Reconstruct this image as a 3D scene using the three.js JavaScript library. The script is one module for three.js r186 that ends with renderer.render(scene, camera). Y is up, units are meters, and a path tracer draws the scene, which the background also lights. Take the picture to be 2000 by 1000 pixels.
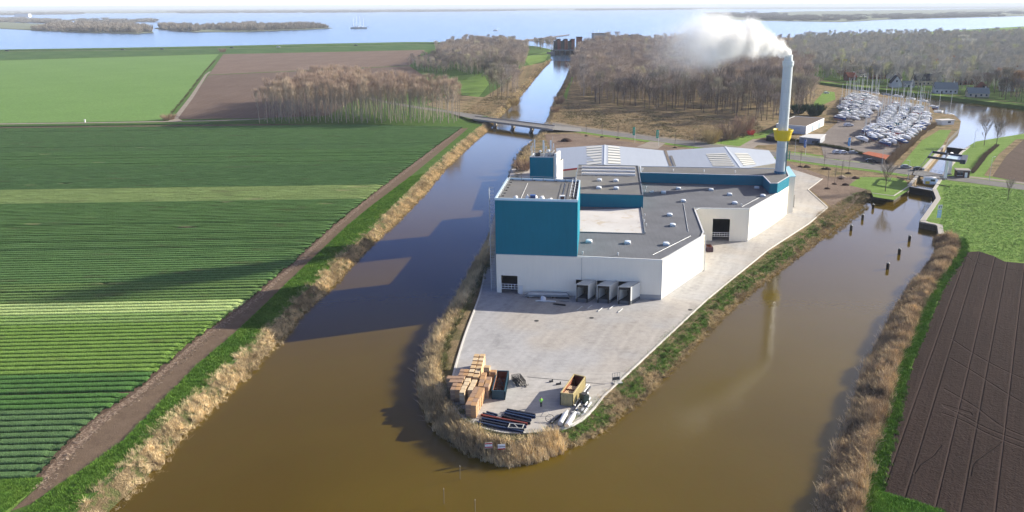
import * as THREE from 'three';
import { mergeGeometries } from 'three/addons/utils/BufferGeometryUtils.js';

// ------------------------------------------------------------------ camera, sky, sun, exposure
// metres, y up; the water lies at y = 0, the yard and the fields at y = 2, the drone hovers at y = 70
const scene = new THREE.Scene();
const renderer = new THREE.WebGLRenderer({ antialias: true });
renderer.setSize(1024, 512);
renderer.toneMapping = THREE.LinearToneMapping;
renderer.toneMappingExposure = 2.1;
renderer.shadowMap.enabled = true;
const camera = new THREE.PerspectiveCamera(33.719, 2, 1, 60000);
camera.rotation.order = 'YXZ';
camera.position.set(0, 70, 0);
camera.rotation.set(-0.28762, 0, -0.00349);
camera.setViewOffset(2000, 1000, -70, 0, 2000, 1000);
camera.updateProjectionMatrix();

const sunDir = new THREE.Vector3(2.576, 1, -0.985).normalize();   // read from the shadows of the roof corners
// a clear, slightly hazy spring sky: white towards the horizon, blue overhead, brighter round the sun, with thin high cloud
{
  const W = 512, H = 256, d = new Float32Array(W * H * 4), hs = (x, y) => { let q = Math.imul(x | 0, 374761393) + Math.imul(y | 0, 668265263); q = Math.imul(q ^ (q >>> 13), 1274126177); return ((q ^ (q >>> 16)) >>> 0) / 4294967296; };
  const ns = (x, y) => { const i = Math.floor(x), j = Math.floor(y), u = x - i, v = y - j, a = u * u * (3 - 2 * u), b = v * v * (3 - 2 * v); return (hs(i, j) * (1 - a) + hs(i + 1, j) * a) * (1 - b) + (hs(i, j + 1) * (1 - a) + hs(i + 1, j + 1) * a) * b; };
  const stops = [[0, 0.92, 1.02, 1.14], [3, 0.50, 0.72, 1.08], [7, 0.34, 0.55, 0.98], [11, 0.12, 0.26, 0.62], [15, 0.022, 0.085, 0.33], [22, 0.006, 0.036, 0.17], [34, 0.003, 0.016, 0.085], [90, 0.003, 0.014, 0.07]];
  for (let j = 0; j < H; j++) for (let i = 0; i < W; i++) {
    const el = ((j + 0.5) / H - 0.5) * 180, az = ((i + 0.5) / W - 0.5) * 2 * Math.PI, ce = Math.cos((el * Math.PI) / 180), v = new THREE.Vector3(ce * Math.cos(az), Math.sin((el * Math.PI) / 180), ce * Math.sin(az));
    const e = Math.max(0, el); let k = 1; while (k < stops.length - 1 && stops[k][0] < e) k++;
    const s0 = stops[k - 1], s1 = stops[k], t = (e - s0[0]) / (s1[0] - s0[0]), ang = (v.angleTo(sunDir) * 180) / Math.PI, g = 0.5 * Math.exp(-ang / 12) + 0.5 * Math.pow(Math.min(1, Math.max(0, (82 - ang) / 46)), 2);
    const px = v.x / (v.y + 0.12), pz = v.z / (v.y + 0.12), cl = el > 1 ? Math.max(0, ns(px * 1.1 + 40, pz * 2.3 + 40) * 0.55 + ns(px * 2.7 + 80, pz * 5 + 80) * 0.3 + ns(px * 6 + 9, pz * 9 + 9) * 0.15 - 0.5) * 0.05 * Math.min(1, el / 8) : 0, o = (j * W + i) * 4;
    for (let c = 0; c < 3; c++) d[o + c] = s0[c + 1] + (s1[c + 1] - s0[c + 1]) * t + g * [1, 0.95, 0.86][c] + cl * [0.85, 0.88, 0.92][c];
    d[o + 3] = 1;
  }
  const t = new THREE.DataTexture(d, W, H, THREE.RGBAFormat, THREE.FloatType);
  t.mapping = THREE.EquirectangularReflectionMapping; t.magFilter = THREE.LinearFilter; t.needsUpdate = true;
  scene.background = t; scene.environment = t;
}
const sun = new THREE.DirectionalLight(new THREE.Color(1, 0.91, 0.76), 5.0);
sun.position.copy(sunDir).multiplyScalar(900).add(new THREE.Vector3(0, 0, -300));
sun.target.position.set(0, 0, -300);
sun.castShadow = true;
sun.shadow.mapSize.set(4096, 4096);
Object.assign(sun.shadow.camera, { left: -700, right: 700, top: 500, bottom: -500, near: 1, far: 2500 });
scene.add(sun, sun.target);
scene.fog = new THREE.FogExp2(0xe4eefa, 0.00007);

// ------------------------------------------------------------------ helpers
const YL = 2;                                             // level of the land
function rng(seed) { let s = seed >>> 0; return () => { s = (s + 0x6d2b79f5) | 0; let t = Math.imul(s ^ (s >>> 15), 1 | s); t = (t + Math.imul(t ^ (t >>> 7), 61 | t)) ^ t; return ((t ^ (t >>> 14)) >>> 0) / 4294967296; }; }
const R = rng(7);
const rr = (a, b, r = R) => a + (b - a) * r();
const lerp = (a, b, t) => a + (b - a) * t;
const clamp = (x, a = 0, b = 1) => Math.min(b, Math.max(a, x));
const sstep = (a, b, x) => { const t = clamp((x - a) / (b - a)); return t * t * (3 - 2 * t); };
function hash(x, y, s) { let h = Math.imul(x | 0, 374761393) + Math.imul(y | 0, 668265263) + Math.imul(s | 0, 1442695041); h = Math.imul(h ^ (h >>> 13), 1274126177); return ((h ^ (h >>> 16)) >>> 0) / 4294967296; }
// value noise that repeats every `per` cells; x and y are in cells
function vnoise(x, y, per, s) {
  const xi = Math.floor(x), yi = Math.floor(y), fx = x - xi, fy = y - yi, u = fx * fx * (3 - 2 * fx), v = fy * fy * (3 - 2 * fy);
  const m = (k) => ((k % per) + per) % per;
  const a = hash(m(xi), m(yi), s), b = hash(m(xi + 1), m(yi), s), c = hash(m(xi), m(yi + 1), s), d = hash(m(xi + 1), m(yi + 1), s);
  return lerp(lerp(a, b, u), lerp(c, d, u), v);
}
function fbm(u, v, f, oct, s, per = 1) { let a = 0.5, t = 0, n = 0; for (let k = 0; k < oct; k++) { t += a * vnoise(u * f, v * f, f * per, s + k * 17); n += a; a *= 0.55; f *= 2; } return t / n; }
const n2 = (x, y, s = 1) => vnoise(x + 5000, y + 5000, 100000, s);   // plain noise, no repeat
const n2f = (x, y, s = 1) => (n2(x, y, s) * 0.5 + n2(x * 2.1, y * 2.1, s + 3) * 0.3 + n2(x * 4.3, y * 4.3, s + 7) * 0.2);
// texture from a function of (u, v) giving linear rgb (colour) or one number (relief)
function tex(w, h, fn, { colour = true, rep = [1, 1], wrap = true } = {}) {
  const d = new Uint8Array(w * h * 4), enc = (c) => Math.round(255 * (c <= 0.0031308 ? c * 12.92 : 1.055 * Math.pow(Math.max(0, Math.min(1, c)), 1 / 2.4) - 0.055));
  for (let j = 0; j < h; j++) for (let i = 0; i < w; i++) {
    const o = fn((i + 0.5) / w, (j + 0.5) / h), k = (j * w + i) * 4;
    if (colour) { d[k] = enc(o[0]); d[k + 1] = enc(o[1]); d[k + 2] = enc(o[2]); } else d[k] = d[k + 1] = d[k + 2] = Math.round(255 * clamp(o));
    d[k + 3] = 255;
  }
  const t = new THREE.DataTexture(d, w, h);
  if (wrap) t.wrapS = t.wrapT = THREE.RepeatWrapping;
  t.magFilter = THREE.LinearFilter; t.minFilter = THREE.LinearMipmapLinearFilter; t.generateMipmaps = true;
  if (colour) t.colorSpace = THREE.SRGBColorSpace;
  t.repeat.set(...rep); t.needsUpdate = true;
  return t;
}
const mixc = (a, b, t) => [lerp(a[0], b[0], t), lerp(a[1], b[1], t), lerp(a[2], b[2], t)];
const mulc = (a, k) => [a[0] * k, a[1] * k, a[2] * k];
const col = (r, g, b) => new THREE.Color().setRGB(r, g, b);
// matt natural stuff has hardly any mirror gloss
function mat(r, g, b, rough = 0.8, o = {}) { return new THREE.MeshPhysicalMaterial({ color: col(r, g, b), roughness: rough, metalness: 0, specularIntensity: rough > 0.75 ? 0.12 : 0.8, ...o }); }
const DS = { side: THREE.DoubleSide };

const used = new Map();
function numbered(n) { const k = used.get(n) || 0; used.set(n, k + 1); return k ? n + '_' + String(k).padStart(3, '0') : n; }
function shade(o) { o.castShadow = true; o.receiveShadow = true; return o; }
function mesh(name, geo, m, parent) { const o = shade(new THREE.Mesh(geo, m)); o.name = parent ? name : numbered(name); (parent || scene).add(o); return o; }
function thing(name, label, category, pos = [0, 0, 0], turn = 0, group) {
  const o = new THREE.Group(); o.name = numbered(name); o.position.set(...pos); o.rotation.y = turn;
  o.userData = { label, category }; if (group) o.userData.group = group; scene.add(o); return o;
}
function tag(o, label, category, group) { o.userData = { ...o.userData, label, category }; if (group) o.userData.group = group; return o; }
function struct(o) { o.userData.kind = 'structure'; return o; }
function dup(src, pos, turn, label, group, scale) {
  const r = src.clone(); r.name = numbered(src.name.replace(/_\d{3}$/, '')); r.position.set(...pos); r.rotation.y = turn;
  r.userData = { ...src.userData, label }; if (group) r.userData.group = group; if (scale) r.scale.set(...scale); scene.add(r); return r;
}
function tidy(g) { const o = g.index ? g.toNonIndexed() : g; if (!o.attributes.uv) o.setAttribute('uv', new THREE.BufferAttribute(new Float32Array(o.attributes.position.count * 2), 2)); if (!o.attributes.normal) o.computeVertexNormals(); for (const k of Object.keys(o.attributes)) if (!['position', 'normal', 'uv', 'color'].includes(k)) o.deleteAttribute(k); return o; }
function merge(list) { const c = list.map(tidy), hasCol = c.some((g) => g.attributes.color); if (!hasCol) return mergeGeometries(c); for (const g of c) if (!g.attributes.color) { const n = g.attributes.position.count, a = new Float32Array(n * 3).fill(1); g.setAttribute('color', new THREE.BufferAttribute(a, 3)); } return mergeGeometries(c); }
// boxes get uv in metres
function box(w, h, d, x = 0, y = 0, z = 0, ry = 0, rx = 0, rz = 0) {
  const g = new THREE.BoxGeometry(w, h, d), u = g.attributes.uv, s = [[d, h], [d, h], [w, d], [w, d], [w, h], [w, h]];
  for (let i = 0; i < 24; i++) { const f = s[Math.floor(i / 4)]; u.setXY(i, u.getX(i) * f[0], u.getY(i) * f[1]); }
  if (rx) g.rotateX(rx); if (rz) g.rotateZ(rz); if (ry) g.rotateY(ry);
  g.translate(x, y, z); return g;
}
function cyl(r0, r1, h, x, y, z, seg = 8) { const g = new THREE.CylinderGeometry(r1, r0, h, seg); g.translate(x, y + h / 2, z); return g; }
// a bar between two points, square or round
function bar(a, b, r, seg = 5, r2 = r) {
  const A = new THREE.Vector3(...a), B = new THREE.Vector3(...b), D = B.clone().sub(A), g = new THREE.CylinderGeometry(r2, r, D.length(), seg, 1);
  g.translate(0, D.length() / 2, 0); g.applyQuaternion(new THREE.Quaternion().setFromUnitVectors(new THREE.Vector3(0, 1, 0), D.normalize())); g.translate(...a); return g;
}
function beam(a, b, w, h) {   // box section beam from a to b
  const A = new THREE.Vector3(...a), B = new THREE.Vector3(...b), D = B.clone().sub(A), l = D.length();
  const g = new THREE.BoxGeometry(w, h, l), q = new THREE.Matrix4().lookAt(B, A, new THREE.Vector3(0, 1, 0));
  g.applyMatrix4(q); const m = A.add(B).multiplyScalar(0.5); g.translate(m.x, m.y, m.z); return g;
}
function raw(pos, uv, idx, colr) {
  const g = new THREE.BufferGeometry(); g.setAttribute('position', new THREE.Float32BufferAttribute(pos, 3));
  if (uv) g.setAttribute('uv', new THREE.Float32BufferAttribute(uv, 2)); if (colr) g.setAttribute('color', new THREE.Float32BufferAttribute(colr, 3));
  if (idx) g.setIndex(idx); g.computeVertexNormals(); return g;
}
// flat polygon facing up, uv in metres
function flat(poly, y) {
  const sh = new THREE.Shape(poly.map(([x, z]) => new THREE.Vector2(x, -z))), g = new THREE.ShapeGeometry(sh);
  g.rotateX(-Math.PI / 2); g.translate(0, y, 0);
  const p = g.attributes.position, u = g.attributes.uv; for (let i = 0; i < p.count; i++) u.setXY(i, p.getX(i), -p.getZ(i)); return g;
}
// upright walls round a polygon (or along an open line), uv in metres
function walls(poly, y0, y1, closed = true) {
  const pos = [], uv = []; let s = 0, n = poly.length;
  for (let i = 0; i < (closed ? n : n - 1); i++) {
    const a = poly[i], b = poly[(i + 1) % n], l = Math.hypot(b[0] - a[0], b[1] - a[1]);
    pos.push(a[0], y0, a[1], b[0], y0, b[1], b[0], y1, b[1], a[0], y0, a[1], b[0], y1, b[1], a[0], y1, a[1]);
    uv.push(s, y0, s + l, y0, s + l, y1, s, y0, s + l, y1, s, y1); s += l;
  }
  return raw(pos, uv);
}
const prism = (poly, y0, y1) => merge([walls(poly, y0, y1), flat(poly, y1)]);
function area2(p) { let a = 0; for (let i = 0; i < p.length; i++) { const q = p[(i + 1) % p.length]; a += p[i][0] * q[1] - q[0] * p[i][1]; } return a; }
function offsetLine(l, d, closed = false) {   // d > 0: to the left of the direction of travel seen from above with x right and z up the page
  const n = l.length, out = [];
  for (let i = 0; i < n; i++) {
    const a = l[closed ? (i + n - 1) % n : Math.max(0, i - 1)], b = l[closed ? (i + 1) % n : Math.min(n - 1, i + 1)], c = l[i];
    const nrm = (p, q) => { const x = q[0] - p[0], z = q[1] - p[1], k = Math.hypot(x, z) || 1; return [z / k, -x / k]; };
    let n1 = nrm(a, c), n22 = nrm(c, b); if (a === c) n1 = n22; if (b === c) n22 = n1;
    let mx = n1[0] + n22[0], mz = n1[1] + n22[1]; const k = Math.max(0.35, (mx * mx + mz * mz) / 2); mx /= k; mz /= k;
    out.push([c[0] + mx * d, c[1] + mz * d]);
  }
  return out;
}
function inset(poly, d) { const s = area2(poly) > 0 ? -1 : 1; return offsetLine(poly, d * s, true); }
function ring(poly, w, y0, y1) {   // a coping or kerb of width w just inside a polygon
  const q = inset(poly, w), pos = [], uv = [], n = poly.length;
  const quad = (a, ya, b, yb, c, yc, d, yd) => { pos.push(a[0], ya, a[1], b[0], yb, b[1], c[0], yc, c[1], a[0], ya, a[1], c[0], yc, c[1], d[0], yd, d[1]); uv.push(a[0], a[1], b[0], b[1], c[0], c[1], a[0], a[1], c[0], c[1], d[0], d[1]); };
  for (let i = 0; i < n; i++) { const j = (i + 1) % n; quad(poly[i], y0, poly[j], y0, poly[j], y1, poly[i], y1); quad(q[j], y0, q[i], y0, q[i], y1, q[j], y1); quad(poly[i], y1, poly[j], y1, q[j], y1, q[i], y1); }
  return raw(pos, uv);
}
function resample(l, step) {
  const out = [l[0]]; for (let i = 0; i < l.length - 1; i++) { const a = l[i], b = l[i + 1], d = Math.hypot(b[0] - a[0], b[1] - a[1]), k = Math.max(1, Math.round(d / step)); for (let j = 1; j <= k; j++) out.push([lerp(a[0], b[0], j / k), lerp(a[1], b[1], j / k)]); } return out;
}
function smooth(l, step) { const c = new THREE.CatmullRomCurve3(l.map(([x, z]) => new THREE.Vector3(x, 0, z)), false, 'centripetal'), n = Math.max(2, Math.round(c.getLength() / step)); return c.getSpacedPoints(n).map((p) => [p.x, p.z]); }
function along(l) {   // point and heading at a fraction of a line's length
  const s = [0]; for (let i = 1; i < l.length; i++) s.push(s[i - 1] + Math.hypot(l[i][0] - l[i - 1][0], l[i][1] - l[i - 1][1])); const T = s[s.length - 1];
  const f = (t) => { const d = clamp(t) * T; let i = 1; while (i < s.length - 1 && s[i] < d) i++; const k = (d - s[i - 1]) / (s[i] - s[i - 1] || 1); return [lerp(l[i - 1][0], l[i][0], k), lerp(l[i - 1][1], l[i][1], k)]; };
  f.length_ = T; return f;
}
function strip(a, b, ya, yb, n, wob = 0, sub = 1, seed = 3) {   // ribbon between two lines, uv in metres
  const A = along(a), B = along(b), pos = [], uv = [], idx = [];
  for (let i = 0; i <= n; i++) { const p = A(i / n), q = B(i / n); for (let k = 0; k <= sub; k++) { const t = k / sub, x = lerp(p[0], q[0], t), z = lerp(p[1], q[1], t); const y = lerp(ya, yb, t) + (k > 0 && k < sub ? (n2f(x * 0.5, z * 0.5, seed) - 0.5) * wob : 0); pos.push(x, y, z); uv.push(x, -z); } }
  const w = sub + 1; for (let i = 0; i < n; i++) for (let k = 0; k < sub; k++) { const a0 = i * w + k, b0 = a0 + w; idx.push(a0, a0 + 1, b0 + 1, a0, b0 + 1, b0); }
  const g = raw(pos, uv, idx); let up = 0; const nm = g.attributes.normal; for (let i = 0; i < nm.count; i++) up += nm.getY(i); if (up < 0) { const id = []; for (let i = 0; i < idx.length; i += 3) id.push(idx[i], idx[i + 2], idx[i + 1]); g.setIndex(id); g.computeVertexNormals(); } return g;
}
function inPoly(x, z, p) { let c = false; for (let i = 0, j = p.length - 1; i < p.length; j = i++) if ((p[i][1] > z) !== (p[j][1] > z) && x < ((p[j][0] - p[i][0]) * (z - p[i][1])) / (p[j][1] - p[i][1]) + p[i][0]) c = !c; return c; }
function scatterPoly(poly, n, r = R) { let x0 = 1e9, x1 = -1e9, z0 = 1e9, z1 = -1e9; for (const [x, z] of poly) { x0 = Math.min(x0, x); x1 = Math.max(x1, x); z0 = Math.min(z0, z); z1 = Math.max(z1, z); } const out = []; let guard = 0; while (out.length < n && guard++ < n * 40) { const x = rr(x0, x1, r), z = rr(z0, z1, r); if (inPoly(x, z, poly)) out.push([x, z]); } return out; }
function instanced(name, geo, m, places, o = {}) {   // places: [x, y, z, turn, scale, (scaleY), (colour)]
  const im = new THREE.InstancedMesh(geo, m, places.length), M = new THREE.Matrix4(), q = new THREE.Quaternion(), e = new THREE.Euler(), p = new THREE.Vector3(), s = new THREE.Vector3();
  places.forEach((a, i) => { e.set(a[7] || 0, a[3] || 0, a[8] || 0); q.setFromEuler(e); p.set(a[0], a[1], a[2]); s.set(a[4], a[5] ?? a[4], a[4]); M.compose(p, q, s); im.setMatrixAt(i, M); if (a[6]) im.setColorAt(i, col(...a[6])); });
  im.name = numbered(name); im.userData = { kind: 'stuff', ...o }; shade(im); scene.add(im); return im;
}
const ORD = ['first', 'second', 'third', 'fourth', 'fifth', 'sixth', 'seventh', 'eighth', 'ninth', 'tenth', 'eleventh', 'twelfth', 'thirteenth', 'fourteenth', 'fifteenth', 'sixteenth', 'seventeenth', 'eighteenth', 'nineteenth', 'twentieth'];
const TENS = { 20: ['twenty', 'twentieth'], 30: ['thirty', 'thirtieth'], 40: ['forty', 'fortieth'], 50: ['fifty', 'fiftieth'], 60: ['sixty', 'sixtieth'], 70: ['seventy', 'seventieth'] };
function ord(i) { if (i < 20) return ORD[i]; const n = i + 1, t = Math.floor(n / 10) * 10; return n === t ? TENS[t][1] : TENS[t][0] + '-' + ORD[n - t - 1]; }

// ------------------------------------------------------------------ surface textures (what the ground is made of)
function blades(u, v, s) { return 0.5 * vnoise(u * 170, v * 170, 170, s) + 0.5 * vnoise(u * 80, v * 80, 80, s + 2); }
const grassTex = tex(512, 512, (u, v) => { const a = fbm(u, v, 4, 4, 11), b = blades(u, v, 21), c = fbm(u, v, 9, 3, 31); return mulc(mixc(mixc([0.048, 0.112, 0.022], [0.105, 0.18, 0.038], a), [0.16, 0.17, 0.075], sstep(0.6, 0.85, c) * 0.55), 0.62 + 0.76 * b); }, { rep: [1 / 14, 1 / 14] });
const lawnTex = tex(512, 512, (u, v) => { const a = fbm(u, v, 5, 4, 12), b = blades(u, v, 25); return mulc(mixc([0.13, 0.235, 0.042], [0.21, 0.315, 0.085], a), 0.66 + 0.68 * b); }, { rep: [1 / 16, 1 / 16] });
const dryTex = tex(512, 512, (u, v) => { const a = fbm(u, v, 4, 5, 41), b = blades(u, v, 51), c = fbm(u, v, 6, 4, 61); return mulc(mixc(mixc([0.17, 0.125, 0.075], [0.36, 0.28, 0.165], a), [0.095, 0.105, 0.04], sstep(0.52, 0.75, c) * 0.6), 0.55 + 0.9 * b); }, { rep: [1 / 18, 1 / 18] });
const bankTex = tex(512, 512, (u, v) => { const a = fbm(u, v, 5, 4, 43), b = blades(u, v, 53), c = fbm(u, v, 7, 3, 63); return mulc(mixc(mixc([0.10, 0.075, 0.045], [0.23, 0.175, 0.10], a), [0.07, 0.10, 0.03], sstep(0.5, 0.7, c) * 0.7), 0.5 + 1.0 * b); }, { rep: [1 / 9, 1 / 9] });
const soilTex = tex(512, 512, (u, v) => { const a = fbm(u, v, 4, 5, 71), b = blades(u, v, 81); return mulc(mixc([0.085, 0.060, 0.044], [0.15, 0.11, 0.085], a), 0.6 + 0.8 * b); }, { rep: [1 / 11, 1 / 11] });
const trackTex = tex(512, 512, (u, v) => { const a = fbm(u, v, 4, 5, 72), b = blades(u, v, 83); return mulc(mixc([0.11, 0.078, 0.055], [0.19, 0.14, 0.10], a), 0.75 + 0.5 * b); }, { rep: [1 / 9, 1 / 9] });
const asphaltTex = tex(256, 256, (u, v) => { const a = fbm(u, v, 4, 5, 91), b = vnoise(u * 120, v * 120, 120, 92); const k = (0.16 + 0.06 * a) * (0.85 + 0.3 * b); return [k, k * 0.97, k * 0.93]; }, { rep: [1 / 10, 1 / 10] });
const gravelTex = tex(256, 256, (u, v) => { const a = fbm(u, v, 4, 5, 95), b = vnoise(u * 120, v * 120, 120, 96); return mulc(mixc([0.24, 0.21, 0.18], [0.36, 0.32, 0.27], a), 0.75 + 0.5 * b); }, { rep: [1 / 12, 1 / 12] });
const roughBump = tex(512, 512, (u, v) => 0.6 * blades(u, v, 101) + 0.4 * fbm(u, v, 12, 4, 111), { colour: false, rep: [1 / 8, 1 / 8] });
const std = (map, rough, bump, bs, o = {}) => new THREE.MeshPhysicalMaterial({ map, roughness: rough, metalness: 0, specularIntensity: rough > 0.75 ? 0.12 : 0.8, ...(bump ? { bumpMap: bump, bumpScale: bs } : {}), ...o });
const M = {
  grass: std(grassTex, 0.95, roughBump, 0.25), lawn: std(lawnTex, 0.95, roughBump, 0.3), dry: std(dryTex, 0.97, roughBump, 0.45), bank: std(bankTex, 0.97, roughBump, 0.5),
  soil: std(soilTex, 0.97, roughBump, 0.22), track: std(trackTex, 0.95, roughBump, 0.1), asphalt: std(asphaltTex, 0.9), gravel: std(gravelTex, 0.95),
  kerb: mat(0.5, 0.48, 0.44, 0.85), wood: mat(0.10, 0.075, 0.05, 0.9), white: mat(0.78, 0.79, 0.78, 0.5), darkgrey: mat(0.05, 0.052, 0.056, 0.7), steel: mat(0.36, 0.37, 0.38, 0.45, { metalness: 0.5 }), galv: mat(0.5, 0.52, 0.54, 0.45, { metalness: 0.35 }), black: mat(0.012, 0.012, 0.014, 0.6),
  concrete: mat(0.42, 0.40, 0.37, 0.9), brick: mat(0.25, 0.085, 0.055, 0.9), glassy: mat(0.03, 0.04, 0.05, 0.12), red: mat(0.42, 0.03, 0.03, 0.5), bluepaint: mat(0.02, 0.09, 0.26, 0.45), green: mat(0.01, 0.22, 0.10, 0.5),
};

// ------------------------------------------------------------------ water
const ripple = tex(512, 512, (u, v) => 0.55 * fbm(u, v, 10, 4, 131) + 0.45 * fbm(u, v, 34, 3, 141), { colour: false, rep: [1 / 26, 1 / 26] });
const waves = tex(512, 512, (u, v) => 0.6 * fbm(u, v, 12, 4, 133) + 0.4 * fbm(u, v, 5, 3, 143), { colour: false, rep: [1 / 160, 1 / 90] });
const muddy = tex(512, 512, (u, v) => mixc([0.076, 0.049, 0.003], [0.118, 0.081, 0.008], fbm(u, v, 3, 5, 151)), { rep: [1 / 130, 1 / 130] });
const waterMat = new THREE.MeshPhysicalMaterial({ map: muddy, roughness: 0.09, ior: 1.33, bumpMap: ripple, bumpScale: 0.02 });
const lakeMat = new THREE.MeshPhysicalMaterial({ color: col(0.05, 0.10, 0.17), roughness: 0.2, ior: 1.33, bumpMap: waves, bumpScale: 0.5 });
struct(mesh('canal_water', flat([[-900, 150], [1800, 150], [1800, -1150], [-900, -1150]], 0), waterMat));
struct(mesh('lake_water', flat([[-40000, -1150], [40000, -1150], [40000, -45000], [-40000, -45000]], -0.01), lakeMat));

// ------------------------------------------------------------------ banks and land
const bankLeft = smooth([[-63.51, -97.81], [-62.97, -106.81], [-61.86, -117.28], [-62.12, -126.47], [-60.87, -140.18], [-59.38, -155.22], [-58.29, -170.13], [-58.06, -191.69], [-56.64, -205.81], [-55.15, -235.78], [-52.12, -268.76], [-48.57, -314.12], [-45.87, -375.14], [-39.7, -452.4], [-36, -490.8], [-30.8, -567.1], [-22.4, -681.7], [-16.1, -795.5], [-3.5, -1017.5], [7.9, -1175.1]], 4);
const bankIsle = smooth([[28.4, -1033.4], [15.5, -810.5], [6, -669.2], [-1, -530.2], [-7.1, -462.6], [-14.53, -415.72], [-16.4, -374.59], [-16.69, -340.51], [-16.96, -287.4], [-17.85, -253.77], [-20.47, -222.01], [-22.42, -196.84], [-24.26, -179.53], [-25.3, -164.78], [-24.75, -153.23], [-23.08, -144.1], [-20.36, -134.9], [-17.27, -128.41], [-11.73, -122.11], [-7.05, -119.68], [-2.98, -120.13], [1.98, -123.32], [7.22, -127.71], [11.05, -132.76], [15.22, -138.98], [21.71, -149.78], [28.79, -163.21], [38.73, -181.51], [47.21, -196.11], [63.09, -220.58], [84.15, -252.44], [104.06, -282.64], [117.57, -305.4], [121.73, -310.52]], 4);
const bankRight = smooth([[120.45, -251.96], [115.55, -239.52], [106.22, -224.33], [95.53, -208.29], [87.49, -195.69], [79.12, -181.12], [71.58, -167.81], [64.95, -156.9], [57.04, -140.71], [51.3, -129.71], [45.43, -118.24], [39.39, -105.93], [35.68, -97.81]], 4);
const crestLeft = offsetLine(bankLeft, 3.2), crestIsle = offsetLine(bankIsle, 3.4), crestRight = offsetLine(bankRight, 3.2);
// lake shore from the pumping station to the left
const shoreLeft = [[6.1, -1406.2], [-16.8, -1531.2], [-66.1, -1637.2], [-140.4, -1723.4], [-275.9, -1746.9], [-460, -1668.4], [-599.4, -1594.4], [-783.1, -1530.6], [-936.8, -1487.7], [-1138.9, -1411.2]];
struct(mesh('polder_ground', flat([...crestLeft, ...shoreLeft, [-2600, -1500], [-2600, 140], [-70, 140]], YL), M.grass));
// lock and harbour basin
const quayW = [[122.06, -311.4], [128.27, -306.08], [142.08, -324.86]];                    // timber quay below the lock
const lockW = [[142.08, -324.86], [163.64, -361.57], [193.04, -411.39], [200.55, -423.58]];           // left wall of the lock
const harbourW = [[200.55, -423.58], [212.63, -446.69], [234.6, -482.1], [251.9, -516.5], [262.2, -548.2], [254.4, -559.1], [275.6, -614.9], [270.6, -653.1], [261.5, -692.1], [251.2, -736], [242.6, -765], [245.1, -785.4]];
const harbourN = [[248.3, -795.8], [272.9, -735.2], [301.2, -674.8], [332.7, -594.3], [354.2, -538]];
const lakeRight = [[3087.7, -4846.2], [1502.8, -2755.1], [1042.5, -2274.4], [765.7, -2065.7], [543.4, -1921.3], [360.3, -1849.7], [252.9, -1859.4], [171.9, -1811.3], [112.4, -1714.5], [65, -1544.5], [51.9, -1387.1]];
struct(mesh('headland_ground', flat([...crestIsle, ...quayW, ...lockW.slice(1), ...harbourW.slice(1), ...harbourN, [700, -600], [2400, -1700], [4200, -3300], ...lakeRight], YL), M.dry));
const lockE = [[210.06, -420.23], [197.9, -402.48], [163.71, -345.83], [147.8, -318.2]];
const quayE = [[147.8, -318.2], [142.25, -302.48], [121.38, -267.69], [125.19, -263.05], [120.61, -251.96]];
const harbourS = [[303, -495.1], [262.1, -463.8], [241.01, -449.59], [221.91, -436.17], [210.06, -420.23]];
struct(mesh('right_bank_ground', flat([...crestRight, [90, 140], [1500, 140], [1500, -380], ...harbourS, ...lockE.slice(1), ...quayE.slice(1)], YL), M.lawn));
function bank(name, water, crest) { return struct(mesh(name, strip(crest, water, YL + 0.003, -0.5, Math.round(along(water).length_ / 2), 0.5, 4), M.bank)); }
bank('canal_bank', bankLeft, crestLeft); bank('canal_bank', bankIsle, crestIsle); bank('canal_bank', bankRight, crestRight);
struct(mesh('lake_bank', strip(offsetLine(shoreLeft, 0), offsetLine(shoreLeft, -12), YL, -0.6, 60, 0.3, 2), M.grass));
struct(mesh('lake_bank', strip(lakeRight, offsetLine(lakeRight, -10), YL, -0.6, 60, 0.3, 2), M.grass));
struct(mesh('harbour_bank', strip(harbourN, offsetLine(harbourN, -5), YL, -0.6, 60, 0.3, 2), M.grass));
// quay and lock walls: upright, of dark timber and concrete
const quayMat = std(tex(256, 128, (u, v) => mulc(mixc([0.035, 0.033, 0.03], [0.09, 0.085, 0.075], fbm(u, v, 8, 4, 161)), 0.5 + 0.9 * vnoise(u * 48, 0.5, 48, 162)), { rep: [1 / 8, 1 / 4] }), 0.9);
struct(mesh('quay_wall', walls(quayW, -1, YL + 0.02, false), new THREE.MeshStandardMaterial({ map: quayMat.map, roughness: 0.9, side: THREE.DoubleSide })));
struct(mesh('quay_wall', walls(quayE, -1, YL + 0.02, false), new THREE.MeshStandardMaterial({ map: quayMat.map, roughness: 0.9, side: THREE.DoubleSide })));
const lockMat = std(tex(256, 128, (u, v) => mixc([0.22, 0.17, 0.11], [0.40, 0.33, 0.24], fbm(u, v, 6, 5, 163)), { rep: [1 / 9, 1 / 5] }), 0.9, null, 0, DS);
struct(mesh('lock_wall', walls(lockW, -1, YL + 0.02, false), lockMat));
struct(mesh('lock_wall', walls(lockE, -1, YL + 0.02, false), lockMat));
struct(mesh('harbour_wall', walls(harbourW, -1, YL + 0.02, false), new THREE.MeshStandardMaterial({ map: quayMat.map, roughness: 0.9, side: THREE.DoubleSide })));
struct(mesh('harbour_bank', strip(harbourS, offsetLine(harbourS, -3), YL, -0.6, 40, 0.3, 2), M.bank));
function coping(l, w, y = YL) { const o = offsetLine(l, w); return merge([strip(l, o, y + 0.16, y + 0.16, l.length * 6), walls(l, y - 0.3, y + 0.16, false), walls(o, y - 0.3, y + 0.16, false)]); }
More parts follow.
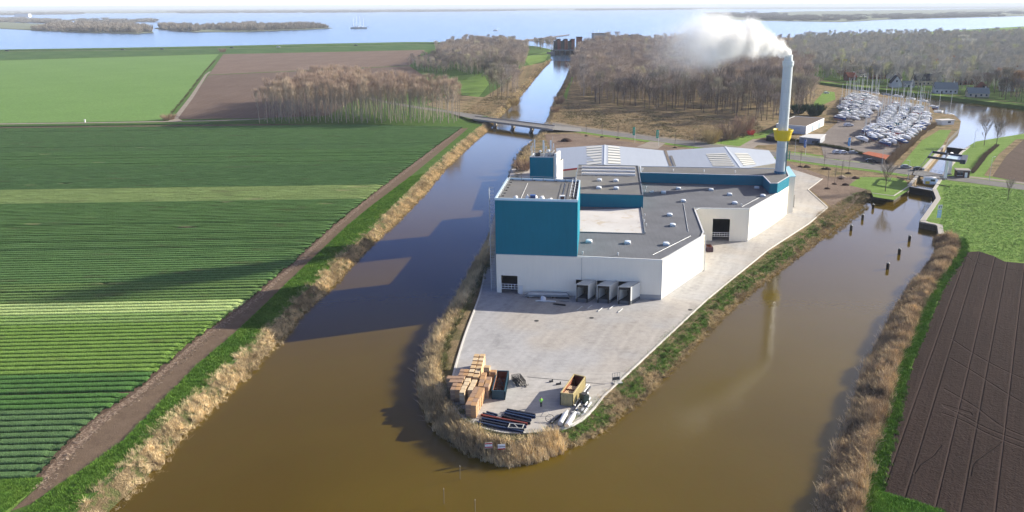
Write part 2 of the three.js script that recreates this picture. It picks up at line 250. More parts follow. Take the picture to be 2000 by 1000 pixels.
struct(mesh('quay_coping', coping(quayW, 0.5), M.kerb)); struct(mesh('quay_coping', coping(quayE, 1.6), M.concrete)); struct(mesh('lock_coping', coping(lockW, 1.2), M.kerb)); struct(mesh('lock_coping', coping(lockE, 1.2), M.kerb));

// ------------------------------------------------------------------ the far side of the lake: land, woods, islands
const farLand = (name, px, y = 1.2) => { const o = struct(mesh(name, flat(px, y), M.farland)); return o; };
M.farland = mat(0.20, 0.23, 0.16, 0.95);
M.farwood = mat(0.10, 0.082, 0.062, 0.98);
farLand('far_shore', [...[[-6628.1, -8971.5], [-6513.7, -11095], [-5037.8, -11261.8], [-2815.4, -11559.7], [-553.2, -13910.7], [1173.5, -15314.7], [3451.8, -16868.5]], [12000, -16000], [30000, -30000], [30000, -44000], [-30000, -44000], [-30000, -15000]]);
farLand('far_shore', [[1332.7, -7582], [2233.6, -8883.5], [2976.5, -10396.6], [4390.6, -11939.7], [7020.8, -14505.1], [11087.5, -18471.6], [13687.8, -19910.6], [5933.6, -8620], [2969.3, -5463.9], [2416.9, -4980.5], [1765.5, -4436.8], [1247.4, -3735], [1135, -3952.6], [991.6, -4125.2], [882.2, -4557.5]]);
farLand('island_ground', [[-1948.9, -2951.6], [-1929.4, -3087.1], [-1683.5, -2852.4], [-1391.9, -2587.5], [-1127.7, -2410], [-1127.9, -2505.3], [-1305.6, -2865.8], [-1651.5, -3452.1], [-2172, -3839], [-3325.9, -5051.5]]);
farLand('island_ground', [[-1351.6, -3006.4], [-1025.8, -2543.5], [-888.9, -2579.1], [-766.1, -2793.7], [-728.4, -2989.3], [-913.5, -3335.4], [-1211.4, -3522.4], [-1521.3, -3524.8]]);
const dikeR = [[917.3, -2137.5], [1158.5, -2377], [1459.9, -2676.4], [2030.5, -3210.1]];
struct(mesh('lake_dike', strip(dikeR, [[829.3, -1930.5], [1001.1, -2051.4], [1240.5, -2271.3], [1605.4, -2534]], YL + 4, YL + 0.1, 40), M.lawn));

// ------------------------------------------------------------------ dike along the lake
const dFoot = [[-896.8, -1107.4], [-748.3, -1184.8], [-498.9, -1324.1], [-303.2, -1395.2], [-189.4, -1437.4], [-149.8, -1555.8]], dRoad = [[-1039.8, -1288], [-854.5, -1356.7], [-629.1, -1389.1], [-405.3, -1469.1], [-245.8, -1555.6], [-164.2, -1581.1]], dCrest = [[-1042.8, -1292.5], [-858.6, -1363.9], [-632.6, -1397.7], [-408.5, -1481.4], [-247.2, -1565.5], [-154.5, -1577.7]];
const roadIn = offsetLine(dRoad, 0), roadOut = dRoad.map((p, i) => { const q = dCrest[i], k = 4.5 / Math.hypot(q[0] - p[0], q[1] - p[1]); return [lerp(p[0], q[0], k), lerp(p[1], q[1], k)]; });
struct(mesh('lake_dike', merge([strip(roadIn, dFoot, YL + 3, YL + 0.05, 60), strip(roadOut, dCrest, YL + 3, YL + 5, 60), strip(dCrest, dCrest.map(([x, z]) => [x * 1.012, z - 16]), YL + 5, 0.2, 60)]), std(tex(256, 256, (u, v) => mulc(mixc([0.045, 0.105, 0.03], [0.085, 0.15, 0.045], fbm(u, v, 4, 5, 171)), 0.8 + 0.4 * vnoise(u * 90, v * 90, 90, 172)), { rep: [1 / 60, 1 / 60] }), 0.95)));
struct(mesh('dike_road', strip(roadIn, roadOut, YL + 3.02, YL + 3.02, 60), M.gravel));

// ------------------------------------------------------------------ fields on the left
const fieldRows = (seed, c0, c1, ang, sp, rep) => tex(512, 512, (u, v) => { const a = fbm(u, v, 3, 5, seed), b = vnoise(u * 150, v * 150, 150, seed + 5), r = 0.5 + 0.5 * Math.sin(2 * Math.PI * (ang ? u : v) * sp + 2 * a); return mulc(mixc(c0, c1, a * 0.8 + r * 0.2), 0.82 + 0.36 * b); }, { rep: [1 / rep, 1 / rep] });
struct(mesh('wheat_field', flat([[-880.6, -1086.9], [-737.4, -1167.2], [-495.1, -1309.6], [-446.2, -1156.3], [-239.8, -532.3], [-337.3, -522.7], [-423.5, -512.2]], YL + 0.05), std(fieldRows(181, [0.118, 0.225, 0.058], [0.165, 0.28, 0.083], 1, 42, 120), 0.95)));
// ploughed field beyond the poplars, with two tones where it was worked on different days
const brownTex = (s, k) => tex(512, 512, (u, v) => { const a = fbm(u, v, 4, 5, s), b = vnoise(u * 140, v * 140, 140, s + 3), l = vnoise(u * 60, v * 3, 60, s + 6); return mulc(mixc([0.135, 0.095, 0.073], [0.20, 0.15, 0.12], 0.6 * a + 0.4 * l), k * (0.85 + 0.3 * b)); }, { rep: [1 / 90, 1 / 90] });
struct(mesh('ploughed_field', flat([[-488.7, -1309.2], [-299.7, -1379], [-199.8, -1421], [-165.6, -1040.3], [-288.1, -954.3], [-355.8, -906.4]], YL + 0.05), std(brownTex(191, 1.12), 0.97)));
struct(mesh('ploughed_field', flat([[-353.7, -899.4], [-285.8, -946.6], [-164.2, -1031.2], [-123.4, -869.4], [-148, -670.4], [-143.2, -554.1], [-185.9, -542.1], [-235, -538.4]], YL + 0.05), std(brownTex(197, 0.9), 0.97)));
struct(mesh('farm_path', strip([[-235.4, -540.9], [-279, -674.8], [-357.4, -906.5], [-370.5, -950.5]], [[-238, -538.5], [-282.3, -674.9], [-360.2, -906.6], [-372.8, -950.6]], YL + 0.06, YL + 0.06, 30), M.gravel));
struct(mesh('farm_road', strip([[-417.2, -504.2], [-333.3, -516.3], [-273.3, -521.1], [-234, -524.6], [-203.9, -528.8], [-177.7, -536.8]], [[-421.7, -509.9], [-335.9, -520.6], [-275.4, -525.2], [-236.1, -529.5], [-205.5, -533.1], [-178.9, -540.7]], YL + 0.07, YL + 0.07, 60), M.gravel));
struct(mesh('farm_road', flat([[-235.9, -526], [-239.1, -541], [-236.5, -543.5], [-227.4, -529.5]], YL + 0.085), M.gravel));
// grass ditch verge between road and crop field: a shallow trough
struct(mesh('ditch', merge([strip([[-416.3, -503.1], [-332.1, -514.4], [-233, -522.4], [-181.8, -529.5], [-115.4, -518.1], [-51.2, -500.4]], [[-409.3, -494.2], [-327.8, -507.5], [-230, -515.2], [-178.9, -520.9], [-114.2, -512.2], [-50.8, -497.1]], YL + 0.06, YL - 0.7 + 0.9, 60)]), M.grass));

// the bulb field: each bed is a low ridge of leaves with a bare furrow on either side
const cropEdge = [[-75.9, -109.76], [-76.36, -113.88], [-77.58, -124.32], [-77.51, -132.99], [-75.64, -140.19], [-74.99, -153.84], [-74.23, -170.93], [-71.81, -187.78], [-69.9, -222.33], [-68.46, -265.93], [-66.92, -291.38], [-62.5, -346.33], [-56.08, -420], [-49.5, -489.5]];
const trackL = [[-75.77, -103.85], [-75.37, -112.14], [-75.77, -122.96], [-75.88, -132.4], [-74.54, -141.02], [-74.08, -154.33], [-73.11, -170.92], [-70.6, -187.76], [-68.76, -222.32], [-67.29, -265.91], [-65.64, -292.16], [-61.22, -346.3], [-54.8, -419.98], [-48.5, -491.6]], trackR = [[-74, -105.75], [-73.03, -110.3], [-71.03, -117], [-69.49, -124.61], [-69.68, -138.48], [-69.7, -154.79], [-68.32, -170.88], [-67.69, -187.73], [-66.64, -222.29], [-65.12, -265.88], [-63.09, -292.12], [-57.37, -346.23], [-51.47, -419.9], [-46, -493.7]];
struct(mesh('farm_track', strip(trackL, trackR, YL + 0.05, YL + 0.05, 140, 0.16, 6), M.track));
struct(mesh('field_soil', flat([...cropEdge, ...[[-49.1, -494.9], [-113.2, -507.6], [-176.6, -513.8], [-325.6, -503.9], [-409.3, -494.2], [-126.68, -102.91]]], YL + 0.02), M.soil));
struct(mesh('field_margin', strip(offsetLine(cropEdge, 0.5), trackL.slice(1), YL + 0.035, YL + 0.035, 100), std(tex(256, 256, (u, v) => mixc([0.15, 0.105, 0.078], [0.36, 0.28, 0.21], sstep(0.45, 0.8, fbm(u, v, 24, 3, 201))), { rep: [1 / 6, 1 / 6] }), 0.97)));
const leafTex = tex(256, 256, (u, v) => { const b = vnoise(u * 64, v * 64, 64, 211), c = vnoise(u * 28, v * 28, 28, 213); const k = 0.35 + 0.95 * b * (0.5 + c); return [k, k, k * 0.95]; }, { rep: [1 / 4, 1 / 4] });
const leafBump = tex(256, 256, (u, v) => 0.6 * vnoise(u * 60, v * 60, 60, 217) + 0.4 * vnoise(u * 24, v * 24, 24, 219), { colour: false, rep: [1 / 4, 1 / 4] });
let cropTufts = [];
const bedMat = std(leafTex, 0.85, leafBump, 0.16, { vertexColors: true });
{
  const U = [0.9986, -0.053], V = [0.053, 0.9986], band = (y) => { const p = y; return p; };
  // the bands of different bulbs, by distance across the rows (metres), near to far
  const bandAt = [[-82.66, -112.62], [-96.47, -134.87], [-105.28, -149.06], [-121.6, -175.34], [-125.2, -181.14], [-130.8, -190.16], [-139.44, -204.07], [-163.42, -242.7], [-196.37, -295.77], [-211.7, -320.46], [-241.3, -368.14], [-266.74, -409.11], [-325, -503]].map((p) => p[0] * V[0] + p[1] * V[1]);
  const bandCol = [[0.114, 0.207, 0.083], [0.096, 0.214, 0.057], [0.194, 0.327, 0.069], [0.26, 0.4, 0.12], [0.494, 0.64, 0.244], [0.14, 0.239, 0.071], [0.114, 0.221, 0.069], [0.111, 0.215, 0.065], [0.286, 0.391, 0.139], [0.095, 0.189, 0.066], [0.105, 0.211, 0.068], [0.099, 0.194, 0.069]];
  const colourOf = (v) => { for (let i = 0; i < bandCol.length; i++) if (v > bandAt[i + 1]) return bandCol[i]; return bandCol[11]; };
  const cut = (poly, v) => { let best = null; for (let i = 0; i < poly.length - 1; i++) { const a = poly[i], b = poly[i + 1], va = a[0] * V[0] + a[1] * V[1], vb = b[0] * V[0] + b[1] * V[1]; if ((va - v) * (vb - v) <= 0 && va !== vb) { const t = (v - va) / (vb - va); best = lerp(a[0] * U[0] + a[1] * U[1], b[0] * U[0] + b[1] * U[1], t); } } return best; };
  const leftCut = [[-92.29, -99.12], [-98.16, -112.72], [-124.51, -158.32], [-171.45, -232.03], [-244.05, -345.22], [-357.3, -524.5]], topLine = [[-407.6, -492.1], [-325.6, -503.9], [-177.4, -516.2], [-113.2, -507.6], [-49.1, -494.9]];
  const bare = [[-113.41, -205.43], [-168.36, -267.33], [-116.64, -262.64], [-116.64, -298.63], [-78.57, -318.25], [-78.83, -295.58], [-242.73, -404.19], [-203.99, -381.32], [-205.43, -330.03], [-107.14, -303.52], [-142.23, -368.71], [-203.34, -423.18], [-74.08, -324.85], [-193.26, -333.84]].map((p) => [p[0] * U[0] + p[1] * U[1], p[0] * V[0] + p[1] * V[1], 0.5 + 0.6 * R()]);
  const cropAll = [...cropEdge, ...[...topLine].reverse()];
  const pitch = 2.1, far = [];
  const field = struct(thing('crop_field', '', '')), tuftPts = [];
  field.userData = { kind: 'structure' };
  function bed(v, step, detail, out) {
    const r = cut(cropAll, v), l = cut(leftCut, v); if (r === null || l === null || r - l < 4) return;
    const prof = detail ? [[-0.80, 0], [-0.78, 0.36], [-0.4, 0.46], [0.02, 0.43], [0.4, 0.47], [0.78, 0.36], [0.80, 0]] : [[-0.78, 0], [-0.72, 0.46], [0.05, 0.6], [0.72, 0.46], [0.78, 0]];
    const slim = !detail && n2(v * 0.9, 77.7, 5) > 0.82 ? 0.62 : 1, n = Math.ceil((r - l) / step), pos = [], uv = [], cs = [], idx = [], w = prof.length, base = colourOf(v), end = r - 0.3 - 1.2 * n2(v * 1.7, 3.3, 5);
    for (let i = 0; i <= n; i++) {
      const u = Math.min(end, l + i * step);
      for (let k = 0; k < w; k++) {
        let [dv, y] = prof[k]; dv *= slim; const e = k === 0 || k === w - 1;
        const j = n2(u * 1.3, (v + dv) * 3, 7) - 0.5, thin = n2f(u * 0.11, v * 0.4, 9);
        let hgt = y * (0.88 + 0.26 * n2(u * 1.1, (v + dv) * 2.2, 13)); dv += e ? j * 0.1 : j * 0.08;
        let c = mulc(base, 0.84 + 0.2 * n2f(u * 0.2, v * 2.8, 17) + 0.3 * n2(u * 2.2, dv * 6 + v, 19)); c = mixc(c, [0.13, 0.115, 0.06], sstep(0.66, 0.85, thin) * 0.45);
        for (const [bu, bv, br] of bare) { const d = Math.hypot((u - bu) / (br * 2.2), (v + dv - bv) / br); if (d < 1.2) { const t = sstep(1.2, 0.85, d); hgt *= 1 - 0.95 * t; c = mixc(c, [0.30, 0.235, 0.165], t); } }
        if (u > end - 1.6 && n2(u * 3, v * 2, 23) > 0.5) hgt *= 0.5;
        const V2 = v + dv, x = u * U[0] + V2 * V[0], z = u * U[1] + V2 * V[1];
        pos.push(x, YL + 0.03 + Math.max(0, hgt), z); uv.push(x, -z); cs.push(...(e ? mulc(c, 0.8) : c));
      }
    }
    for (let i = 0; i < n; i++) for (let k = 0; k < w - 1; k++) { const a = i * w + k, b = a + w; idx.push(a, a + 1, b + 1, a, b + 1, b); }
    if (detail && v > -190) for (let k = 0; k < (end - l) * 4.2; k++) { const u = rr(l, end), dv = rr(-0.62, 0.62), c = mulc(base, 0.55 + 0.9 * R()), V2 = v + dv; if (!bare.some(([bu, bv, br]) => Math.hypot((u - bu) / (br * 2.2), (V2 - bv) / br) < 1.1)) tuftPts.push([u * U[0] + V2 * V[0], YL + 0.34, u * U[1] + V2 * V[1], R() * 6.28, rr(0.5, 1), rr(0.5, 1), c, rr(-0.3, 0.3), rr(-0.3, 0.3)]); }
    out.push(raw(pos, uv, idx, cs));
  }
  let v = bandAt[0] - 0.5, i = 0;
  const tram = new Set([13, 41, 67]);
  for (; v > -530; v -= pitch, i++) {
    const near = v > -232;
    const o = []; bed(v, near ? 0.7 : 3.2, near, near ? o : far);
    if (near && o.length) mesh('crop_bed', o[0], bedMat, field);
    if (tram.has(i)) v -= 0.5;
  }
  const f = mesh('far_crop_beds', merge(far), bedMat, field); f.userData.kind = 'stuff';
  cropTufts = tuftPts;
}
struct(mesh('grass_corner', flat([[-95.56, -109.2], [-82.39, -112.19], [-76.16, -112.72], [-75.9, -109.76], [-75.77, -103.85], [-75.44, -94.56], [-88.83, -94.63]], YL + 0.04), M.lawn));

// ------------------------------------------------------------------ ploughed field on the right, with its tractor lines
{
  const poly = [[119.16, -232.07], [123.89, -233.06], [125.64, -228.37], [125.97, -222.89], [130.39, -221.14], [156.51, -218.22], [73.25, -91.63], [58.09, -100.59], [55.35, -103.05], [53.1, -105.35], [50.19, -107.2], [48.09, -108.7], [53.91, -120.08], [63.34, -138.06], [73.56, -156.59], [83.01, -172.77], [99.46, -201.05]];
  let x0 = 1e9, x1 = -1e9, z0 = 1e9, z1 = -1e9; for (const [x, z] of poly) { x0 = Math.min(x0, x); x1 = Math.max(x1, x); z0 = Math.min(z0, z); z1 = Math.max(z1, z); }
  const S = 2048, cv = document.createElement('canvas'); cv.width = cv.height = S; const g = cv.getContext('2d');
  const X = (x) => ((x - x0) / (x1 - x0)) * S, Z = (z) => ((z - z0) / (z1 - z0)) * S;
  const im = g.createImageData(S, S);
  const d = [[117.44, -207.49], [86.27, -153.45]], D = [d[1][0] - d[0][0], d[1][1] - d[0][1]], dl = Math.hypot(...D), px = D[1] / dl, pz = -D[0] / dl;
  for (let j = 0; j < S; j++) for (let i = 0; i < S; i++) {
    const x = lerp(x0, x1, i / S), z = lerp(z0, z1, j / S), q = x * px + z * pz, s = x * pz * -1 + z * px;
    const a = n2f(x * 0.08, z * 0.08, 301), b = n2(x * 5, z * 5, 303), f = n2(q * 6.5, s * 0.12, 305), c = n2(q * 0.9, s * 0.02, 307);
    const k = (0.75 + 0.35 * a) * (0.72 + 0.3 * b + 0.26 * f) * (0.9 + 0.2 * c), o = (j * S + i) * 4, e = (t) => 255 * Math.pow(t, 1 / 2.2);
    im.data[o] = e(0.032 * k); im.data[o + 1] = e(0.0205 * k); im.data[o + 2] = e(0.0175 * k); im.data[o + 3] = 255;
  }
  g.putImageData(im, 0, 0);
  // the ruts are pressed into the ground: drawn in the relief; on the colour only the drier, paler crumbs along them
  const bv = document.createElement('canvas'); bv.width = bv.height = S; const gb = bv.getContext('2d'), bi = gb.createImageData(S, S);
  for (let j = 0; j < S; j++) for (let i = 0; i < S; i++) { const o = (j * S + i) * 4, x = lerp(x0, x1, i / S), z = lerp(z0, z1, j / S), k = 130 + 60 * n2(x * 5.5, z * 5.5, 313) + 40 * n2(x * 1.7, z * 1.7, 315) + 26 * n2((x * px + z * pz) * 4.5, (x * pz - z * px) * 0.15, 317); bi.data[o] = bi.data[o + 1] = bi.data[o + 2] = k; bi.data[o + 3] = 255; }
  gb.putImageData(bi, 0, 0);
  const stroke = (cx2, pts, w, c) => { cx2.strokeStyle = c; cx2.lineWidth = Math.max(1, (w / (x1 - x0)) * S); cx2.lineCap = 'round'; cx2.beginPath(); pts.forEach(([x, z], i) => (i ? cx2.lineTo(X(x), Z(z)) : cx2.moveTo(X(x), Z(z)))); cx2.stroke(); };
  const rut = (pts, w, a) => { stroke(gb, pts, w * 1.5, 'rgba(0,0,0,0.9)'); stroke(g, pts, w * 0.5, `rgba(112,94,88,${a})`); };
  const c0 = poly[0][0] * px + poly[0][1] * pz;
  for (let k = 0; k < 16; k++) { const q = c0 + (k - 3) * 3.6 * Math.sign(px) + 1.1 * n2(k * 7.7, 1), t0 = -320, t1 = -60, at = (t) => [q * px + t * -pz, q * pz + t * px]; rut([at(t0), at(t1)], 0.17, k % 2 ? 0.42 : 0.2); }
  const arcs = [[[85.54, -166.81], [86.37, -159.09], [87.93, -151.97], [90.45, -145.61]], [[80.62, -156.53], [82.02, -150.09], [83.38, -141.26], [85.04, -134.08]], [[69.85, -135.18], [71.45, -131.87], [73.46, -127.07], [77.47, -121.88]], [[68.45, -132.66], [70.57, -130], [72.58, -125.32], [76.4, -119.93]], [[73.12, -142.42], [75.09, -135.74], [76.3, -127.59], [79.03, -123.21]], [[63.17, -121.65], [60.15, -118.13], [57.69, -116.13], [55.34, -113.17]], [[73.2, -122.41], [68.31, -118.39], [65.74, -116.08], [63.41, -112.39]], [[118.17, -228.46], [117.73, -222.5], [119.79, -218.19], [126.5, -213.97]]];
  arcs.forEach((a, i) => rut(smooth(a, 1), i > 4 ? 0.14 : 0.26, 0.08));
  for (let k = 0; k < 60; k++) { const a = [69.67, -135.18], b = [73.21, -131.86], t = k / 60, x = lerp(a[0], b[0], t), z = lerp(a[1], b[1], t); stroke(gb, [[x, z], [x + 0.25, z - 1.1]], 0.16, 'rgba(0,0,0,0.9)'); }
  const tb = new THREE.CanvasTexture(bv); tb.flipY = false; tb.magFilter = THREE.LinearFilter;
  const t = new THREE.CanvasTexture(cv); t.colorSpace = THREE.SRGBColorSpace; t.flipY = false; t.magFilter = THREE.LinearFilter;
  const geo = flat(poly, YL + 0.03), u = geo.attributes.uv; for (let i = 0; i < u.count; i++) u.setXY(i, (u.getX(i) - x0) / (x1 - x0), (-u.getY(i) - z0) / (z1 - z0));
  struct(mesh('ploughed_field', geo, new THREE.MeshPhysicalMaterial({ map: t, roughness: 0.97, specularIntensity: 0.1, bumpMap: tb, bumpScale: 0.26 })));
}
// far right: the slope and ploughed field behind the lock
struct(mesh('ploughed_field', flat([[183.28, -342.99], [214.48, -391.92], [250.73, -443.39], [302, -460.7], [206.08, -308.09], [189.47, -330.26]], YL + 0.05), std(brownTex(199, 0.62), 0.97)));
struct(mesh('dry_bank', strip([[183.28, -342.99], [214.48, -391.92], [250.73, -443.39]], [[181.02, -345.23], [213.09, -396.22], [246.74, -443.48]], YL + 0.06, YL + 0.06, 30), M.dry));
// grassy swath on the right bank: wetter, lower
struct(mesh('grass_swath', strip(offsetLine(crestRight, 1.6), offsetLine(crestRight, 4.3), YL + 0.02, YL + 0.02, 120), M.grass));

// ------------------------------------------------------------------ roads on the headland
const roadA = smooth([[-2.2, -505.9], [23.2, -473.3], [46.7, -450.8], [83.41, -413.87], [103.7, -394.2], [121.83, -374.95], [139.22, -359.76], [151.55, -346.87]], 6), roadB = smooth([[-1, -518.6], [23.9, -487.7], [48.1, -463.9], [85.86, -426.58], [106.98, -407.26], [125.71, -387.48], [143.7, -371.97], [157.83, -359.41]], 6);
struct(mesh('main_road', strip(roadA, roadB, YL + 0.08, YL + 0.08, 120), M.asphalt));
struct(mesh('road_kerb', merge([strip(roadB, offsetLine(roadB, 0.5), YL + 0.14, YL + 0.14, 120), strip(roadA, offsetLine(roadA, -0.4), YL + 0.14, YL + 0.14, 120), walls(roadA, YL, YL + 0.14, false), walls(roadB, YL, YL + 0.14, false)]), new THREE.MeshStandardMaterial({ color: col(0.42, 0.40, 0.36), roughness: 0.9, side: THREE.DoubleSide })));
struct(mesh('cycle_path', strip(offsetLine(roadB, 2.2), offsetLine(roadB, 4.2), YL + 0.06, YL + 0.06, 120), std(gravelTex, 0.95)));
struct(mesh('road_verge', strip(offsetLine(roadA, -0.6), offsetLine(roadA, -5), YL + 0.04, YL + 0.04, 120), M.lawn));
struct(mesh('main_road', strip([[161.49, -335.9], [168.79, -329.6], [181.89, -316.25], [205.55, -292.79]], [[165.36, -344.41], [173.27, -338.86], [187.32, -326.28], [212.09, -302.72]], YL + 0.08, YL + 0.08, 40), M.asphalt));
struct(mesh('road_verge', strip([[168.13, -344.91], [173.78, -339.92], [188.12, -327.76], [213.22, -304.44]], [[169.99, -347.09], [175.34, -343.14], [190.02, -331.26], [215.51, -307.93]], YL + 0.05, YL + 0.05, 40), M.gravel));
const roadC0 = [[-42.8, -542.1], [-56.7, -557], [-88.2, -589.6], [-115.4, -622.3], [-155.6, -686.5], [-187.1, -730.7]], roadC1 = [[-41.5, -551.2], [-57.9, -569.6], [-90.3, -603.6], [-117.8, -636.2], [-158.8, -701.1], [-190.7, -744.9]];
struct(mesh('main_road', strip(roadC0, roadC1, YL + 0.08, YL + 0.08, 60), M.asphalt));
struct(mesh('meadow', flat([[-100.1, -868.4], [-67.2, -914.4], [-52.9, -779.5], [-53.5, -667.2], [-69.5, -687.6], [-85.1, -755.4]], YL + 0.05), M.lawn));
struct(mesh('scrub_ground', flat([[-88.2, -614.8], [-77.7, -687.9], [-49.5, -667], [-38.9, -778.9], [-29.3, -1015.4], [-4.3, -1089.4], [-14.6, -852.1], [-25.5, -666.2], [-35.9, -545.8], [-57.5, -565.3]], YL + 0.045), M.dry));
struct(mesh('lakeside_meadow', flat([[-34.6, -1202.1], [5.2, -1366.1], [-2.5, -1131.1], [-20.6, -1032.8]], YL + 0.05), M.lawn));
struct(mesh('path', strip([[12.2, -657.3], [16.4, -741.9], [24.2, -863]], [[14.4, -646.2], [19.1, -741.8], [26.8, -862.9]], YL + 0.05, YL + 0.05, 20), M.lawn));

// earth works around the sheds and the young trees
struct(mesh('bare_earth', flat([[-2, -468], [14.4, -467.6], [45.25, -435.86], [59.54, -423.89], [81.95, -406.28], [106.32, -385.83], [111.02, -361.49], [116.22, -343.11], [131.29, -343.93], [127.67, -328.3], [106.59, -289.52], [98.63, -277.49], [100.34, -299.39], [101.79, -336.96], [98.66, -374.12], [2.63, -403.5]], YL + 0.05), std(tex(512, 512, (u, v) => mulc(mixc([0.17, 0.125, 0.10], [0.29, 0.225, 0.18], fbm(u, v, 4, 6, 321)), 0.72 + 0.56 * blades(u, v, 323)), { rep: [1 / 30, 1 / 30] }), 0.97, roughBump, 0.4)));
struct(mesh('driveway', flat([[44.28, -421.01], [53.79, -440.84], [60.99, -434.65], [54.24, -414.49]], YL + 0.085), M.gravel));
struct(mesh('village_ground', flat([[258.3, -816.5], [280.3, -756.2], [309.7, -695.1], [341.6, -611.3], [363.4, -547.8], [1151.3, -1778.4], [1017.6, -1880], [830.5, -1808.5], [656.6, -1768.9], [472.8, -1635.2], [365.1, -1341.5], [279.3, -958.3]], YL + 0.03), M.grass));
struct(mesh('harbour_lawn', flat([[156.76, -370.45], [195.15, -439.37], [222, -478.6], [228.6, -478.4], [200.95, -427.33], [171.33, -375.27], [163.15, -364.13]], YL + 0.05), M.lawn));
struct(mesh('quay_lawn', flat([[118.53, -326.47], [128.8, -342.89], [141.99, -341.57], [144.22, -334.12], [138.59, -317.44], [125.77, -299.83], [120.27, -305.07], [123.43, -316.76]], YL + 0.07), M.lawn));
struct(mesh('boatyard_paving', flat([[127.85, -386.76], [144.85, -449.44], [174.5, -510.4], [225, -657.8], [254, -672.4], [261.5, -630.9], [265.3, -594.3], [242, -532.9], [219.5, -482.8], [180.4, -422.86], [149.67, -375.69]], YL + 0.06), std(tex(256, 256, (u, v) => mulc(mixc([0.17, 0.15, 0.14], [0.27, 0.24, 0.215], fbm(u, v, 3, 5, 331)), 0.85 + 0.3 * vnoise(u * 80, v * 80, 80, 332)), { rep: [1 / 40, 1 / 40] }), 0.95)));
struct(mesh('boatyard_lane', flat([[156.81, -435.05], [197.8, -519.3], [227.5, -583.1], [233.4, -583], [202.8, -514.4], [159.97, -423.31]], YL + 0.075), M.gravel));
struct(mesh('verge_lawn', flat([[114.48, -393.97], [124.66, -384.11], [144.56, -368.18], [145.1, -375.78], [128.5, -396.53], [118.09, -407.02]], YL + 0.055), M.lawn));
struct(mesh('harbour_bank_lawn', strip(harbourN, [[252.7, -810.9], [278.5, -751.3], [307.9, -690.9], [339.9, -608], [358.5, -545.3]], YL + 0.05, YL + 0.05, 60), M.lawn));
struct(mesh('woodland_lawn', flat([[194.7, -622.7], [228.6, -706.7], [234.1, -697.8], [217, -643.1], [183.1, -584.5]], YL + 0.055), M.lawn));
struct(mesh('driveway', flat([[85.98, -401.76], [108.73, -446.67], [123.02, -439.27], [119, -429.15], [106.52, -426.12], [92.83, -397.27]], YL + 0.085), M.gravel));
struct(mesh('gate_lawn', flat([[68.76, -433.63], [87.8, -436.61], [113.1, -465.2], [132, -489.2], [133.4, -472.6], [118.6, -453.7], [108.73, -446.67], [90.3, -410.64]], YL + 0.05), M.lawn));

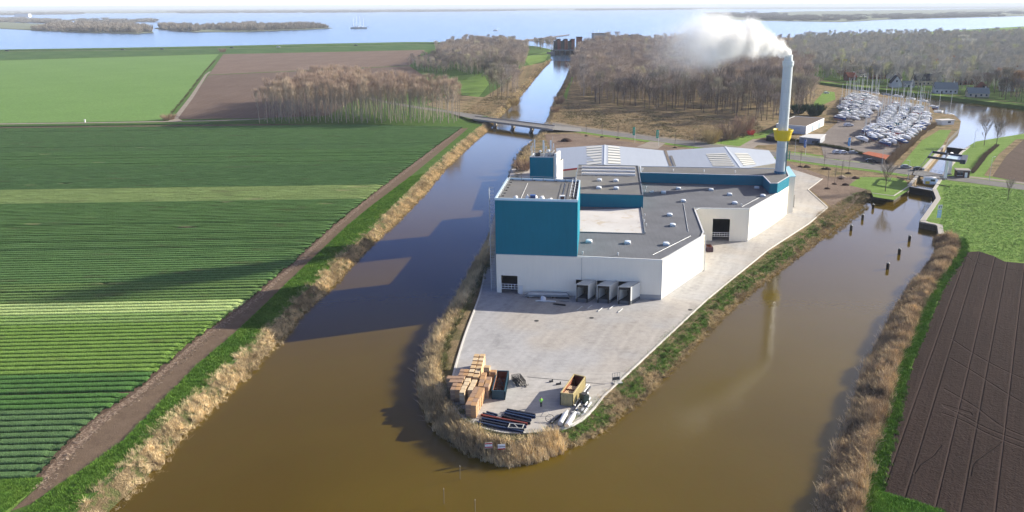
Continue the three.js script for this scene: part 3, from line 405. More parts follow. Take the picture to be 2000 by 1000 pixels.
// ------------------------------------------------------------------ the paved yard
const yardPoly = [...smooth([[-18.21, -265.22], [-17.45, -230.13], [-16.88, -199.52], [-18.13, -168.35], [-18.42, -152.38], [-18.31, -144.92], [-17.44, -137.87], [-16.18, -133.68], [-13.32, -129.51], [-9.04, -126.43], [-3.5, -125.86], [1.18, -126.88], [5.13, -129.75], [7.99, -134.47], [10.22, -139.72]], 2.5), ...[[22.13, -161.8], [38.05, -191.32], [63.6, -234.35], [84.58, -265.12], [98.21, -288.07], [100.13, -318.09], [112.15, -338.89], [105.5, -361.59], [98.66, -374.12], [86.73, -361.94], [29.08, -363.03], [-15.49, -363.88]]];
{
  let x0 = 1e9, x1 = -1e9, z0 = 1e9, z1 = -1e9; for (const [x, z] of yardPoly) { x0 = Math.min(x0, x); x1 = Math.max(x1, x); z0 = Math.min(z0, z); z1 = Math.max(z1, z); }
  const W = 1280, H = 2048, cx = 12, cz = -168;
  const t = tex(W, H, (u, v) => {
    const x = lerp(x0, x1, u), z = lerp(z0, z1, v), a = n2f(x * 0.09, z * 0.09, 401), b = n2(x * 6, z * 6, 403), dx = x - cx, dz = z - cz, rad = Math.hypot(dx, dz * 1.2);
    const sw = n2(rad * 1.5 + 3 * n2f(x * 0.1, z * 0.1, 419), Math.atan2(dz, dx) * 1.3, 405), sw2 = n2((x + 0.35 * z) * 1.1, (z - 0.35 * x) * 0.09, 407), lay = n2(x * 0.5, z * 5.2, 409);
    let k = 0.86 + 0.16 * a + 0.13 * (b - 0.5) + 0.12 * (n2(x * 1.4, z * 1.4, 423) - 0.5) + 0.07 * (sw - 0.5) + 0.14 * (sw2 - 0.5) + 0.07 * (n2(x * 2.6, z * 2.6, 421) - 0.5) + 0.07 * (lay - 0.5);
    let c = mixc([0.40, 0.375, 0.345], [0.385, 0.385, 0.39], sstep(0.35, 0.7, n2f(x * 0.06 + 9, z * 0.06, 411)));
    if (z > -150.2) { c = mixc(c, [0.46, 0.44, 0.41], 0.6); k += 0.10 * (n2(x * 0.25, z * 2.4, 413) - 0.5); }          // newer paving at the tip
    const st = n2f(x * 0.35 + 3, z * 0.35, 417); k -= 0.10 * sstep(0.66, 0.8, st);
    const px = Math.abs(((x * 0.94 + z * 0.2) / 2.0) % 1), pz = Math.abs(((z * 0.98 - x * 0.2) / 2.0) % 1); if (Math.min(px, pz) < 0.018) k -= 0.05;   // joints of the slabs
    return mulc(c, k);
  }, { wrap: false });
  const geo = flat(yardPoly, YL + 0.1), u = geo.attributes.uv; for (let i = 0; i < u.count; i++) u.setXY(i, (u.getX(i) - x0) / (x1 - x0), (-u.getY(i) - z0) / (z1 - z0));
  struct(mesh('paved_yard', geo, new THREE.MeshStandardMaterial({ map: t, roughness: 0.85 })));
  const edge = yardPoly.slice(0, -5);
  const kerb = merge([strip(edge, offsetLine(edge, 0.35), YL + 0.24, YL + 0.24, edge.length * 3), walls(edge, YL - 0.2, YL + 0.24, false), walls(offsetLine(edge, 0.35), YL, YL + 0.24, false)]);
  struct(mesh('yard_kerb', kerb, new THREE.MeshStandardMaterial({ color: col(0.58, 0.56, 0.52), roughness: 0.85, side: THREE.DoubleSide })));
  struct(mesh('yard_drain', strip([[-3.99, -147.99], [2.82, -146.55], [10.55, -144.69]], [[-3.99, -148.22], [2.83, -146.78], [10.56, -144.91]], YL + 0.105, YL + 0.105, 20), M.darkgrey));
}
// ------------------------------------------------------------------ the factory
const h = (v) => YL + v;
const panelBump = tex(256, 64, (u) => (Math.abs((u * 4) % 1) < 0.03 ? 0 : 1) * 0.5 + 0.5 * (0.5 + 0.5 * Math.sin(u * 2 * Math.PI * 40)), { colour: false, rep: [1 / 4, 1 / 4] });
const creamTex = tex(256, 256, (u, v) => { const a = fbm(u, v, 3, 5, 501), s = vnoise(u * 60, v * 4, 60, 503); return mulc([0.85, 0.80, 0.67], 0.93 + 0.09 * a + 0.03 * (s - 0.5)); }, { rep: [1 / 16, 1 / 16] });
const blueTex = tex(256, 256, (u, v) => { const a = fbm(u, v, 3, 5, 511), s = vnoise(u * 50, v * 5, 50, 513); return mulc([0.001, 0.165, 0.24], 0.88 + 0.16 * a + 0.06 * (s - 0.5)); }, { rep: [1 / 18, 1 / 18] });
const roofTex = tex(512, 512, (u, v) => { const a = fbm(u, v, 4, 5, 521), s = vnoise(u * 70, v * 6, 70, 523), seam = Math.abs((u * 16) % 1) < 0.05 ? 0.9 : 1; return mulc([0.165, 0.172, 0.19], (0.84 + 0.3 * a + 0.1 * (s - 0.5)) * seam * (0.96 + 0.08 * vnoise(u * 200, v * 200, 200, 525))); }, { rep: [1 / 18, 1 / 18] });
const roofTex2 = tex(512, 512, (u, v) => { const a = fbm(u, v, 4, 5, 531), b = fbm(u, v, 9, 4, 533), seam = Math.abs((u * 14) % 1) < 0.05 ? 0.92 : 1; return mulc(mixc([0.185, 0.185, 0.185], [0.21, 0.205, 0.17], sstep(0.5, 0.8, b) * 0.5), (0.85 + 0.3 * a) * seam); }, { rep: [1 / 16, 1 / 16] });
const whiteRoofTex = tex(512, 512, (u, v) => { const a = fbm(u, v, 4, 5, 541), b = fbm(u, v, 7, 4, 543); return mulc(mixc([0.62, 0.60, 0.585], [0.50, 0.42, 0.31], sstep(0.58, 0.82, b) * 0.7), 0.86 + 0.25 * a); }, { rep: [1 / 20, 1 / 20] });
const metalRoofTex = tex(512, 256, (u, v) => { const a = fbm(u, v, 3, 5, 551), s = vnoise(u * 40, v * 3, 40, 553); return mulc([0.43, 0.465, 0.50], 0.93 + 0.1 * a + 0.05 * (s - 0.5)); }, { rep: [1 / 24, 1 / 24] });
const F = {
  cream: std(creamTex, 0.55, panelBump, 0.012), roof: std(roofTex, 0.88), roofL: std(roofTex2, 0.88), whiteRoof: std(whiteRoofTex, 0.9),
  metal: std(metalRoofTex, 0.45, panelBump, 0.02, { metalness: 0.15 }), coping: mat(0.62, 0.66, 0.68, 0.4), bluecap: mat(0.03, 0.17, 0.24, 0.45), sheet: mat(0.66, 0.66, 0.60, 0.6),
  blueD: new THREE.MeshPhysicalMaterial({ map: blueTex, roughness: 0.7, specularIntensity: 0.3, side: THREE.DoubleSide, bumpMap: panelBump, bumpScale: 0.02 }),
  creamD: new THREE.MeshPhysicalMaterial({ map: creamTex, roughness: 0.6, specularIntensity: 0.4, side: THREE.DoubleSide }),
};
// a wall from p0 to p1 as seen from outside, left to right, with openings [[from, to, low, high], ...]
function wallFace(p0, p1, y0, y1, holes = [], thick = 0.3) {
  const l = Math.hypot(p1[0] - p0[0], p1[1] - p0[1]), s = new THREE.Shape([[0, y0], [l, y0], [l, y1], [0, y1]].map((q) => new THREE.Vector2(...q)));
  for (const [a, b, c, d] of holes) s.holes.push(new THREE.Path([[a, c], [a, d], [b, d], [b, c]].map((q) => new THREE.Vector2(...q))));
  const g = new THREE.ExtrudeGeometry(s, { depth: thick, bevelEnabled: false }); g.translate(0, 0, -thick);
  g.rotateY(-Math.atan2(p1[1] - p0[1], p1[0] - p0[0])); g.translate(p0[0], 0, p0[1]); return g;
}
const dist = (a, b) => Math.hypot(b[0] - a[0], b[1] - a[1]);
const A = [-12.64, -197.91], B = [7.07, -195.37], C = [8.57, -219.25], D = [-10.75, -222.71], TH = 23.96;
const E_ = [27.2, -192.02], F_ = [41.46, -215.11], G_ = [43.88, -245.65], K_ = [59.87, -244.25], Q_ = [73.99, -266.76];
const o1 = [72.02, -278.51], o2 = [71.24, -265.93], o3 = [73.68, -265.89], o4 = [80.69, -277.64], o5 = [83.97, -294.8], bL = [31.76, -284.77], bbL = [32.89, -297.17], bbR = [79.54, -291.94];
const midP = [[7.31, -249.11], [28.5, -246.32], [32, -294.52], [10.84, -296.93]];
const leftBack = [-5.2, -292];

// main hall
const hall = thing('factory_hall', 'long low cream factory hall with dark grey flat roofs and blue upper walls', 'factory', [0, 0, 0]);
{
  const fw = (p) => dist(A, p), front = wallFace(A, E_, h(0), h(10), [[fw([-11.54, -197.51]), fw([-7.48, -197.08]), h(0.02), h(4.6)], ...[1140, 1181, 1222].map((x) => [fw([lerp(A[0], E_[0], (x - 972) / 320), lerp(A[1], E_[1], (x - 972) / 320)]) - 1.5, fw([lerp(A[0], E_[0], (x - 972) / 320), lerp(A[1], E_[1], (x - 972) / 320)]) + 1.5, h(1.0), h(4.3)])]);
  const gk = (t) => t * dist(G_, K_);
  const w = mesh('wall', merge([front, wallFace(E_, F_, h(0), h(10)), wallFace(F_, G_, h(0), h(10)), wallFace(G_, K_, h(0), h(10), [[gk(0.345), gk(0.66), h(0.02), h(6.9)]]), wallFace(K_, o3, h(0), h(9.98)), wallFace(o3, o4, h(0), h(10)), walls([leftBack, [A[0] + 0.02, A[1] - 0.02]], h(0), h(10), false)]), F.cream, hall);
  mesh('back_wall', walls([o4, o5, bbR, [34, -300], leftBack], h(0), h(9.93), false), F.creamD, hall);
  const roofPoly = [A, E_, F_, G_, K_, o3, o4, o5, bbR, [34, -300], leftBack];
  mesh('flat_roof', flat(roofPoly, h(9.94)), F.roof, hall);
  const cap = (l, w2, m, y0 = 9.9, y1 = 10.16) => { const i = offsetLine(l, w2), j = offsetLine(l, -0.06); return merge([strip(j, i, h(y1), h(y1), l.length * 4), walls(j, h(y0), h(y1), false), walls(i, h(y0), h(y1), false)]); };
  mesh('roof_coping', cap([B, E_, F_, G_, K_, o3], 0.35, 0), new THREE.MeshStandardMaterial({ color: col(0.66, 0.67, 0.65), roughness: 0.5, side: THREE.DoubleSide }), hall);
  mesh('gravel_roof', flat([[8.83, -243.54], [28.02, -246.56], [25.86, -216.89], [7.98, -218.99]], h(9.99)), F.whiteRoof, hall);
  const edge = [[28.02, -246.56], [25.86, -216.89]]; mesh('roof_upstand', merge([beam([edge[0][0], h(10.1), edge[0][1]], [edge[1][0], h(10.1), edge[1][1]], 0.3, 0.35), beam([...[[7.97, -218.51], [25.81, -216.37]]].map((p) => p)[0].reduce((a, v, i) => (i ? [a[0], h(10.05), v] : [v]), []), [[25.81, -216.37][0], h(10.05), [25.81, -216.37][1]], 0.25, 0.25)]), mat(0.2, 0.21, 0.22, 0.7), hall);
  // seams of the roofing: a light line along two edges
  for (const s of [[[25.48, -196.67], [37.52, -214.13]], [[41.48, -251.82], [37.61, -218.86]], [[58.33, -247.44], [66.6, -260.04]]]) mesh('lightning_cable', bar([s[0][0], h(10.02), s[0][1]], [s[1][0], h(10.02), s[1][1]], 0.07, 4), M.galv, hall);
  // band block with the blue wall and the polygonal end that carries the chimney
  const bandPoly = [bL, o1, o2, o3, o4, o5, bbR, bbL];
  mesh('upper_wall', walls(bandPoly, h(9.95), h(13.3)), F.blueD, hall);
  mesh('upper_roof', flat(inset(bandPoly, 0.1), h(13.22)), F.roofL, hall);
  mesh('upper_coping', ring(bandPoly, 0.32, h(13.2), h(13.42)), F.coping, hall);
  // middle block
  mesh('middle_wall', walls(midP, h(9.9), h(13.9)), F.blueD, hall);
  mesh('middle_roof', flat(inset(midP, 0.1), h(13.82)), F.roofL, hall);
  mesh('middle_coping', ring(midP, 0.3, h(13.8), h(14.02)), mat(0.17, 0.2, 0.22, 0.5), hall);
  // three long roof lights with white backs on the middle roof
  for (const y of [324.6, 331, 337.3]) { const a = c0([11.62, -284.36], [11.86, -290.5], [11.39, -278.55], y), b = c0([29.71, -282.15], [30.32, -288.2], [29.14, -276.42], y);
    const d = [b[0] - a[0], b[1] - a[1]], k = Math.hypot(...d), g = new THREE.CylinderGeometry(0.62, 0.62, k, 3, 1); g.rotateZ(Math.PI / 2); g.rotateX(0.6); g.rotateY(-Math.atan2(d[1], d[0])); g.translate((a[0] + b[0]) / 2, h(14.2), (a[1] + b[1]) / 2); mesh('roof_light_ridge', g, mat(0.75, 0.75, 0.73, 0.5), hall); }
  function c0(m, f, n, y) { return y < 328 ? f : y > 335 ? n : m; }
  // flat skylights on kerbs
  const sky1 = [[10.57, -208.51], [20.32, -207.25], [29.91, -205.68], [34.32, -224.92], [35.16, -236.8], [41.86, -254.87], [37.45, -267.53], [43.13, -273.44], [53.49, -271.24], [58.08, -264.09], [57.09, -251.8], [69.25, -274.64], [68.19, -262.02]], sky2 = [[16.7, -268.56], [22, -267.63], [15.83, -256.52], [21.14, -255.66]];
  const curb = box(1.55, 0.4, 1.75, 0, 0.2, 0), dome = new THREE.SphereGeometry(1, 10, 5, 0, Math.PI * 2, 0, Math.PI / 2); dome.scale(0.98, 0.34, 1.1); { const p = dome.attributes.position; for (let i = 0; i < p.count; i++) { const q = (v, m) => Math.sign(v) * Math.min(Math.abs(v) * 1.35, m); p.setX(i, q(p.getX(i), 0.74)); p.setZ(i, q(p.getZ(i), 0.84)); } dome.computeVertexNormals(); }
  const domeM = new THREE.MeshPhysicalMaterial({ color: col(0.78, 0.83, 0.86), roughness: 0.2, clearcoat: 0.5 }), curbM = mat(0.50, 0.52, 0.53, 0.6), tn = -Math.atan2(E_[1] - A[1], E_[0] - A[0]);
  for (const [pts, y] of [[sky1, 9.94], [sky2, 13.82]]) for (const [x, z] of pts) { const k = mesh('skylight', curb, curbM, hall); k.position.set(x, h(y), z); k.rotation.y = tn; const dm = mesh('dome', dome, domeM, k); dm.position.y = 0.4; }
  // small vents and pipes on the roofs
  const vent = merge([cyl(0.14, 0.14, 0.6, 0, 0, 0, 8), cyl(0.24, 0.2, 0.16, 0, 0.6, 0, 8)]);
  for (const [x, z] of [[8.48, -197.52], [17.01, -196.53], [58.43, -248.62], [31.65, -268.88], [32.62, -274.5], [26.97, -229.45], [27.03, -224.84], [27.85, -236.07]]) { const v = mesh('roof_vent', vent, M.galv, hall); v.position.set(x, h(9.94), z); }
  for (const [x, z] of [[33, -289.82], [43.36, -287.72], [53.67, -286.11], [64.05, -284.52]]) { const v = mesh('roof_vent', vent, M.white, hall); v.position.set(x, h(13.22), z); }
  const rv = mesh('roof_hatch', merge([box(1.2, 0.25, 0.9, 0, 0.2, 0, 0.3, 0, 0.25), box(0.9, 0.4, 0.7, 0, 0.1, 0)]), M.white, hall); { const p = [33.81, -268.84]; rv.position.set(p[0], h(9.96), p[1]); }
  // gates of bars across the door openings
  const gate = (a, b, y0, y1, n) => { const g = []; for (const t of [0, 0.5, 1]) g.push(bar([a[0], lerp(y0, y1, t), a[1]], [b[0], lerp(y0, y1, t), b[1]], 0.07, 4)); for (let i = 0; i <= n; i++) { const x = lerp(a[0], b[0], i / n), z = lerp(a[1], b[1], i / n); g.push(bar([x, y0, z], [x, y1, z], 0.06, 4)); } return merge(g); };
  mesh('bar_gate', gate([-11.42, -197.58], [-7.35, -197], h(1.25), h(2.45), 5), M.white, hall);
  { const a = [lerp(G_[0], K_[0], 0.345), lerp(G_[1], K_[1], 0.345) + 0.1], b = [lerp(G_[0], K_[0], 0.66), lerp(G_[1], K_[1], 0.66) + 0.1]; mesh('bar_gate', gate(a, b, h(1.5), h(2.7), 7), M.white, hall); }
  mesh('side_door', wallFace([-7.15, -196.61], [-6.2, -196.45], h(0.05), h(2.3), [], 0.1), mat(0.7, 0.7, 0.66, 0.5), hall);
  mesh('wall_joint', beam([[8.14, -194.96][0], h(0), lerp(A[1], E_[1], 0.513) + 0.33], [[8.14, -194.96][0], h(9.9), lerp(A[1], E_[1], 0.513) + 0.33], 0.1, 0.08), mat(0.4, 0.4, 0.37, 0.7), hall);
  for (const g of [wallFace([E_[0] - 6.5, lerp(A[1], E_[1], 0.84) + 0.06], [E_[0], E_[1] + 0.06], h(0.02), h(1.3), [], 0.2), wallFace([E_[0] + 0.05, E_[1] + 0.03], [F_[0] + 0.05, F_[1] + 0.03], h(0.02), h(0.35), [], 0.1), wallFace([K_[0] + 0.05, K_[1] + 0.03], [o4[0] + 0.05, o4[1] + 0.03], h(0.02), h(0.35), [], 0.1)]) mesh('plinth', g, mat(0.36, 0.36, 0.35, 0.8), hall);
  mesh('gutter_pipe', bar([F_[0] + 0.2, h(0), F_[1] + 0.2], [F_[0] + 0.2, h(10), F_[1] + 0.2], 0.12, 6), M.galv, hall);
  for (const q of [E_, K_]) mesh('corner_trim', bar([q[0], h(0), q[1]], [q[0], h(10), q[1]], 0.11, 6), F.coping, hall);
  // slanted loading docks along the front
  for (const [fl, fr, br] of [[[6.65, -190.92], [9.62, -190.34], [11.53, -193.83]], [[11.63, -190.14], [14.64, -189.56], [16.84, -193.4]], [[16.49, -189.01], [19.55, -188.62], [22.13, -192.41]]]) {
    const v = [br[0] - fr[0], br[1] - fr[1]], bl = [fl[0] + v[0], fl[1] + v[1]], T = 4.5, z0 = 0.9, th = 0.14;
    const k = mesh('dock_shelter', merge([wallFace(fr, br, h(z0), h(T), [], th), wallFace(bl, fl, h(z0), h(T), [], th), flat([fl, fr, br, bl], h(T)), flat([fl, fr, br, bl], h(T) - th), walls([fl, fr], h(T) - th, h(T), false)]), new THREE.MeshStandardMaterial({ color: col(0.56, 0.57, 0.54), roughness: 0.6, side: THREE.DoubleSide }), hall);
    const u = [fr[0] - fl[0], fr[1] - fl[1]], ul = Math.hypot(...u), fx = (t, o = 0) => [fl[0] + u[0] * t + (u[1] / ul) * -o, fl[1] + u[1] * t + (u[0] / ul) * o];
    mesh('dock_seal', merge([wallFace(fx(0.03), fx(0.13), h(z0 + 0.1), h(T - 0.15), [], 0.1), wallFace(fx(0.87), fx(0.97), h(z0 + 0.1), h(T - 0.15), [], 0.1), wallFace(fx(0.03), fx(0.97), h(T - 0.75), h(T - 0.15), [], 0.12)]), M.black, k);
    mesh('dock_curtain', wallFace([bl[0], bl[1] + 0.1], [br[0] - 0.2, br[1] + 0.1], h(1.0), h(T - 0.2), [], 0.06), M.black, k);
    mesh('dock_leveller', merge([flat([fl, fr, br, bl], h(1.0)), walls([fl, fr, br, bl], h(0), h(1.0))]), mat(0.11, 0.12, 0.13, 0.8), k);
    for (const t of [0.1, 0.9]) mesh('bumper', beam([fx(t, 0.15)[0], h(0.15), fx(t, 0.15)[1]], [fx(t, 0.15)[0], h(1.05), fx(t, 0.15)[1]], 0.3, 0.3), M.black, k);
  }
  // annex with the pale metal roof and the flue at its corner
  const ax = [[81.25, -279.78], [83.55, -280.62], [86.41, -299.55], [84.68, -297.58]];
  mesh('annex_wall', walls(ax, h(0), h(12.55)), F.creamD, hall); mesh('annex_roof', prism(ax.map((p, i) => [p[0] + (i === 1 || i === 2 ? 0.2 : 0), p[1]]), h(12.56), h(12.75)), mat(0.30, 0.58, 0.68, 0.4), hall);
  const fl = [85.59, -289.05]; mesh('flue', merge([cyl(0.35, 0.35, 4.6, fl[0] + 0.6, h(0), fl[1], 8), cyl(0.22, 0.22, 4.2, fl[0] - 0.3, h(0), fl[1], 8), box(1.3, 2.2, 0.8, fl[0] - 0.8, h(1.4), fl[1] + 0.1)]), mat(0.33, 0.32, 0.30, 0.5), hall);
}

// process tower
const tower = thing('process_tower', 'tall deep blue box tower on the cream front wall, beside the canal', 'tower', [0, 0, 0]);
{
  const P4 = [A, B, C, D];
  mesh('blue_wall', walls(P4.map((p, i) => [p[0] + (i === 1 || i === 2 ? 0.03 : -0.03), p[1] + (i < 2 ? 0.05 : 0)]), h(10.02), h(TH)), F.blueD, tower);
  mesh('flat_roof', flat(inset(P4, 0.05), h(TH - 0.45)), F.roofL, tower);
  mesh('parapet', ring(P4.map((p, i) => [p[0] + (i === 1 || i === 2 ? 0.06 : -0.06), p[1] + (i < 2 ? 0.08 : -0.03)]), 0.32, h(TH - 0.5), h(TH + 0.06)), mat(0.52, 0.66, 0.74, 0.4), tower);
  mesh('drip_edge', beam([A[0], h(10.0), A[1] + 0.1], [B[0], h(10.0), B[1] + 0.1], 0.16, 0.1), mat(0.6, 0.6, 0.56, 0.5), tower);
  // frames of pipe along the two sides of the roof
  const rail = (a, b, n) => { for (let i = 0; i <= n; i++) { const x = lerp(a[0], b[0], i / n), z = lerp(a[1], b[1], i / n); mesh('rail_post', merge([bar([x, h(TH - 0.45), z], [x, h(TH + 0.75), z], 0.05, 4), box(0.5, 0.16, 0.4, x + 0.5, h(TH - 0.36), z)]), M.darkgrey, tower); } mesh('rail_bar', merge([bar([a[0], h(TH + 0.75), a[1]], [b[0], h(TH + 0.75), b[1]], 0.05, 4), bar([a[0], h(TH + 0.3), a[1]], [b[0], h(TH + 0.3), b[1]], 0.05, 4)]), M.galv, tower); };
  rail([A[0] + 1, A[1] - 0.9], [D[0] + 0.9, D[1] + 0.9], 7); rail([B[0] - 1, B[1] - 0.9], [C[0] - 1, C[1] + 0.9], 7); rail([D[0] + 0.9, D[1] + 0.9], [C[0] - 1, C[1] + 0.9], 6); rail([B[0] - 1.9, B[1] - 1], [C[0] - 1.9, C[1] + 1.2], 6);
  for (const x of [-6.5, 3.4]) mesh('roof_cable', bar([x, h(TH - 0.4), -198.5], [x + 1.3, h(TH - 0.4), -217.5], 0.05, 4), M.white, tower);
  // ladder cage and service platform on the canal side
  const cg = []; for (let y = 0; y < 26.5; y += 0.9) cg.push(beam([-14.1, h(y), -199.2], [-13, h(y), -199.2], 0.06, 0.06), beam([-14.1, h(y), -200.4], [-13, h(y), -200.4], 0.06, 0.06)); for (const z of [-199.2, -200.4]) cg.push(bar([-14.1, h(0), z], [-14.1, h(26), z], 0.06, 4)); 
  mesh('ladder_cage', merge(cg), M.galv, tower);
  for (let k = 0; k < 6; k++) { const z = -203 - k * 3.2; mesh('cable_support', merge([bar([-13.2 + k * 0.2, h(0), z], [-13.2 + k * 0.2, h(13), z], 0.07, 4), bar([-13.9 + k * 0.2, h(0), z], [-13.9 + k * 0.2, h(13), z], 0.05, 4)]), M.steel, tower); }
}
// what stands about on the tower roof
const roofY = h(TH - 0.45);
const tarp = (w, d, hh, seed) => { const g = new THREE.SphereGeometry(1, 9, 6, 0, 7, 0, Math.PI / 2), p = g.attributes.position; for (let i = 0; i < p.count; i++) { const k = 0.75 + 0.5 * n2(p.getX(i) * 2.3 + seed, p.getZ(i) * 2.3 + p.getY(i), seed); p.setXYZ(i, p.getX(i) * w * k, p.getY(i) * hh * k, p.getZ(i) * d * k); } g.computeVertexNormals(); return g; };
[[1007, 387, 0.75, 0.6, 'white crumpled sack pile nearest the canal corner of the tower roof'], [1030, 387.5, 0.8, 0.8, 'white crumpled sack left of the dark blue box on the tower roof'], [1046.5, 387.5, 0.6, 0.7, 'white crumpled sack right of the dark blue box on the tower roof'], [1059, 388, 0.7, 0.75, 'white crumpled sack beside a dark tool, middle of the tower roof edge'], [1075, 389, 0.7, 0.35, 'low flat white sack, the nearest to the white cabinet on the tower roof']].forEach(([x, y, w, hh, lab], i) => { const p = [x, y]; const q = [lerp(-12.64, 7.07, (x - 966.5) / 161.5), lerp(-197.9, -195.4, (x - 966.5) / 161.5) - 1.6]; const o = mesh('sack_pile', tarp(w, 0.6, hh * 1.3, 31 + i), mat(0.74, 0.75, 0.76, 0.8)); o.position.set(q[0], roofY, q[1]); tag(o, lab, 'sack', 'sacks on the tower roof'); });
{
  const b = thing('tool_box', 'dark blue box standing at the front edge of the tower roof', 'box', [-3.55, roofY, -198.3]); mesh('body', box(1.25, 1.0, 1.0, 0, 0.5, 0), mat(0.01, 0.03, 0.12, 0.5), b); mesh('lid', box(1.32, 0.12, 1.08, 0, 1.07, 0), mat(0.03, 0.10, 0.32, 0.4), b);
  const c = thing('air_unit', 'white cabinet with brown front near the right front corner of the tower roof', 'cabinet', [3.5, roofY, -197.5]); mesh('body', box(1.25, 1.15, 1.0, 0, 0.58, 0), M.white, c); mesh('grille', box(0.95, 0.85, 0.08, 0, 0.55, 0.52), mat(0.09, 0.035, 0.025, 0.6), c);
}

// antenna tower behind
const t2 = thing('antenna_tower', 'smaller blue tower behind, crowned with phone masts', 'tower', [0, 0, 0]);
{
  const a = [-5.44, -255.64], b = [1.82, -255.03], c = [3.1, -261.4], d = [-4.3, -262.2], T = 24;
  mesh('blue_wall', merge([walls([d, a, b], h(0), h(T - 0.2), false)]), F.blueD, t2);
  mesh('white_wall', walls([b, c, d], h(0), h(T), false), F.creamD, t2); mesh('flat_roof', flat([a, b, c, d], h(T - 0.3)), F.roof, t2);
  mesh('parapet', ring([a, b, c, d], 0.25, h(T - 0.35), h(T)), F.coping, t2);
  mesh('corner_fin', prism([[b[0] + 0.1, b[1] - 0.3], [b[0] + 0.75, b[1] - 0.3], [c[0] + 0.75, c[1]], [c[0], c[1]]].map((p) => [p[0] + 0.15, p[1]]), h(0), h(T + 0.9)), mat(0.7, 0.7, 0.68, 0.5), t2);
  mesh('lift_shaft', walls([d, c, [5, -271.5], [-3.4, -272.4]], h(0), h(20.5)), F.creamD, t2); mesh('lift_roof', flat([d, c, [5, -271.5], [-3.4, -272.4]], h(20.5)), F.roof, t2);
  mesh('roof_frame', merge([[-4.8, -256], [-4.6, -260.5], [1.4, -255.6], [2.2, -260]].flatMap((p, i, s) => [bar([p[0], h(T - 0.3), p[1]], [p[0], h(T + 1.2), p[1]], 0.08, 4), bar([p[0], h(T + 1.2), p[1]], [s[(i + 1) % 4][0], h(T + 1.2), s[(i + 1) % 4][1]], 0.07, 4), bar([p[0], h(T + 0.5), p[1]], [s[(i + 1) % 4][0], h(T + 0.5), s[(i + 1) % 4][1]], 0.06, 4)])), M.steel, t2);
  // masts with panel antennas
  [[-5.0, -255.8, 3.2, 0.13, 1.4], [-3.9, -255.6, 5.2, 0.16, 2.6], [-4.6, -258.5, 3.6, 0.12, 1.2], [-1.2, -255.8, 4.9, 0.2, 3.0], [-1.0, -259, 3.6, 0.12, 1.5], [-0.4, -255.5, 3.2, 0.1, 1], [1.0, -255.6, 4.9, 0.2, 3.2], [1.6, -256.4, 6.0, 0.07, 0], [1.9, -259, 3.4, 0.12, 1.3]].forEach(([x, z, hh, r, pl]) => { const m = mesh('mast', bar([x, h(T - 0.3), z], [x, h(T + hh), z], r * 0.5, 5), M.galv, t2); if (pl) mesh('panel_antenna', box(r * 2.3, pl, r * 1.4, x, h(T + hh - pl / 2 + 0.1), z + 0.16), mat(0.72, 0.74, 0.75, 0.5), m); });
  for (const [x, z, r] of [[-2.2, -256, 0.45], [0.3, -257, 0.6]]) { const g = new THREE.SphereGeometry(r, 10, 6, 0, 7, 0, 1.0); g.rotateX(1.5); g.translate(x, h(T + 1.6), z); mesh('dish', g, new THREE.MeshStandardMaterial({ color: col(0.75, 0.76, 0.77), roughness: 0.5, side: THREE.DoubleSide }), t2); }
  for (const [x, z] of [[-3.4, -257], [-2.6, -258.4], [-0.3, -257.8], [0.8, -258]]) mesh('equipment_cabinet', box(0.8, 1.1, 0.6, x, h(T + 0.25), z), x < -2 ? M.darkgrey : mat(0.4, 0.42, 0.43, 0.6), t2);
}
// pipes and frames in the gap between tower and shed
{
  const g = thing('pipe_rack', 'grey pipe rack in the shaded gap beside the antenna tower', 'pipes', [0, 0, 0]); const q = [7.48, -315.61];
  for (let i = 0; i < 4; i++) mesh('pipe', bar([q[0] - 3.4, h(4 + i * 0.9), q[1] + i * 0.8], [q[0] + 3.6, h(4 + i * 0.9), q[1] + i * 0.8], 0.22, 6), M.galv, g); for (const x of [-3, 0, 3]) mesh('post', box(0.3, 8, 0.3, q[0] + x, h(4), q[1] + 1.6), M.steel, g);
}

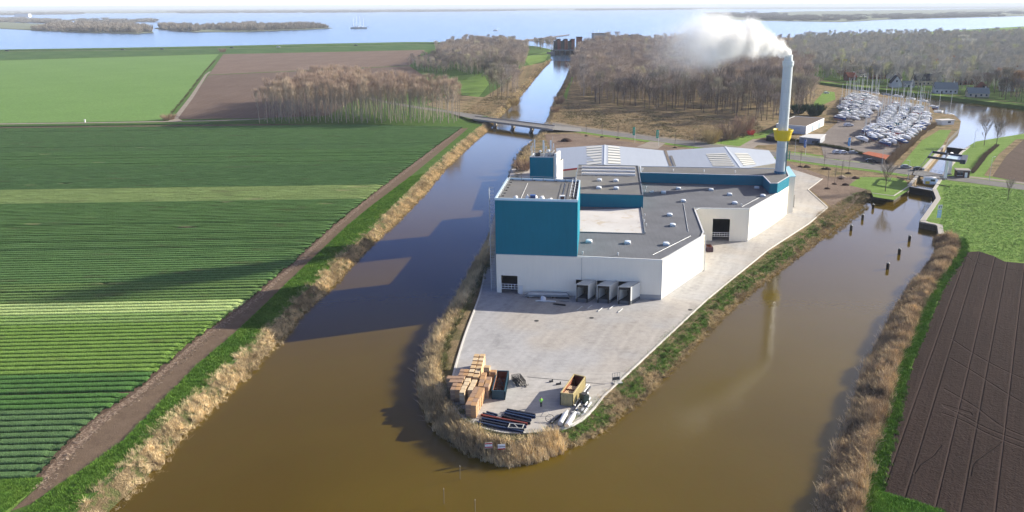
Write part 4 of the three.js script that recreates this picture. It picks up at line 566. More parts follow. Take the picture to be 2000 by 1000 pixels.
// warehouses with metal gable roofs
{
  const rb = [[3.65, -357.8], [24.26, -353.69], [49.08, -350.46], [73.65, -347.88], [92.32, -349.93]], rf = [[3.69, -306.99], [21, -307.17], [46.12, -311.31], [69.42, -298.11], [88.42, -321.21]], Y = [10, 12, 10, 12, 10];
  const slope = (i, j) => { const a = [rb[i][0], h(Y[i]), rb[i][1]], b = [rb[j][0], h(Y[j]), rb[j][1]], c = [rf[j][0], h(Y[j]), rf[j][1]], d = [rf[i][0], h(Y[i]), rf[i][1]], w = dist(rb[i], rb[j]), l = dist(rb[i], rf[i]); return raw([...a, ...b, ...c, ...d], [0, 0, w, 0, w, l, 0, l], [0, 2, 1, 0, 3, 2]); };
  const at = (i, j, s, t) => { const a = [lerp(rb[i][0], rf[i][0], t), lerp(rb[i][1], rf[i][1], t)], b = [lerp(rb[j][0], rf[j][0], t), lerp(rb[j][1], rf[j][1], t)]; return [lerp(a[0], b[0], s), h(lerp(Y[i], Y[j], s)), lerp(a[1], b[1], s)]; };
  [['pale grey metal warehouse with gable roof nearest the canal, behind the blue tower', 0, 1, 2], ['pale grey metal warehouse with gable roof between the other shed and the chimney', 2, 3, 4]].forEach(([lab, i, j, k], n) => {
    const o = thing('warehouse', lab, 'warehouse', [0, 0, 0], 0, 'warehouses behind the factory');
    mesh('roof_sheet', slope(i, j), new THREE.MeshStandardMaterial({ map: metalRoofTex, roughness: 0.45, metalness: 0.15, side: THREE.DoubleSide }), o); mesh('roof_sheet', slope(j, k), new THREE.MeshStandardMaterial({ map: metalRoofTex, roughness: 0.45, metalness: 0.15, side: THREE.DoubleSide }), o);
    mesh('ridge_cap', beam([rb[j][0], h(12.06), rb[j][1]], [rf[j][0], h(12.06), rf[j][1]], 0.7, 0.08), F.coping, o);
    const gable = (r) => raw([r[i][0], h(0), r[i][1], r[k][0], h(0), r[k][1], r[k][0], h(9.97), r[k][1], r[j][0], h(11.97), r[j][1], r[i][0], h(9.97), r[i][1]], [0, 0, 40, 0, 40, 10, 20, 12, 0, 10], [0, 1, 2, 0, 2, 3, 0, 3, 4]);
    mesh('gable_wall', gable(rb), F.creamD, o); mesh('gable_wall', gable(rf), F.creamD, o);
    for (const q of [i, k]) mesh('side_wall', walls([rb[q], rf[q]], h(0), h(9.95), false), F.creamD, o);
    const T = n ? [0.3, 0.9] : [0.02, 0.95], S = n ? [[i, j, 0.62, 0.93], [j, k, 0.10, 0.42]] : [[i, j, 0.62, 0.93], [j, k, 0.05, 0.24]];
    for (const [p, q, s0, s1] of S) for (let m = 0; m < 7; m++) { const t0 = lerp(T[0], T[1], (m + 0.12) / 7), t1 = lerp(T[0], T[1], (m + 0.88) / 7), v = [at(p, q, s0, t0), at(p, q, s1, t0), at(p, q, s1, t1), at(p, q, s0, t1)].map((w) => [w[0], w[1] + 0.06, w[2]]); mesh('panel_batten', beam(v[3].map((c, q3) => c + (q3 === 1 ? 0.04 : 0)), v[2].map((c, q3) => c + (q3 === 1 ? 0.04 : 0)), 0.3, 0.14), mat(0.36, 0.36, 0.33, 0.8), o); mesh('light_panel', raw(v.flat(), [0, 0, 1, 0, 1, 1, 0, 1], [0, 2, 1, 0, 3, 2]), F.sheet, o); }
    if (!n) mesh('red_eave', beam([rf[0][0], h(9.85), rf[0][1] + 0.15], [lerp(rf[0][0], rf[1][0], 0.5), h(10.85), lerp(rf[0][1], rf[1][1], 0.5) + 0.15], 0.3, 0.6), M.red, o);
    if (n) { mesh('valley_gutter', beam([rb[2][0], h(10.05), rb[2][1]], [rf[2][0], h(10.05), rf[2][1]], 1.1, 0.25), mat(0.2, 0.17, 0.14, 0.8), o); mesh('roof_walkway', beam([...at(2, 3, 0.06, 0.35)].map((v2, q2) => (q2 === 1 ? v2 + 0.15 : v2)), [...at(2, 3, 0.06, 1)].map((v2, q2) => (q2 === 1 ? v2 + 0.15 : v2)), 1.0, 0.12), mat(0.17, 0.17, 0.17, 0.8), o); }
  });
  void offsetLine;
}

// ------------------------------------------------------------------ chimney
const chimX = 78.93, chimZ = -283.17;
const chim = thing('chimney', 'tall pale grey steel chimney with yellow collar rising from the factory roof', 'chimney', [chimX, h(13.2), chimZ]);
{
  const ct = tex(128, 512, (u, v) => { const a = fbm(u, v, 4, 5, 561), s = vnoise(u * 50, v * 4, 50, 563), j = Math.abs((v * 8) % 1) < 0.012 ? 0.8 : 1; return mulc([0.49, 0.53, 0.555], (0.9 + 0.12 * a + 0.08 * (s - 0.5)) * j); });
  const cm = std(ct, 0.42, null, 0, { metalness: 0.1 });
  mesh('shaft', cyl(1.68, 1.6, 36.4, 0, 0, 0, 16), cm, chim); mesh('base_ring', cyl(1.95, 1.95, 0.9, 0, 0, 0, 16), mat(0.03, 0.12, 0.20, 0.5), chim);
  mesh('cap_ring', merge([cyl(1.72, 1.86, 0.5, 0, 35.6, 0, 16), cyl(1.86, 1.86, 1.2, 0, 36.1, 0, 16)]), mat(0.52, 0.57, 0.60, 0.4), chim);
  mesh('mouth', merge([cyl(1.45, 1.25, 2.0, 0, 37.3, 0, 16)]), mat(0.48, 0.53, 0.56, 0.4), chim);
  for (const y of [9.2, 21.8]) mesh('joint_flange', cyl(1.74, 1.74, 0.18, 0, y, 0, 16), mat(0.42, 0.46, 0.48, 0.5), chim);
  // yellow working platform
  const pl = new THREE.LatheGeometry([[2.0, 0], [2.35, 0.1], [2.75, 1.2], [2.9, 2.6], [3.3, 3.3], [3.35, 3.75], [3.2, 3.75], [3.15, 3.35], [2.75, 2.7], [2.6, 1.2], [1.6, 0.35]].map((q) => new THREE.Vector2(...q)), 20); pl.translate(0, 11.2, 0);
  const yel = mesh('platform', pl, new THREE.MeshStandardMaterial({ color: col(0.68, 0.50, 0.012), roughness: 0.55, side: THREE.DoubleSide }), chim);
  for (let i = 0; i < 20; i++) { const a = (i / 20) * Math.PI * 2; mesh('rib', bar([Math.cos(a) * 2.42, 11.4, Math.sin(a) * 2.42], [Math.cos(a) * 2.98, 13.8, Math.sin(a) * 2.98], 0.05, 4), mat(0.52, 0.40, 0.02, 0.6), yel); }
  mesh('cable_tray', box(0.5, 11, 0.25, 1.55, 5.6, 0.75), mat(0.10, 0.22, 0.22, 0.5), chim);
  const gb = mesh('green_panel', merge([box(0.12, 3.0, 1.0, 2.7, 6.3, 0.3), box(0.12, 3.0, 0.12, 2.1, 6.3, 0.3)]), M.green, chim); for (const y of [5.1, 6.2, 7.4]) mesh('bracket', bar([1.5, y, 0.3], [2.7, y, 0.3], 0.06, 4), M.green, gb);
}
// ------------------------------------------------------------------ trees: all bare or just budding
function twig(pos, o, d, len, w, r) {   // a thin tapering sliver
  const s = new THREE.Vector3(r() - 0.5, r() - 0.5, r() - 0.5).cross(d).normalize().multiplyScalar(w / 2), e = o.clone().addScaledVector(d, len), t = 0.35;
  pos.push(o.x - s.x, o.y - s.y, o.z - s.z, o.x + s.x, o.y + s.y, o.z + s.z, e.x + s.x * t, e.y + s.y * t, e.z + s.z * t, o.x - s.x, o.y - s.y, o.z - s.z, e.x + s.x * t, e.y + s.y * t, e.z + s.z * t, e.x - s.x * t, e.y - s.y * t, e.z - s.z * t);
}
function bareTree(seed, { H = 20, base = 0.35, rad = 3, steep = 0.5, limbs = 26, twigs = 700, tl = 1.3, tw = 0.06, tr = 0.24, low = 0 }) {
  const r = rng(seed), parts = [], pos = [], up = new THREE.Vector3(0, 1, 0), bend = [rr(-0.5, 0.5, r), rr(-0.5, 0.5, r)];
  const trunkAt = (t) => new THREE.Vector3(bend[0] * t * t, H * t, bend[1] * t * t);
  for (let i = 0; i < 4; i++) { const a = trunkAt(i / 4 * 0.92), b = trunkAt((i + 1) / 4 * 0.92); parts.push(bar(a.toArray(), b.toArray(), lerp(tr, 0.05, i / 4), 5, lerp(tr, 0.05, (i + 1) / 4))); }
  const L = [];
  for (let i = 0; i < limbs; i++) {
    const t = lerp(base, 0.93, Math.pow((i + r()) / limbs, 0.85)), o = trunkAt(t), az = i * 2.4 + r(), k = (t - base) / (1 - base), wdt = rad * (0.55 + 0.6 * r()) * Math.sin(Math.PI * lerp(0.22, 0.95, k)) , rise = wdt * lerp(1.2, 3.0, steep) * (0.7 + 0.6 * r());
    const e = new THREE.Vector3(o.x + Math.cos(az) * wdt, Math.min(H * 1.02, o.y + rise), o.z + Math.sin(az) * wdt); parts.push(bar(o.toArray(), e.toArray(), 0.075, 3, 0.02)); L.push([o, e]);
    const m = o.clone().lerp(e, 0.5), az2 = az + rr(-1.2, 1.2, r), e2 = new THREE.Vector3(m.x + Math.cos(az2) * wdt * 0.6, Math.min(H * 1.03, m.y + rise * 0.6), m.z + Math.sin(az2) * wdt * 0.6); L.push([m, e2]); parts.push(bar(m.toArray(), e2.toArray(), 0.045, 3, 0.015));
  }
  const top = trunkAt(0.86); L.push([top, trunkAt(1.02)]);
  for (let i = 0; i < twigs; i++) { const [a, b] = L[Math.floor(r() * L.length)], o = a.clone().lerp(b, 0.25 + 0.8 * r()), d = b.clone().sub(a).normalize().multiplyScalar(0.7).addScaledVector(up, 0.25 + steep * 0.75).add(new THREE.Vector3(r() - 0.5, (r() - 0.5) * 0.8, r() - 0.5).multiplyScalar(1.7 - steep * 0.6)).normalize(); twig(pos, o, d, tl * (0.5 + r()), tw * (0.6 + 0.8 * r()), r); }
  if (low) for (let i = 0; i < low; i++) { const az = r() * 7, q = r() * rad * 0.8; twig(pos, new THREE.Vector3(Math.cos(az) * q, r() * H * base, Math.sin(az) * q), new THREE.Vector3(r() - 0.5, 0.7 + r(), r() - 0.5).normalize(), tl, tw, r); }
  const crown = raw(pos); return { trunk: merge(parts), crown: tidy(crown) };
}
const twigMat = (r, g, b) => new THREE.MeshPhysicalMaterial({ color: col(r, g, b), roughness: 0.95, specularIntensity: 0.1, side: THREE.DoubleSide });
const barkPale = mat(0.30, 0.265, 0.22, 0.95), barkDark = mat(0.13, 0.105, 0.085, 0.95);
function treeProto(name, label, seed, shape, bark, crownM, group) { const s = bareTree(seed, shape), t = thing(name, label, 'tree', [0, -500, 0], 0, group); mesh('trunk', s.trunk, bark, t); mesh('crown', s.crown, crownM, t); scene.remove(t); used.set(name, used.get(name) - 1); return t; }
function plant(proto, x, z, s, label, group, sy = s) { return dup(proto, [x, YL, z], R() * 6.28, label, group, [s, sy, s]); }

// poplar plantation behind the bulb field
{
  const cr = [twigMat(0.450, 0.344, 0.261), twigMat(0.392, 0.293, 0.225), twigMat(0.494, 0.387, 0.288), twigMat(0.372, 0.284, 0.224)];
  const protos = cr.map((c, i) => treeProto('poplar_tree', '', 40 + i, { H: 23, base: 0.4, rad: 2.5, steep: 0.95, limbs: 24, twigs: 620, tl: 1.9, tw: 0.075, tr: 0.24, low: 20 }, barkPale, c));
  const f0 = [-175.9, -517.3], f1 = [-51.9, -514.1], rows = [];
  const back = [[-181.8, -529.5], [-194.6, -589.7], [-182.3, -649], [-151.2, -666.6], [-113, -609.1], [-86.9, -580.6], [-53.8, -543.7]], poly = [f0, f1, ...[...back].reverse()];
  for (let k = 0; k < 16; k++) { const row = []; for (let i = 0; i < 34; i++) { const t = i / 28, x = lerp(f0[0], f1[0], t) + rr(-0.7, 0.7), z = lerp(f0[1], f1[1], t) - 1.5 - k * 9.5 + rr(-0.7, 0.7); if (inPoly(x, z, poly) || (k === 0 && x < f1[0])) row.push([x, z]); } if (row.length) rows.push(row); }
  rows.forEach((row, k) => row.forEach(([x, z], i) => { const s = rr(0.82, 1.08); plant(protos[Math.floor(R() * 4)], x, z, s * rr(0.9, 1.1), `bare slender poplar, ${ord(i)} from the left in the ${ord(k)} row behind the crop field`, 'poplars planted in rows', s); }));
}
const woodM = [twigMat(0.287, 0.247, 0.217), twigMat(0.248, 0.218, 0.194), twigMat(0.329, 0.282, 0.245), twigMat(0.235, 0.211, 0.194), twigMat(0.367, 0.340, 0.253), twigMat(0.309, 0.285, 0.221)];
const woodShape = [{ H: 17, base: 0.35, rad: 4.2, steep: 0.4, limbs: 24, twigs: 760, tl: 1.7, tw: 0.085, tr: 0.26 }, { H: 19, base: 0.4, rad: 3.8, steep: 0.6, limbs: 24, twigs: 760, tl: 1.8, tw: 0.085, tr: 0.27 }, { H: 14, base: 0.25, rad: 4.4, steep: 0.3, limbs: 24, twigs: 800, tl: 1.5, tw: 0.085, tr: 0.22, low: 60 }, { H: 16, base: 0.3, rad: 3.6, steep: 0.5, limbs: 22, twigs: 720, tl: 1.6, tw: 0.08, tr: 0.2, low: 30 }];
const woodG = woodShape.map((s, i) => bareTree(71 + i, s));
// a wood: the nearest trees are things, the mass behind is one object per shape
function wood(poly, spacing, seed, nThings, names, pick, sc = [0.7, 1.35], keepOut = []) {
  const r = rng(seed), pts = []; let x0 = 1e9, x1 = -1e9, z0 = 1e9, z1 = -1e9; for (const [x, z] of poly) { x0 = Math.min(x0, x); x1 = Math.max(x1, x); z0 = Math.min(z0, z); z1 = Math.max(z1, z); }
  for (let z = z0; z < z1; z += spacing) for (let x = x0; x < x1; x += spacing) { const px = x + rr(-0.42, 0.42, r) * spacing, pz = z + rr(-0.42, 0.42, r) * spacing; if (inPoly(px, pz, poly) && !keepOut.some(([a, b, q]) => Math.hypot(a - px, b - pz) < q)) pts.push([px, pz]); }
  pts.sort((a, b) => b[1] - a[1]);
  const near = pts.slice(0, nThings).sort((a, b) => a[0] / -a[1] - b[0] / -b[1]), far = pts.slice(nThings);
  near.forEach(([x, z], i) => plant(pick(r), x, z, rr(...sc, r), names.label(i, near.length), names.group, rr(...sc, r)));
  const bins = woodG.map(() => []); for (const [x, z] of far) { const c = (names.tones || [[0.235, 0.20, 0.17], [0.20, 0.17, 0.15], [0.27, 0.225, 0.18], [0.18, 0.165, 0.155], [0.29, 0.265, 0.18], [0.215, 0.205, 0.15]])[Math.floor(r() * r() * 6)]; bins[Math.floor(r() * 4)].push([x, YL, z, r() * 6.28, rr(...sc, r), rr(...sc, r), c.map((v) => v * 4.2)]); }
  bins.forEach((b, i) => b.length && instanced(names.mass, merge([woodG[i].crown.clone(), woodG[i].trunk.clone()]), massM, b, { label: names.massLabel, category: 'woodland' }));
}
const massM = twigMat(0.405, 0.405, 0.405);
const woodProto = woodM.map((m, i) => treeProto('bare_tree', '', 90 + i, woodShape[i % 4], barkDark, m));
const pickWood = (r) => woodProto[Math.floor(r() * 6)];
wood([[20, -776.6], [30.5, -627.9], [57.2, -591.3], [89.9, -572.5], [117.8, -541.5], [134.3, -516.2], [161.4, -545.5], [194.7, -622.7], [236.3, -763], [263.2, -920.8], [284.5, -1114.9], [246.9, -1262.2], [208.5, -1352.2], [138.6, -1457.8], [85.3, -1426.4], [47.9, -1222], [33.8, -1012.2]], 9.2, 501, 120, { label: (i, n) => `bare woodland tree, ${ord(i % 40)} from the left along the ${['left', 'middle', 'right'][Math.floor(i / 40)]} third of the wood edge`, group: 'trees along the edge of the wood', mass: 'woodland', massLabel: 'brown mass of bare woodland right of the canal' }, pickWood);
wood([[-89.7, -922.6], [-53, -817.8], [-35.9, -763.4], [-28.2, -934.5], [-22.1, -1110.9], [-28.6, -1252.7], [-58.1, -1436.6], [-123.6, -1514.4], [-149, -1376.6], [-147.3, -1139.3], [-115.2, -977.5]], 8.5, 503, 45, { label: (i) => `bare tree in the small wood left of the canal, ${ord(i)} from the left`, group: 'trees in the small wood by the canal', mass: 'small_wood', massLabel: 'small bare wood between the poplars and the canal' }, pickWood, [0.75, 1.2]);
wood([[-171.8, -1040.7], [-147.3, -1139.3], [-109.4, -977.2], [-104.2, -881.7], [-138.7, -939.7]], 8, 505, 14, { label: (i) => `low bare tree by the far end of the ploughed field, ${ord(i)} from the left`, group: 'low trees by the ploughed field', mass: 'copse', massLabel: 'low copse beside the ploughed field' }, pickWood, [0.45, 0.7]);
wood([[-46, -674.7], [-37.7, -753.6], [-30.1, -805.5], [-24.6, -724.8], [-32.4, -644.1]], 9, 507, 9, { label: (i) => `budding tree on the canal bank beyond the bridge, ${ord(i)} from the left`, group: 'trees on the left canal bank', mass: 'bank_trees', massLabel: 'bank trees' }, (r) => woodProto[4 + Math.floor(r() * 2)], [0.7, 1.1]);
wood([[-29.4, -1488.5], [15.7, -1627.5], [19, -1503.7], [-7, -1382.9]], 10, 509, 10, { label: (i) => `bare tree beside the pumping station, ${ord(i)} from the left`, group: 'trees by the pumping station', mass: 'station_trees', massLabel: 'trees' }, pickWood, [0.6, 0.9]);

// village wood beyond the harbour
const villa = [[269.4, -852.3], [287.6, -776.5], [317.2, -712.3], [345.2, -617.9], [365.1, -550.5], [1087.2, -1678.3], [972.2, -1795.2], [806.3, -1755.3], [637.8, -1717.9], [460.3, -1591.4], [372.9, -1341], [279.3, -958.3]];
// single bushes
function bush(seed, H, rad, n, tw) { const r = rng(seed), pos = []; for (let i = 0; i < n; i++) { const az = r() * 6.28, q = Math.sqrt(r()) * rad * 0.4, d = new THREE.Vector3(Math.cos(az) * (0.2 + 0.9 * r()), 0.8 + r() * 0.5, Math.sin(az) * (0.2 + 0.9 * r())).normalize(); const o = new THREE.Vector3(Math.cos(az) * q, 0, Math.sin(az) * q).addScaledVector(d, r() * H * 0.75); twig(pos, o, d.add(new THREE.Vector3(r() - 0.5, r() - 0.3, r() - 0.5).multiplyScalar(0.8)).normalize(), H * rr(0.15, 0.4, r), tw, r); } return tidy(raw(pos)); }
const bushG = bush(31, 4.2, 3.2, 900, 0.07);
function aBush(px, s, label, m, sy = s) { const o = mesh('bush', bushG, m); o.position.set(px[0], YL - 0.4, px[1]); o.scale.set(s, sy, s); o.rotation.y = R() * 6; tag(o, label, 'bush', 'bare bushes'); return o; }
const buM = [twigMat(0.311, 0.216, 0.155), twigMat(0.378, 0.297, 0.149), twigMat(0.270, 0.196, 0.149)];
aBush([-10.45, -359.01], 1.5, 'large bare bush at the water edge left of the antenna tower', buM[0], 1.55);
aBush([-8.55, -373.65], 1.2, 'smaller bare bush behind the large one left of the antenna tower', buM[1]);
aBush([-238.9, -536], 1.7, 'round bare bush at the corner of the sandy farm path', buM[0], 1.1);
aBush([-506.1, -1354.1], 2.0, 'lone bush where the two far fields meet under the dike', buM[2]);
aBush([8.5, -615.1], 1.5, 'dark bush on the right canal bank beyond the bridge', buM[2], 1.8);
aBush([5.1, -566.4], 1.2, 'low bush at the water on the right bank beyond the bridge', buM[2], 1.3);
aBush([-23.8, -609.6], 1.6, 'yellowish bush overhanging the left bank beyond the bridge', buM[1], 1.6);
aBush([96.58, -446.95], 2.4, 'large loose bush at the right end of the rough field by the road', buM[2], 2.6);
aBush([84.52, -433.27], 1.7, 'yellow budding bush by the road in front of the wood', buM[1], 2.2);
aBush([108, -465.4], 2.2, 'tall bare bush between the red shrub and the wood', buM[0], 3);
{ const rb = aBush([111.1, -461.4], 0.75, 'small red shrub on the lawn left of the chimney collar', twigMat(0.540, 0.054, 0.068), 0.9); rb.name = numbered('red_shrub'); }
for (const [p, s, lab] of [[[164.4, -556.2], 1.25, 'dark conifer hedge, left of two behind the white boat hall'], [[171.2, -545.2], 1.5, 'dark conifer hedge, right of two behind the white boat hall']]) { const o = aBush(p, s * 1.3, lab, twigMat(0.034, 0.074, 0.047), s * 1.4); o.name = numbered('conifer'); mesh('dense_foliage', bush(77, 4, 3.3, 1500, 0.22), twigMat(0.030, 0.068, 0.041), o); }

// young street trees on the bare earth, each with a dark mulch mound
{
  const t = thing('young_tree', 'x', 'tree', [0, 0, 0], 0, 'young trees along the road'); const g = []; const r = rng(5); g.push(bar([0, 0, 0], [0, 7.5, 0], 0.07, 5, 0.03)); const pos = []; for (let i = 0; i < 60; i++) { const y = 3 + r() * 4.3; twig(pos, new THREE.Vector3(0, y, 0), new THREE.Vector3(r() - 0.5, 0.8, r() - 0.5).normalize(), 0.7 + r() * 1.2, 0.05, r); }
  mesh('trunk', merge(g), barkDark, t); mesh('crown', tidy(raw(pos)), woodM[1], t); const mg = tarp(1.2, 1.1, 0.55, 9); mesh('mulch_mound', mg, mat(0.055, 0.038, 0.034, 0.98), t); scene.remove(t); used.set('young_tree', 0);
  [[110.86, -366.35], [119.62, -361.32], [126.62, -350.7], [119.62, -338.75], [113.57, -328.55], [107.97, -319.85], [37.59, -449.21], [21.1, -459.8], [63.48, -419], [71.85, -412.57], [29.5, -455.8]].forEach(([x, z], i) => dup(t, [x, YL, z], i, ['young staked tree in bare earth, nearest the chimney', 'young tree in bare earth, second from the chimney', 'young tree in bare earth, nearest the lamp post by the lock', 'young tree in bare earth, upper of the three near the quay lawn', 'young tree in bare earth, middle of the three near the quay lawn', 'young tree in bare earth, lowest of the three near the quay lawn', 'young tree just left of the first green banner', 'leftmost young tree behind the warehouses', 'young tree just right of the second green banner', 'rightmost young tree behind the warehouses', 'second young tree from the left behind the warehouses'][i], 'young trees along the road'));
}
{ const p2 = treeProto('quay_tree', '', 201, { H: 9, base: 0.25, rad: 3.4, steep: 0.3, limbs: 22, twigs: 500, tl: 1.2, tw: 0.06, tr: 0.16 }, barkDark, woodM[2]);
  const a = [128.36, -314.82], b = [219.91, -423.62], c = [226.03, -423.48], d = [166.27, -298.35]; plant(p2, a[0], a[1], 1.1, 'bare spreading tree on the lawn above the timber quay', 'single trees by the lock'); plant(p2, b[0], b[1], 1.2, 'left of two bare trees on the harbour bank right of the lock', 'single trees by the lock', 1.35); plant(p2, c[0], c[1], 1.2, 'right of two bare trees on the harbour bank right of the lock', 'single trees by the lock', 1.35); plant(p2, d[0], d[1], 0.55, 'thin young tree on the grass right of the lock road', 'single trees by the lock', 0.8); }
// hedge along the boatyard
{ const pts = []; const r = rng(88), l = along([[152.78, -373.06], [177.18, -414.96], [205.2, -463], [225.6, -495.5]]); for (let i = 0; i < 90; i++) { const [x, z] = l(i / 90); pts.push([x + rr(-1, 1, r), YL - 0.2, z + rr(-1, 1, r), r() * 6, rr(0.5, 0.75, r), rr(0.55, 0.8, r), [0.27, 0.21, 0.14]]); } const o = instanced('hedge', bushG, new THREE.MeshPhysicalMaterial({ specularIntensity: 0.1, color: col(1, 1, 1), roughness: 0.95, side: THREE.DoubleSide }), pts, { label: 'straggly brown hedge along the boatyard and the lock lawn', category: 'hedge' }); void o;
  const h2 = []; const l2 = along([[120, -453.7], [130.48, -437.37], [144.55, -415.67], [154.23, -375.6]]); for (let i = 0; i < 80; i++) { const [x, z] = l2(i / 80); h2.push([x, YL - 0.2, z, r() * 6, rr(0.35, 0.5, r), rr(0.35, 0.45, r), [0.10, 0.11, 0.055]]); } instanced('hedge', bushG, new THREE.MeshPhysicalMaterial({ specularIntensity: 0.1, color: col(1, 1, 1), roughness: 0.95, side: THREE.DoubleSide }), h2, { label: 'low green-brown hedge between the road and the boatyard', category: 'hedge' });
  const h3 = []; const l3 = along([[179.07, -350.87], [205, -392.12], [225.72, -421.86]]); for (let i = 0; i < 40; i++) { const [x, z] = l3(i / 40); h3.push([x, YL - 0.2, z, r() * 6, rr(0.3, 0.45, r), rr(0.35, 0.5, r), [0.21, 0.16, 0.11]]); } instanced('hedge', bushG, new THREE.MeshPhysicalMaterial({ specularIntensity: 0.1, color: col(1, 1, 1), roughness: 0.95, side: THREE.DoubleSide }), h3, { label: 'thin bare hedge on the grass right of the lock', category: 'hedge' }); }
// ditch hedge along the sandy farm path
{ const r = rng(89), pts = []; const l = along([[-239.3, -531], [-283.2, -667.2], [-372.6, -935.7], [-443.4, -1156.1]]); for (let i = 0; i < 120; i++) { const [x, z] = l(i / 120); pts.push([x, YL - 0.4, z, r() * 6, rr(0.25, 0.5, r), rr(0.15, 0.35, r), [0.12, 0.105, 0.06]]); } instanced('ditch_hedge', bushG, new THREE.MeshPhysicalMaterial({ specularIntensity: 0.1, color: col(1, 1, 1), roughness: 0.95, side: THREE.DoubleSide }), pts, { label: 'low scrub in the ditch beside the sandy farm path', category: 'scrub' }); }

// ------------------------------------------------------------------ reeds and grass
function clump(seed, n, H, rad, w, lean, seg = 2) {
  const r = rng(seed), pos = [];
  for (let i = 0; i < n; i++) {
    const az = r() * 6.28, q = Math.sqrt(r()) * rad, x = Math.cos(az) * q, z = Math.sin(az) * q, hh = H * (0.6 + 0.6 * r()), a2 = r() * 6.28, ln = lean * (0.3 + r()) * hh, sx = Math.cos(a2 + 1.57) * w, sz = Math.sin(a2 + 1.57) * w;
    let p = [x, 0, z, 1];
    for (let k = 1; k <= seg; k++) { const t = k / seg, y = hh * t * (1 - 0.15 * t), px = x + Math.cos(a2) * ln * t * t, pz = z + Math.sin(a2) * ln * t * t, ww = 1 - 0.75 * t; pos.push(p[0] - sx * p[3], p[1], p[2] - sz * p[3], p[0] + sx * p[3], p[1], p[2] + sz * p[3], px + sx * ww, y, pz + sz * ww, p[0] - sx * p[3], p[1], p[2] - sz * p[3], px + sx * ww, y, pz + sz * ww, px - sx * ww, y, pz - sz * ww); p = [px, y, pz, ww]; }
  }
  return tidy(raw(pos));
}
const reedG = [clump(1, 16, 2.0, 0.42, 0.034, 0.3), clump(2, 16, 1.7, 0.5, 0.036, 0.6), clump(3, 14, 2.3, 0.36, 0.032, 0.2)], grassG = [clump(4, 14, 0.42, 0.32, 0.03, 0.6, 1), clump(5, 14, 0.3, 0.36, 0.03, 0.8, 1)];
const bladeM = new THREE.MeshPhysicalMaterial({ specularIntensity: 0.1, color: col(1, 1, 1), roughness: 0.9, side: THREE.DoubleSide });
instanced('crop_leaves', grassG[1], bladeM, cropTufts, { label: 'tulip leaves standing up on the nearest crop beds', category: 'crop' });
// n plants between distances d0 and d1 inland of a waterline; t0..t1 of its length; fn gives [scale, colour, height scale] or null
function along2(line, d0, d1, t0, t1, n, seed, fn, width = 3.2) {
  const r = rng(seed), out = [[], [], []], levels = 9, ls = []; for (let k = 0; k < levels; k++) ls.push(along(offsetLine(line, lerp(d0, d1, k / (levels - 1)))));
  for (let i = 0; i < n; i++) { const s = rr(t0, t1, r), k = r(), p = ls[Math.round(k * (levels - 1))](s), d = lerp(d0, d1, k), x = p[0] + rr(-0.6, 0.6, r), z = p[1] + rr(-0.6, 0.6, r), v = fn(x, z, d, s, r); if (v) out[Math.floor(r() * 3)].push([x, clamp(d / width) * 2 - 0.25, z, r() * 6.28, v[0], v[0] * (v[2] ?? 1), v[1], v[3] || 0, v[4] || 0]); }
  return out;
}
const straw = (r, x, z) => { const a = n2f(x * 0.22, z * 0.22, 601), k = 0.62 + 0.75 * r(); return mulc(mixc([0.72, 0.575, 0.345], [0.40, 0.315, 0.19], sstep(0.4, 0.75, a)), k); };
function reeds(name, label, outs) { outs.forEach((o, i) => o.length && instanced(name, reedG[i], bladeM, o, { label, category: 'reeds' })); }
const lodged = (x, z) => n2f(x * 0.16 + 7, z * 0.16, 605);
const reedFn = (x, z, d, s, r) => { const q = lodged(x, z); if (n2f(x * 0.3, z * 0.3, 607) > 0.63) return null; const flat_ = q > 0.56; return [rr(0.6, 0.95, r), straw(r, x, z), flat_ ? 0.36 : 0.62, flat_ ? rr(-0.9, 0.9, r) : rr(-0.12, 0.12, r), flat_ ? rr(-0.9, 0.9, r) : rr(-0.12, 0.12, r)]; };
reeds('reed_bed', 'dry straw coloured reeds along the left canal bank', along2(bankLeft, -0.3, 4.3, 0.0, 0.4, 10500, 611, reedFn));
reeds('reed_bed', 'dry straw coloured reeds along the left canal bank', along2(bankLeft, -0.3, 5.0, 0.4, 0.95, 4800, 612, reedFn));
const isleFn = (x, z, d, s, r) => { if (d > 4.2 && r() < 0.75) return null; return [rr(0.8, 1.2, r), d > 3.6 ? mulc([0.14, 0.15, 0.06], 0.6 + 0.8 * r()) : straw(r, x, z), d < 3 ? 0.92 : 0.5, rr(-0.2, 0.2, r), rr(-0.2, 0.2, r)]; };
const along_ = along(bankIsle), tOf = (p) => { let b = 0, m = 1e9; for (let i = 0; i <= 400; i++) { const q = along_(i / 400), d = Math.hypot(q[0] - p[0], q[1] - p[1]); if (d < m) { m = d; b = i / 400; } } return b; };
const tA = tOf([-16.69, -340.51]), tB = tOf([-11.73, -122.11]), tC = tOf([2.4, -123.32]), tD = tOf([121.03, -309.66]);
reeds('reed_bed', 'tall dry reeds round the tip of the factory headland', along2(bankIsle, -0.4, 4.5, tA, tC, 8200, 613, isleFn));
const eastFn = (x, z, d, s, r) => { const g = n2f(x * 0.18, z * 0.18, 621) > (d > 2.6 ? 0.3 : 0.5) && d > 1.2; return [rr(0.6, 1, r), g ? mulc([0.13, 0.235, 0.05], 0.6 + 0.8 * r()) : mulc(straw(r, x, z), 0.75), g ? 0.3 : 0.36, rr(-0.3, 0.3, r), rr(-0.3, 0.3, r)]; };
reeds('bank_grass', 'mixed green and straw grass on the bank below the yard kerb', along2(bankIsle, -0.2, 5.2, tC, tD, 7500, 614, eastFn));
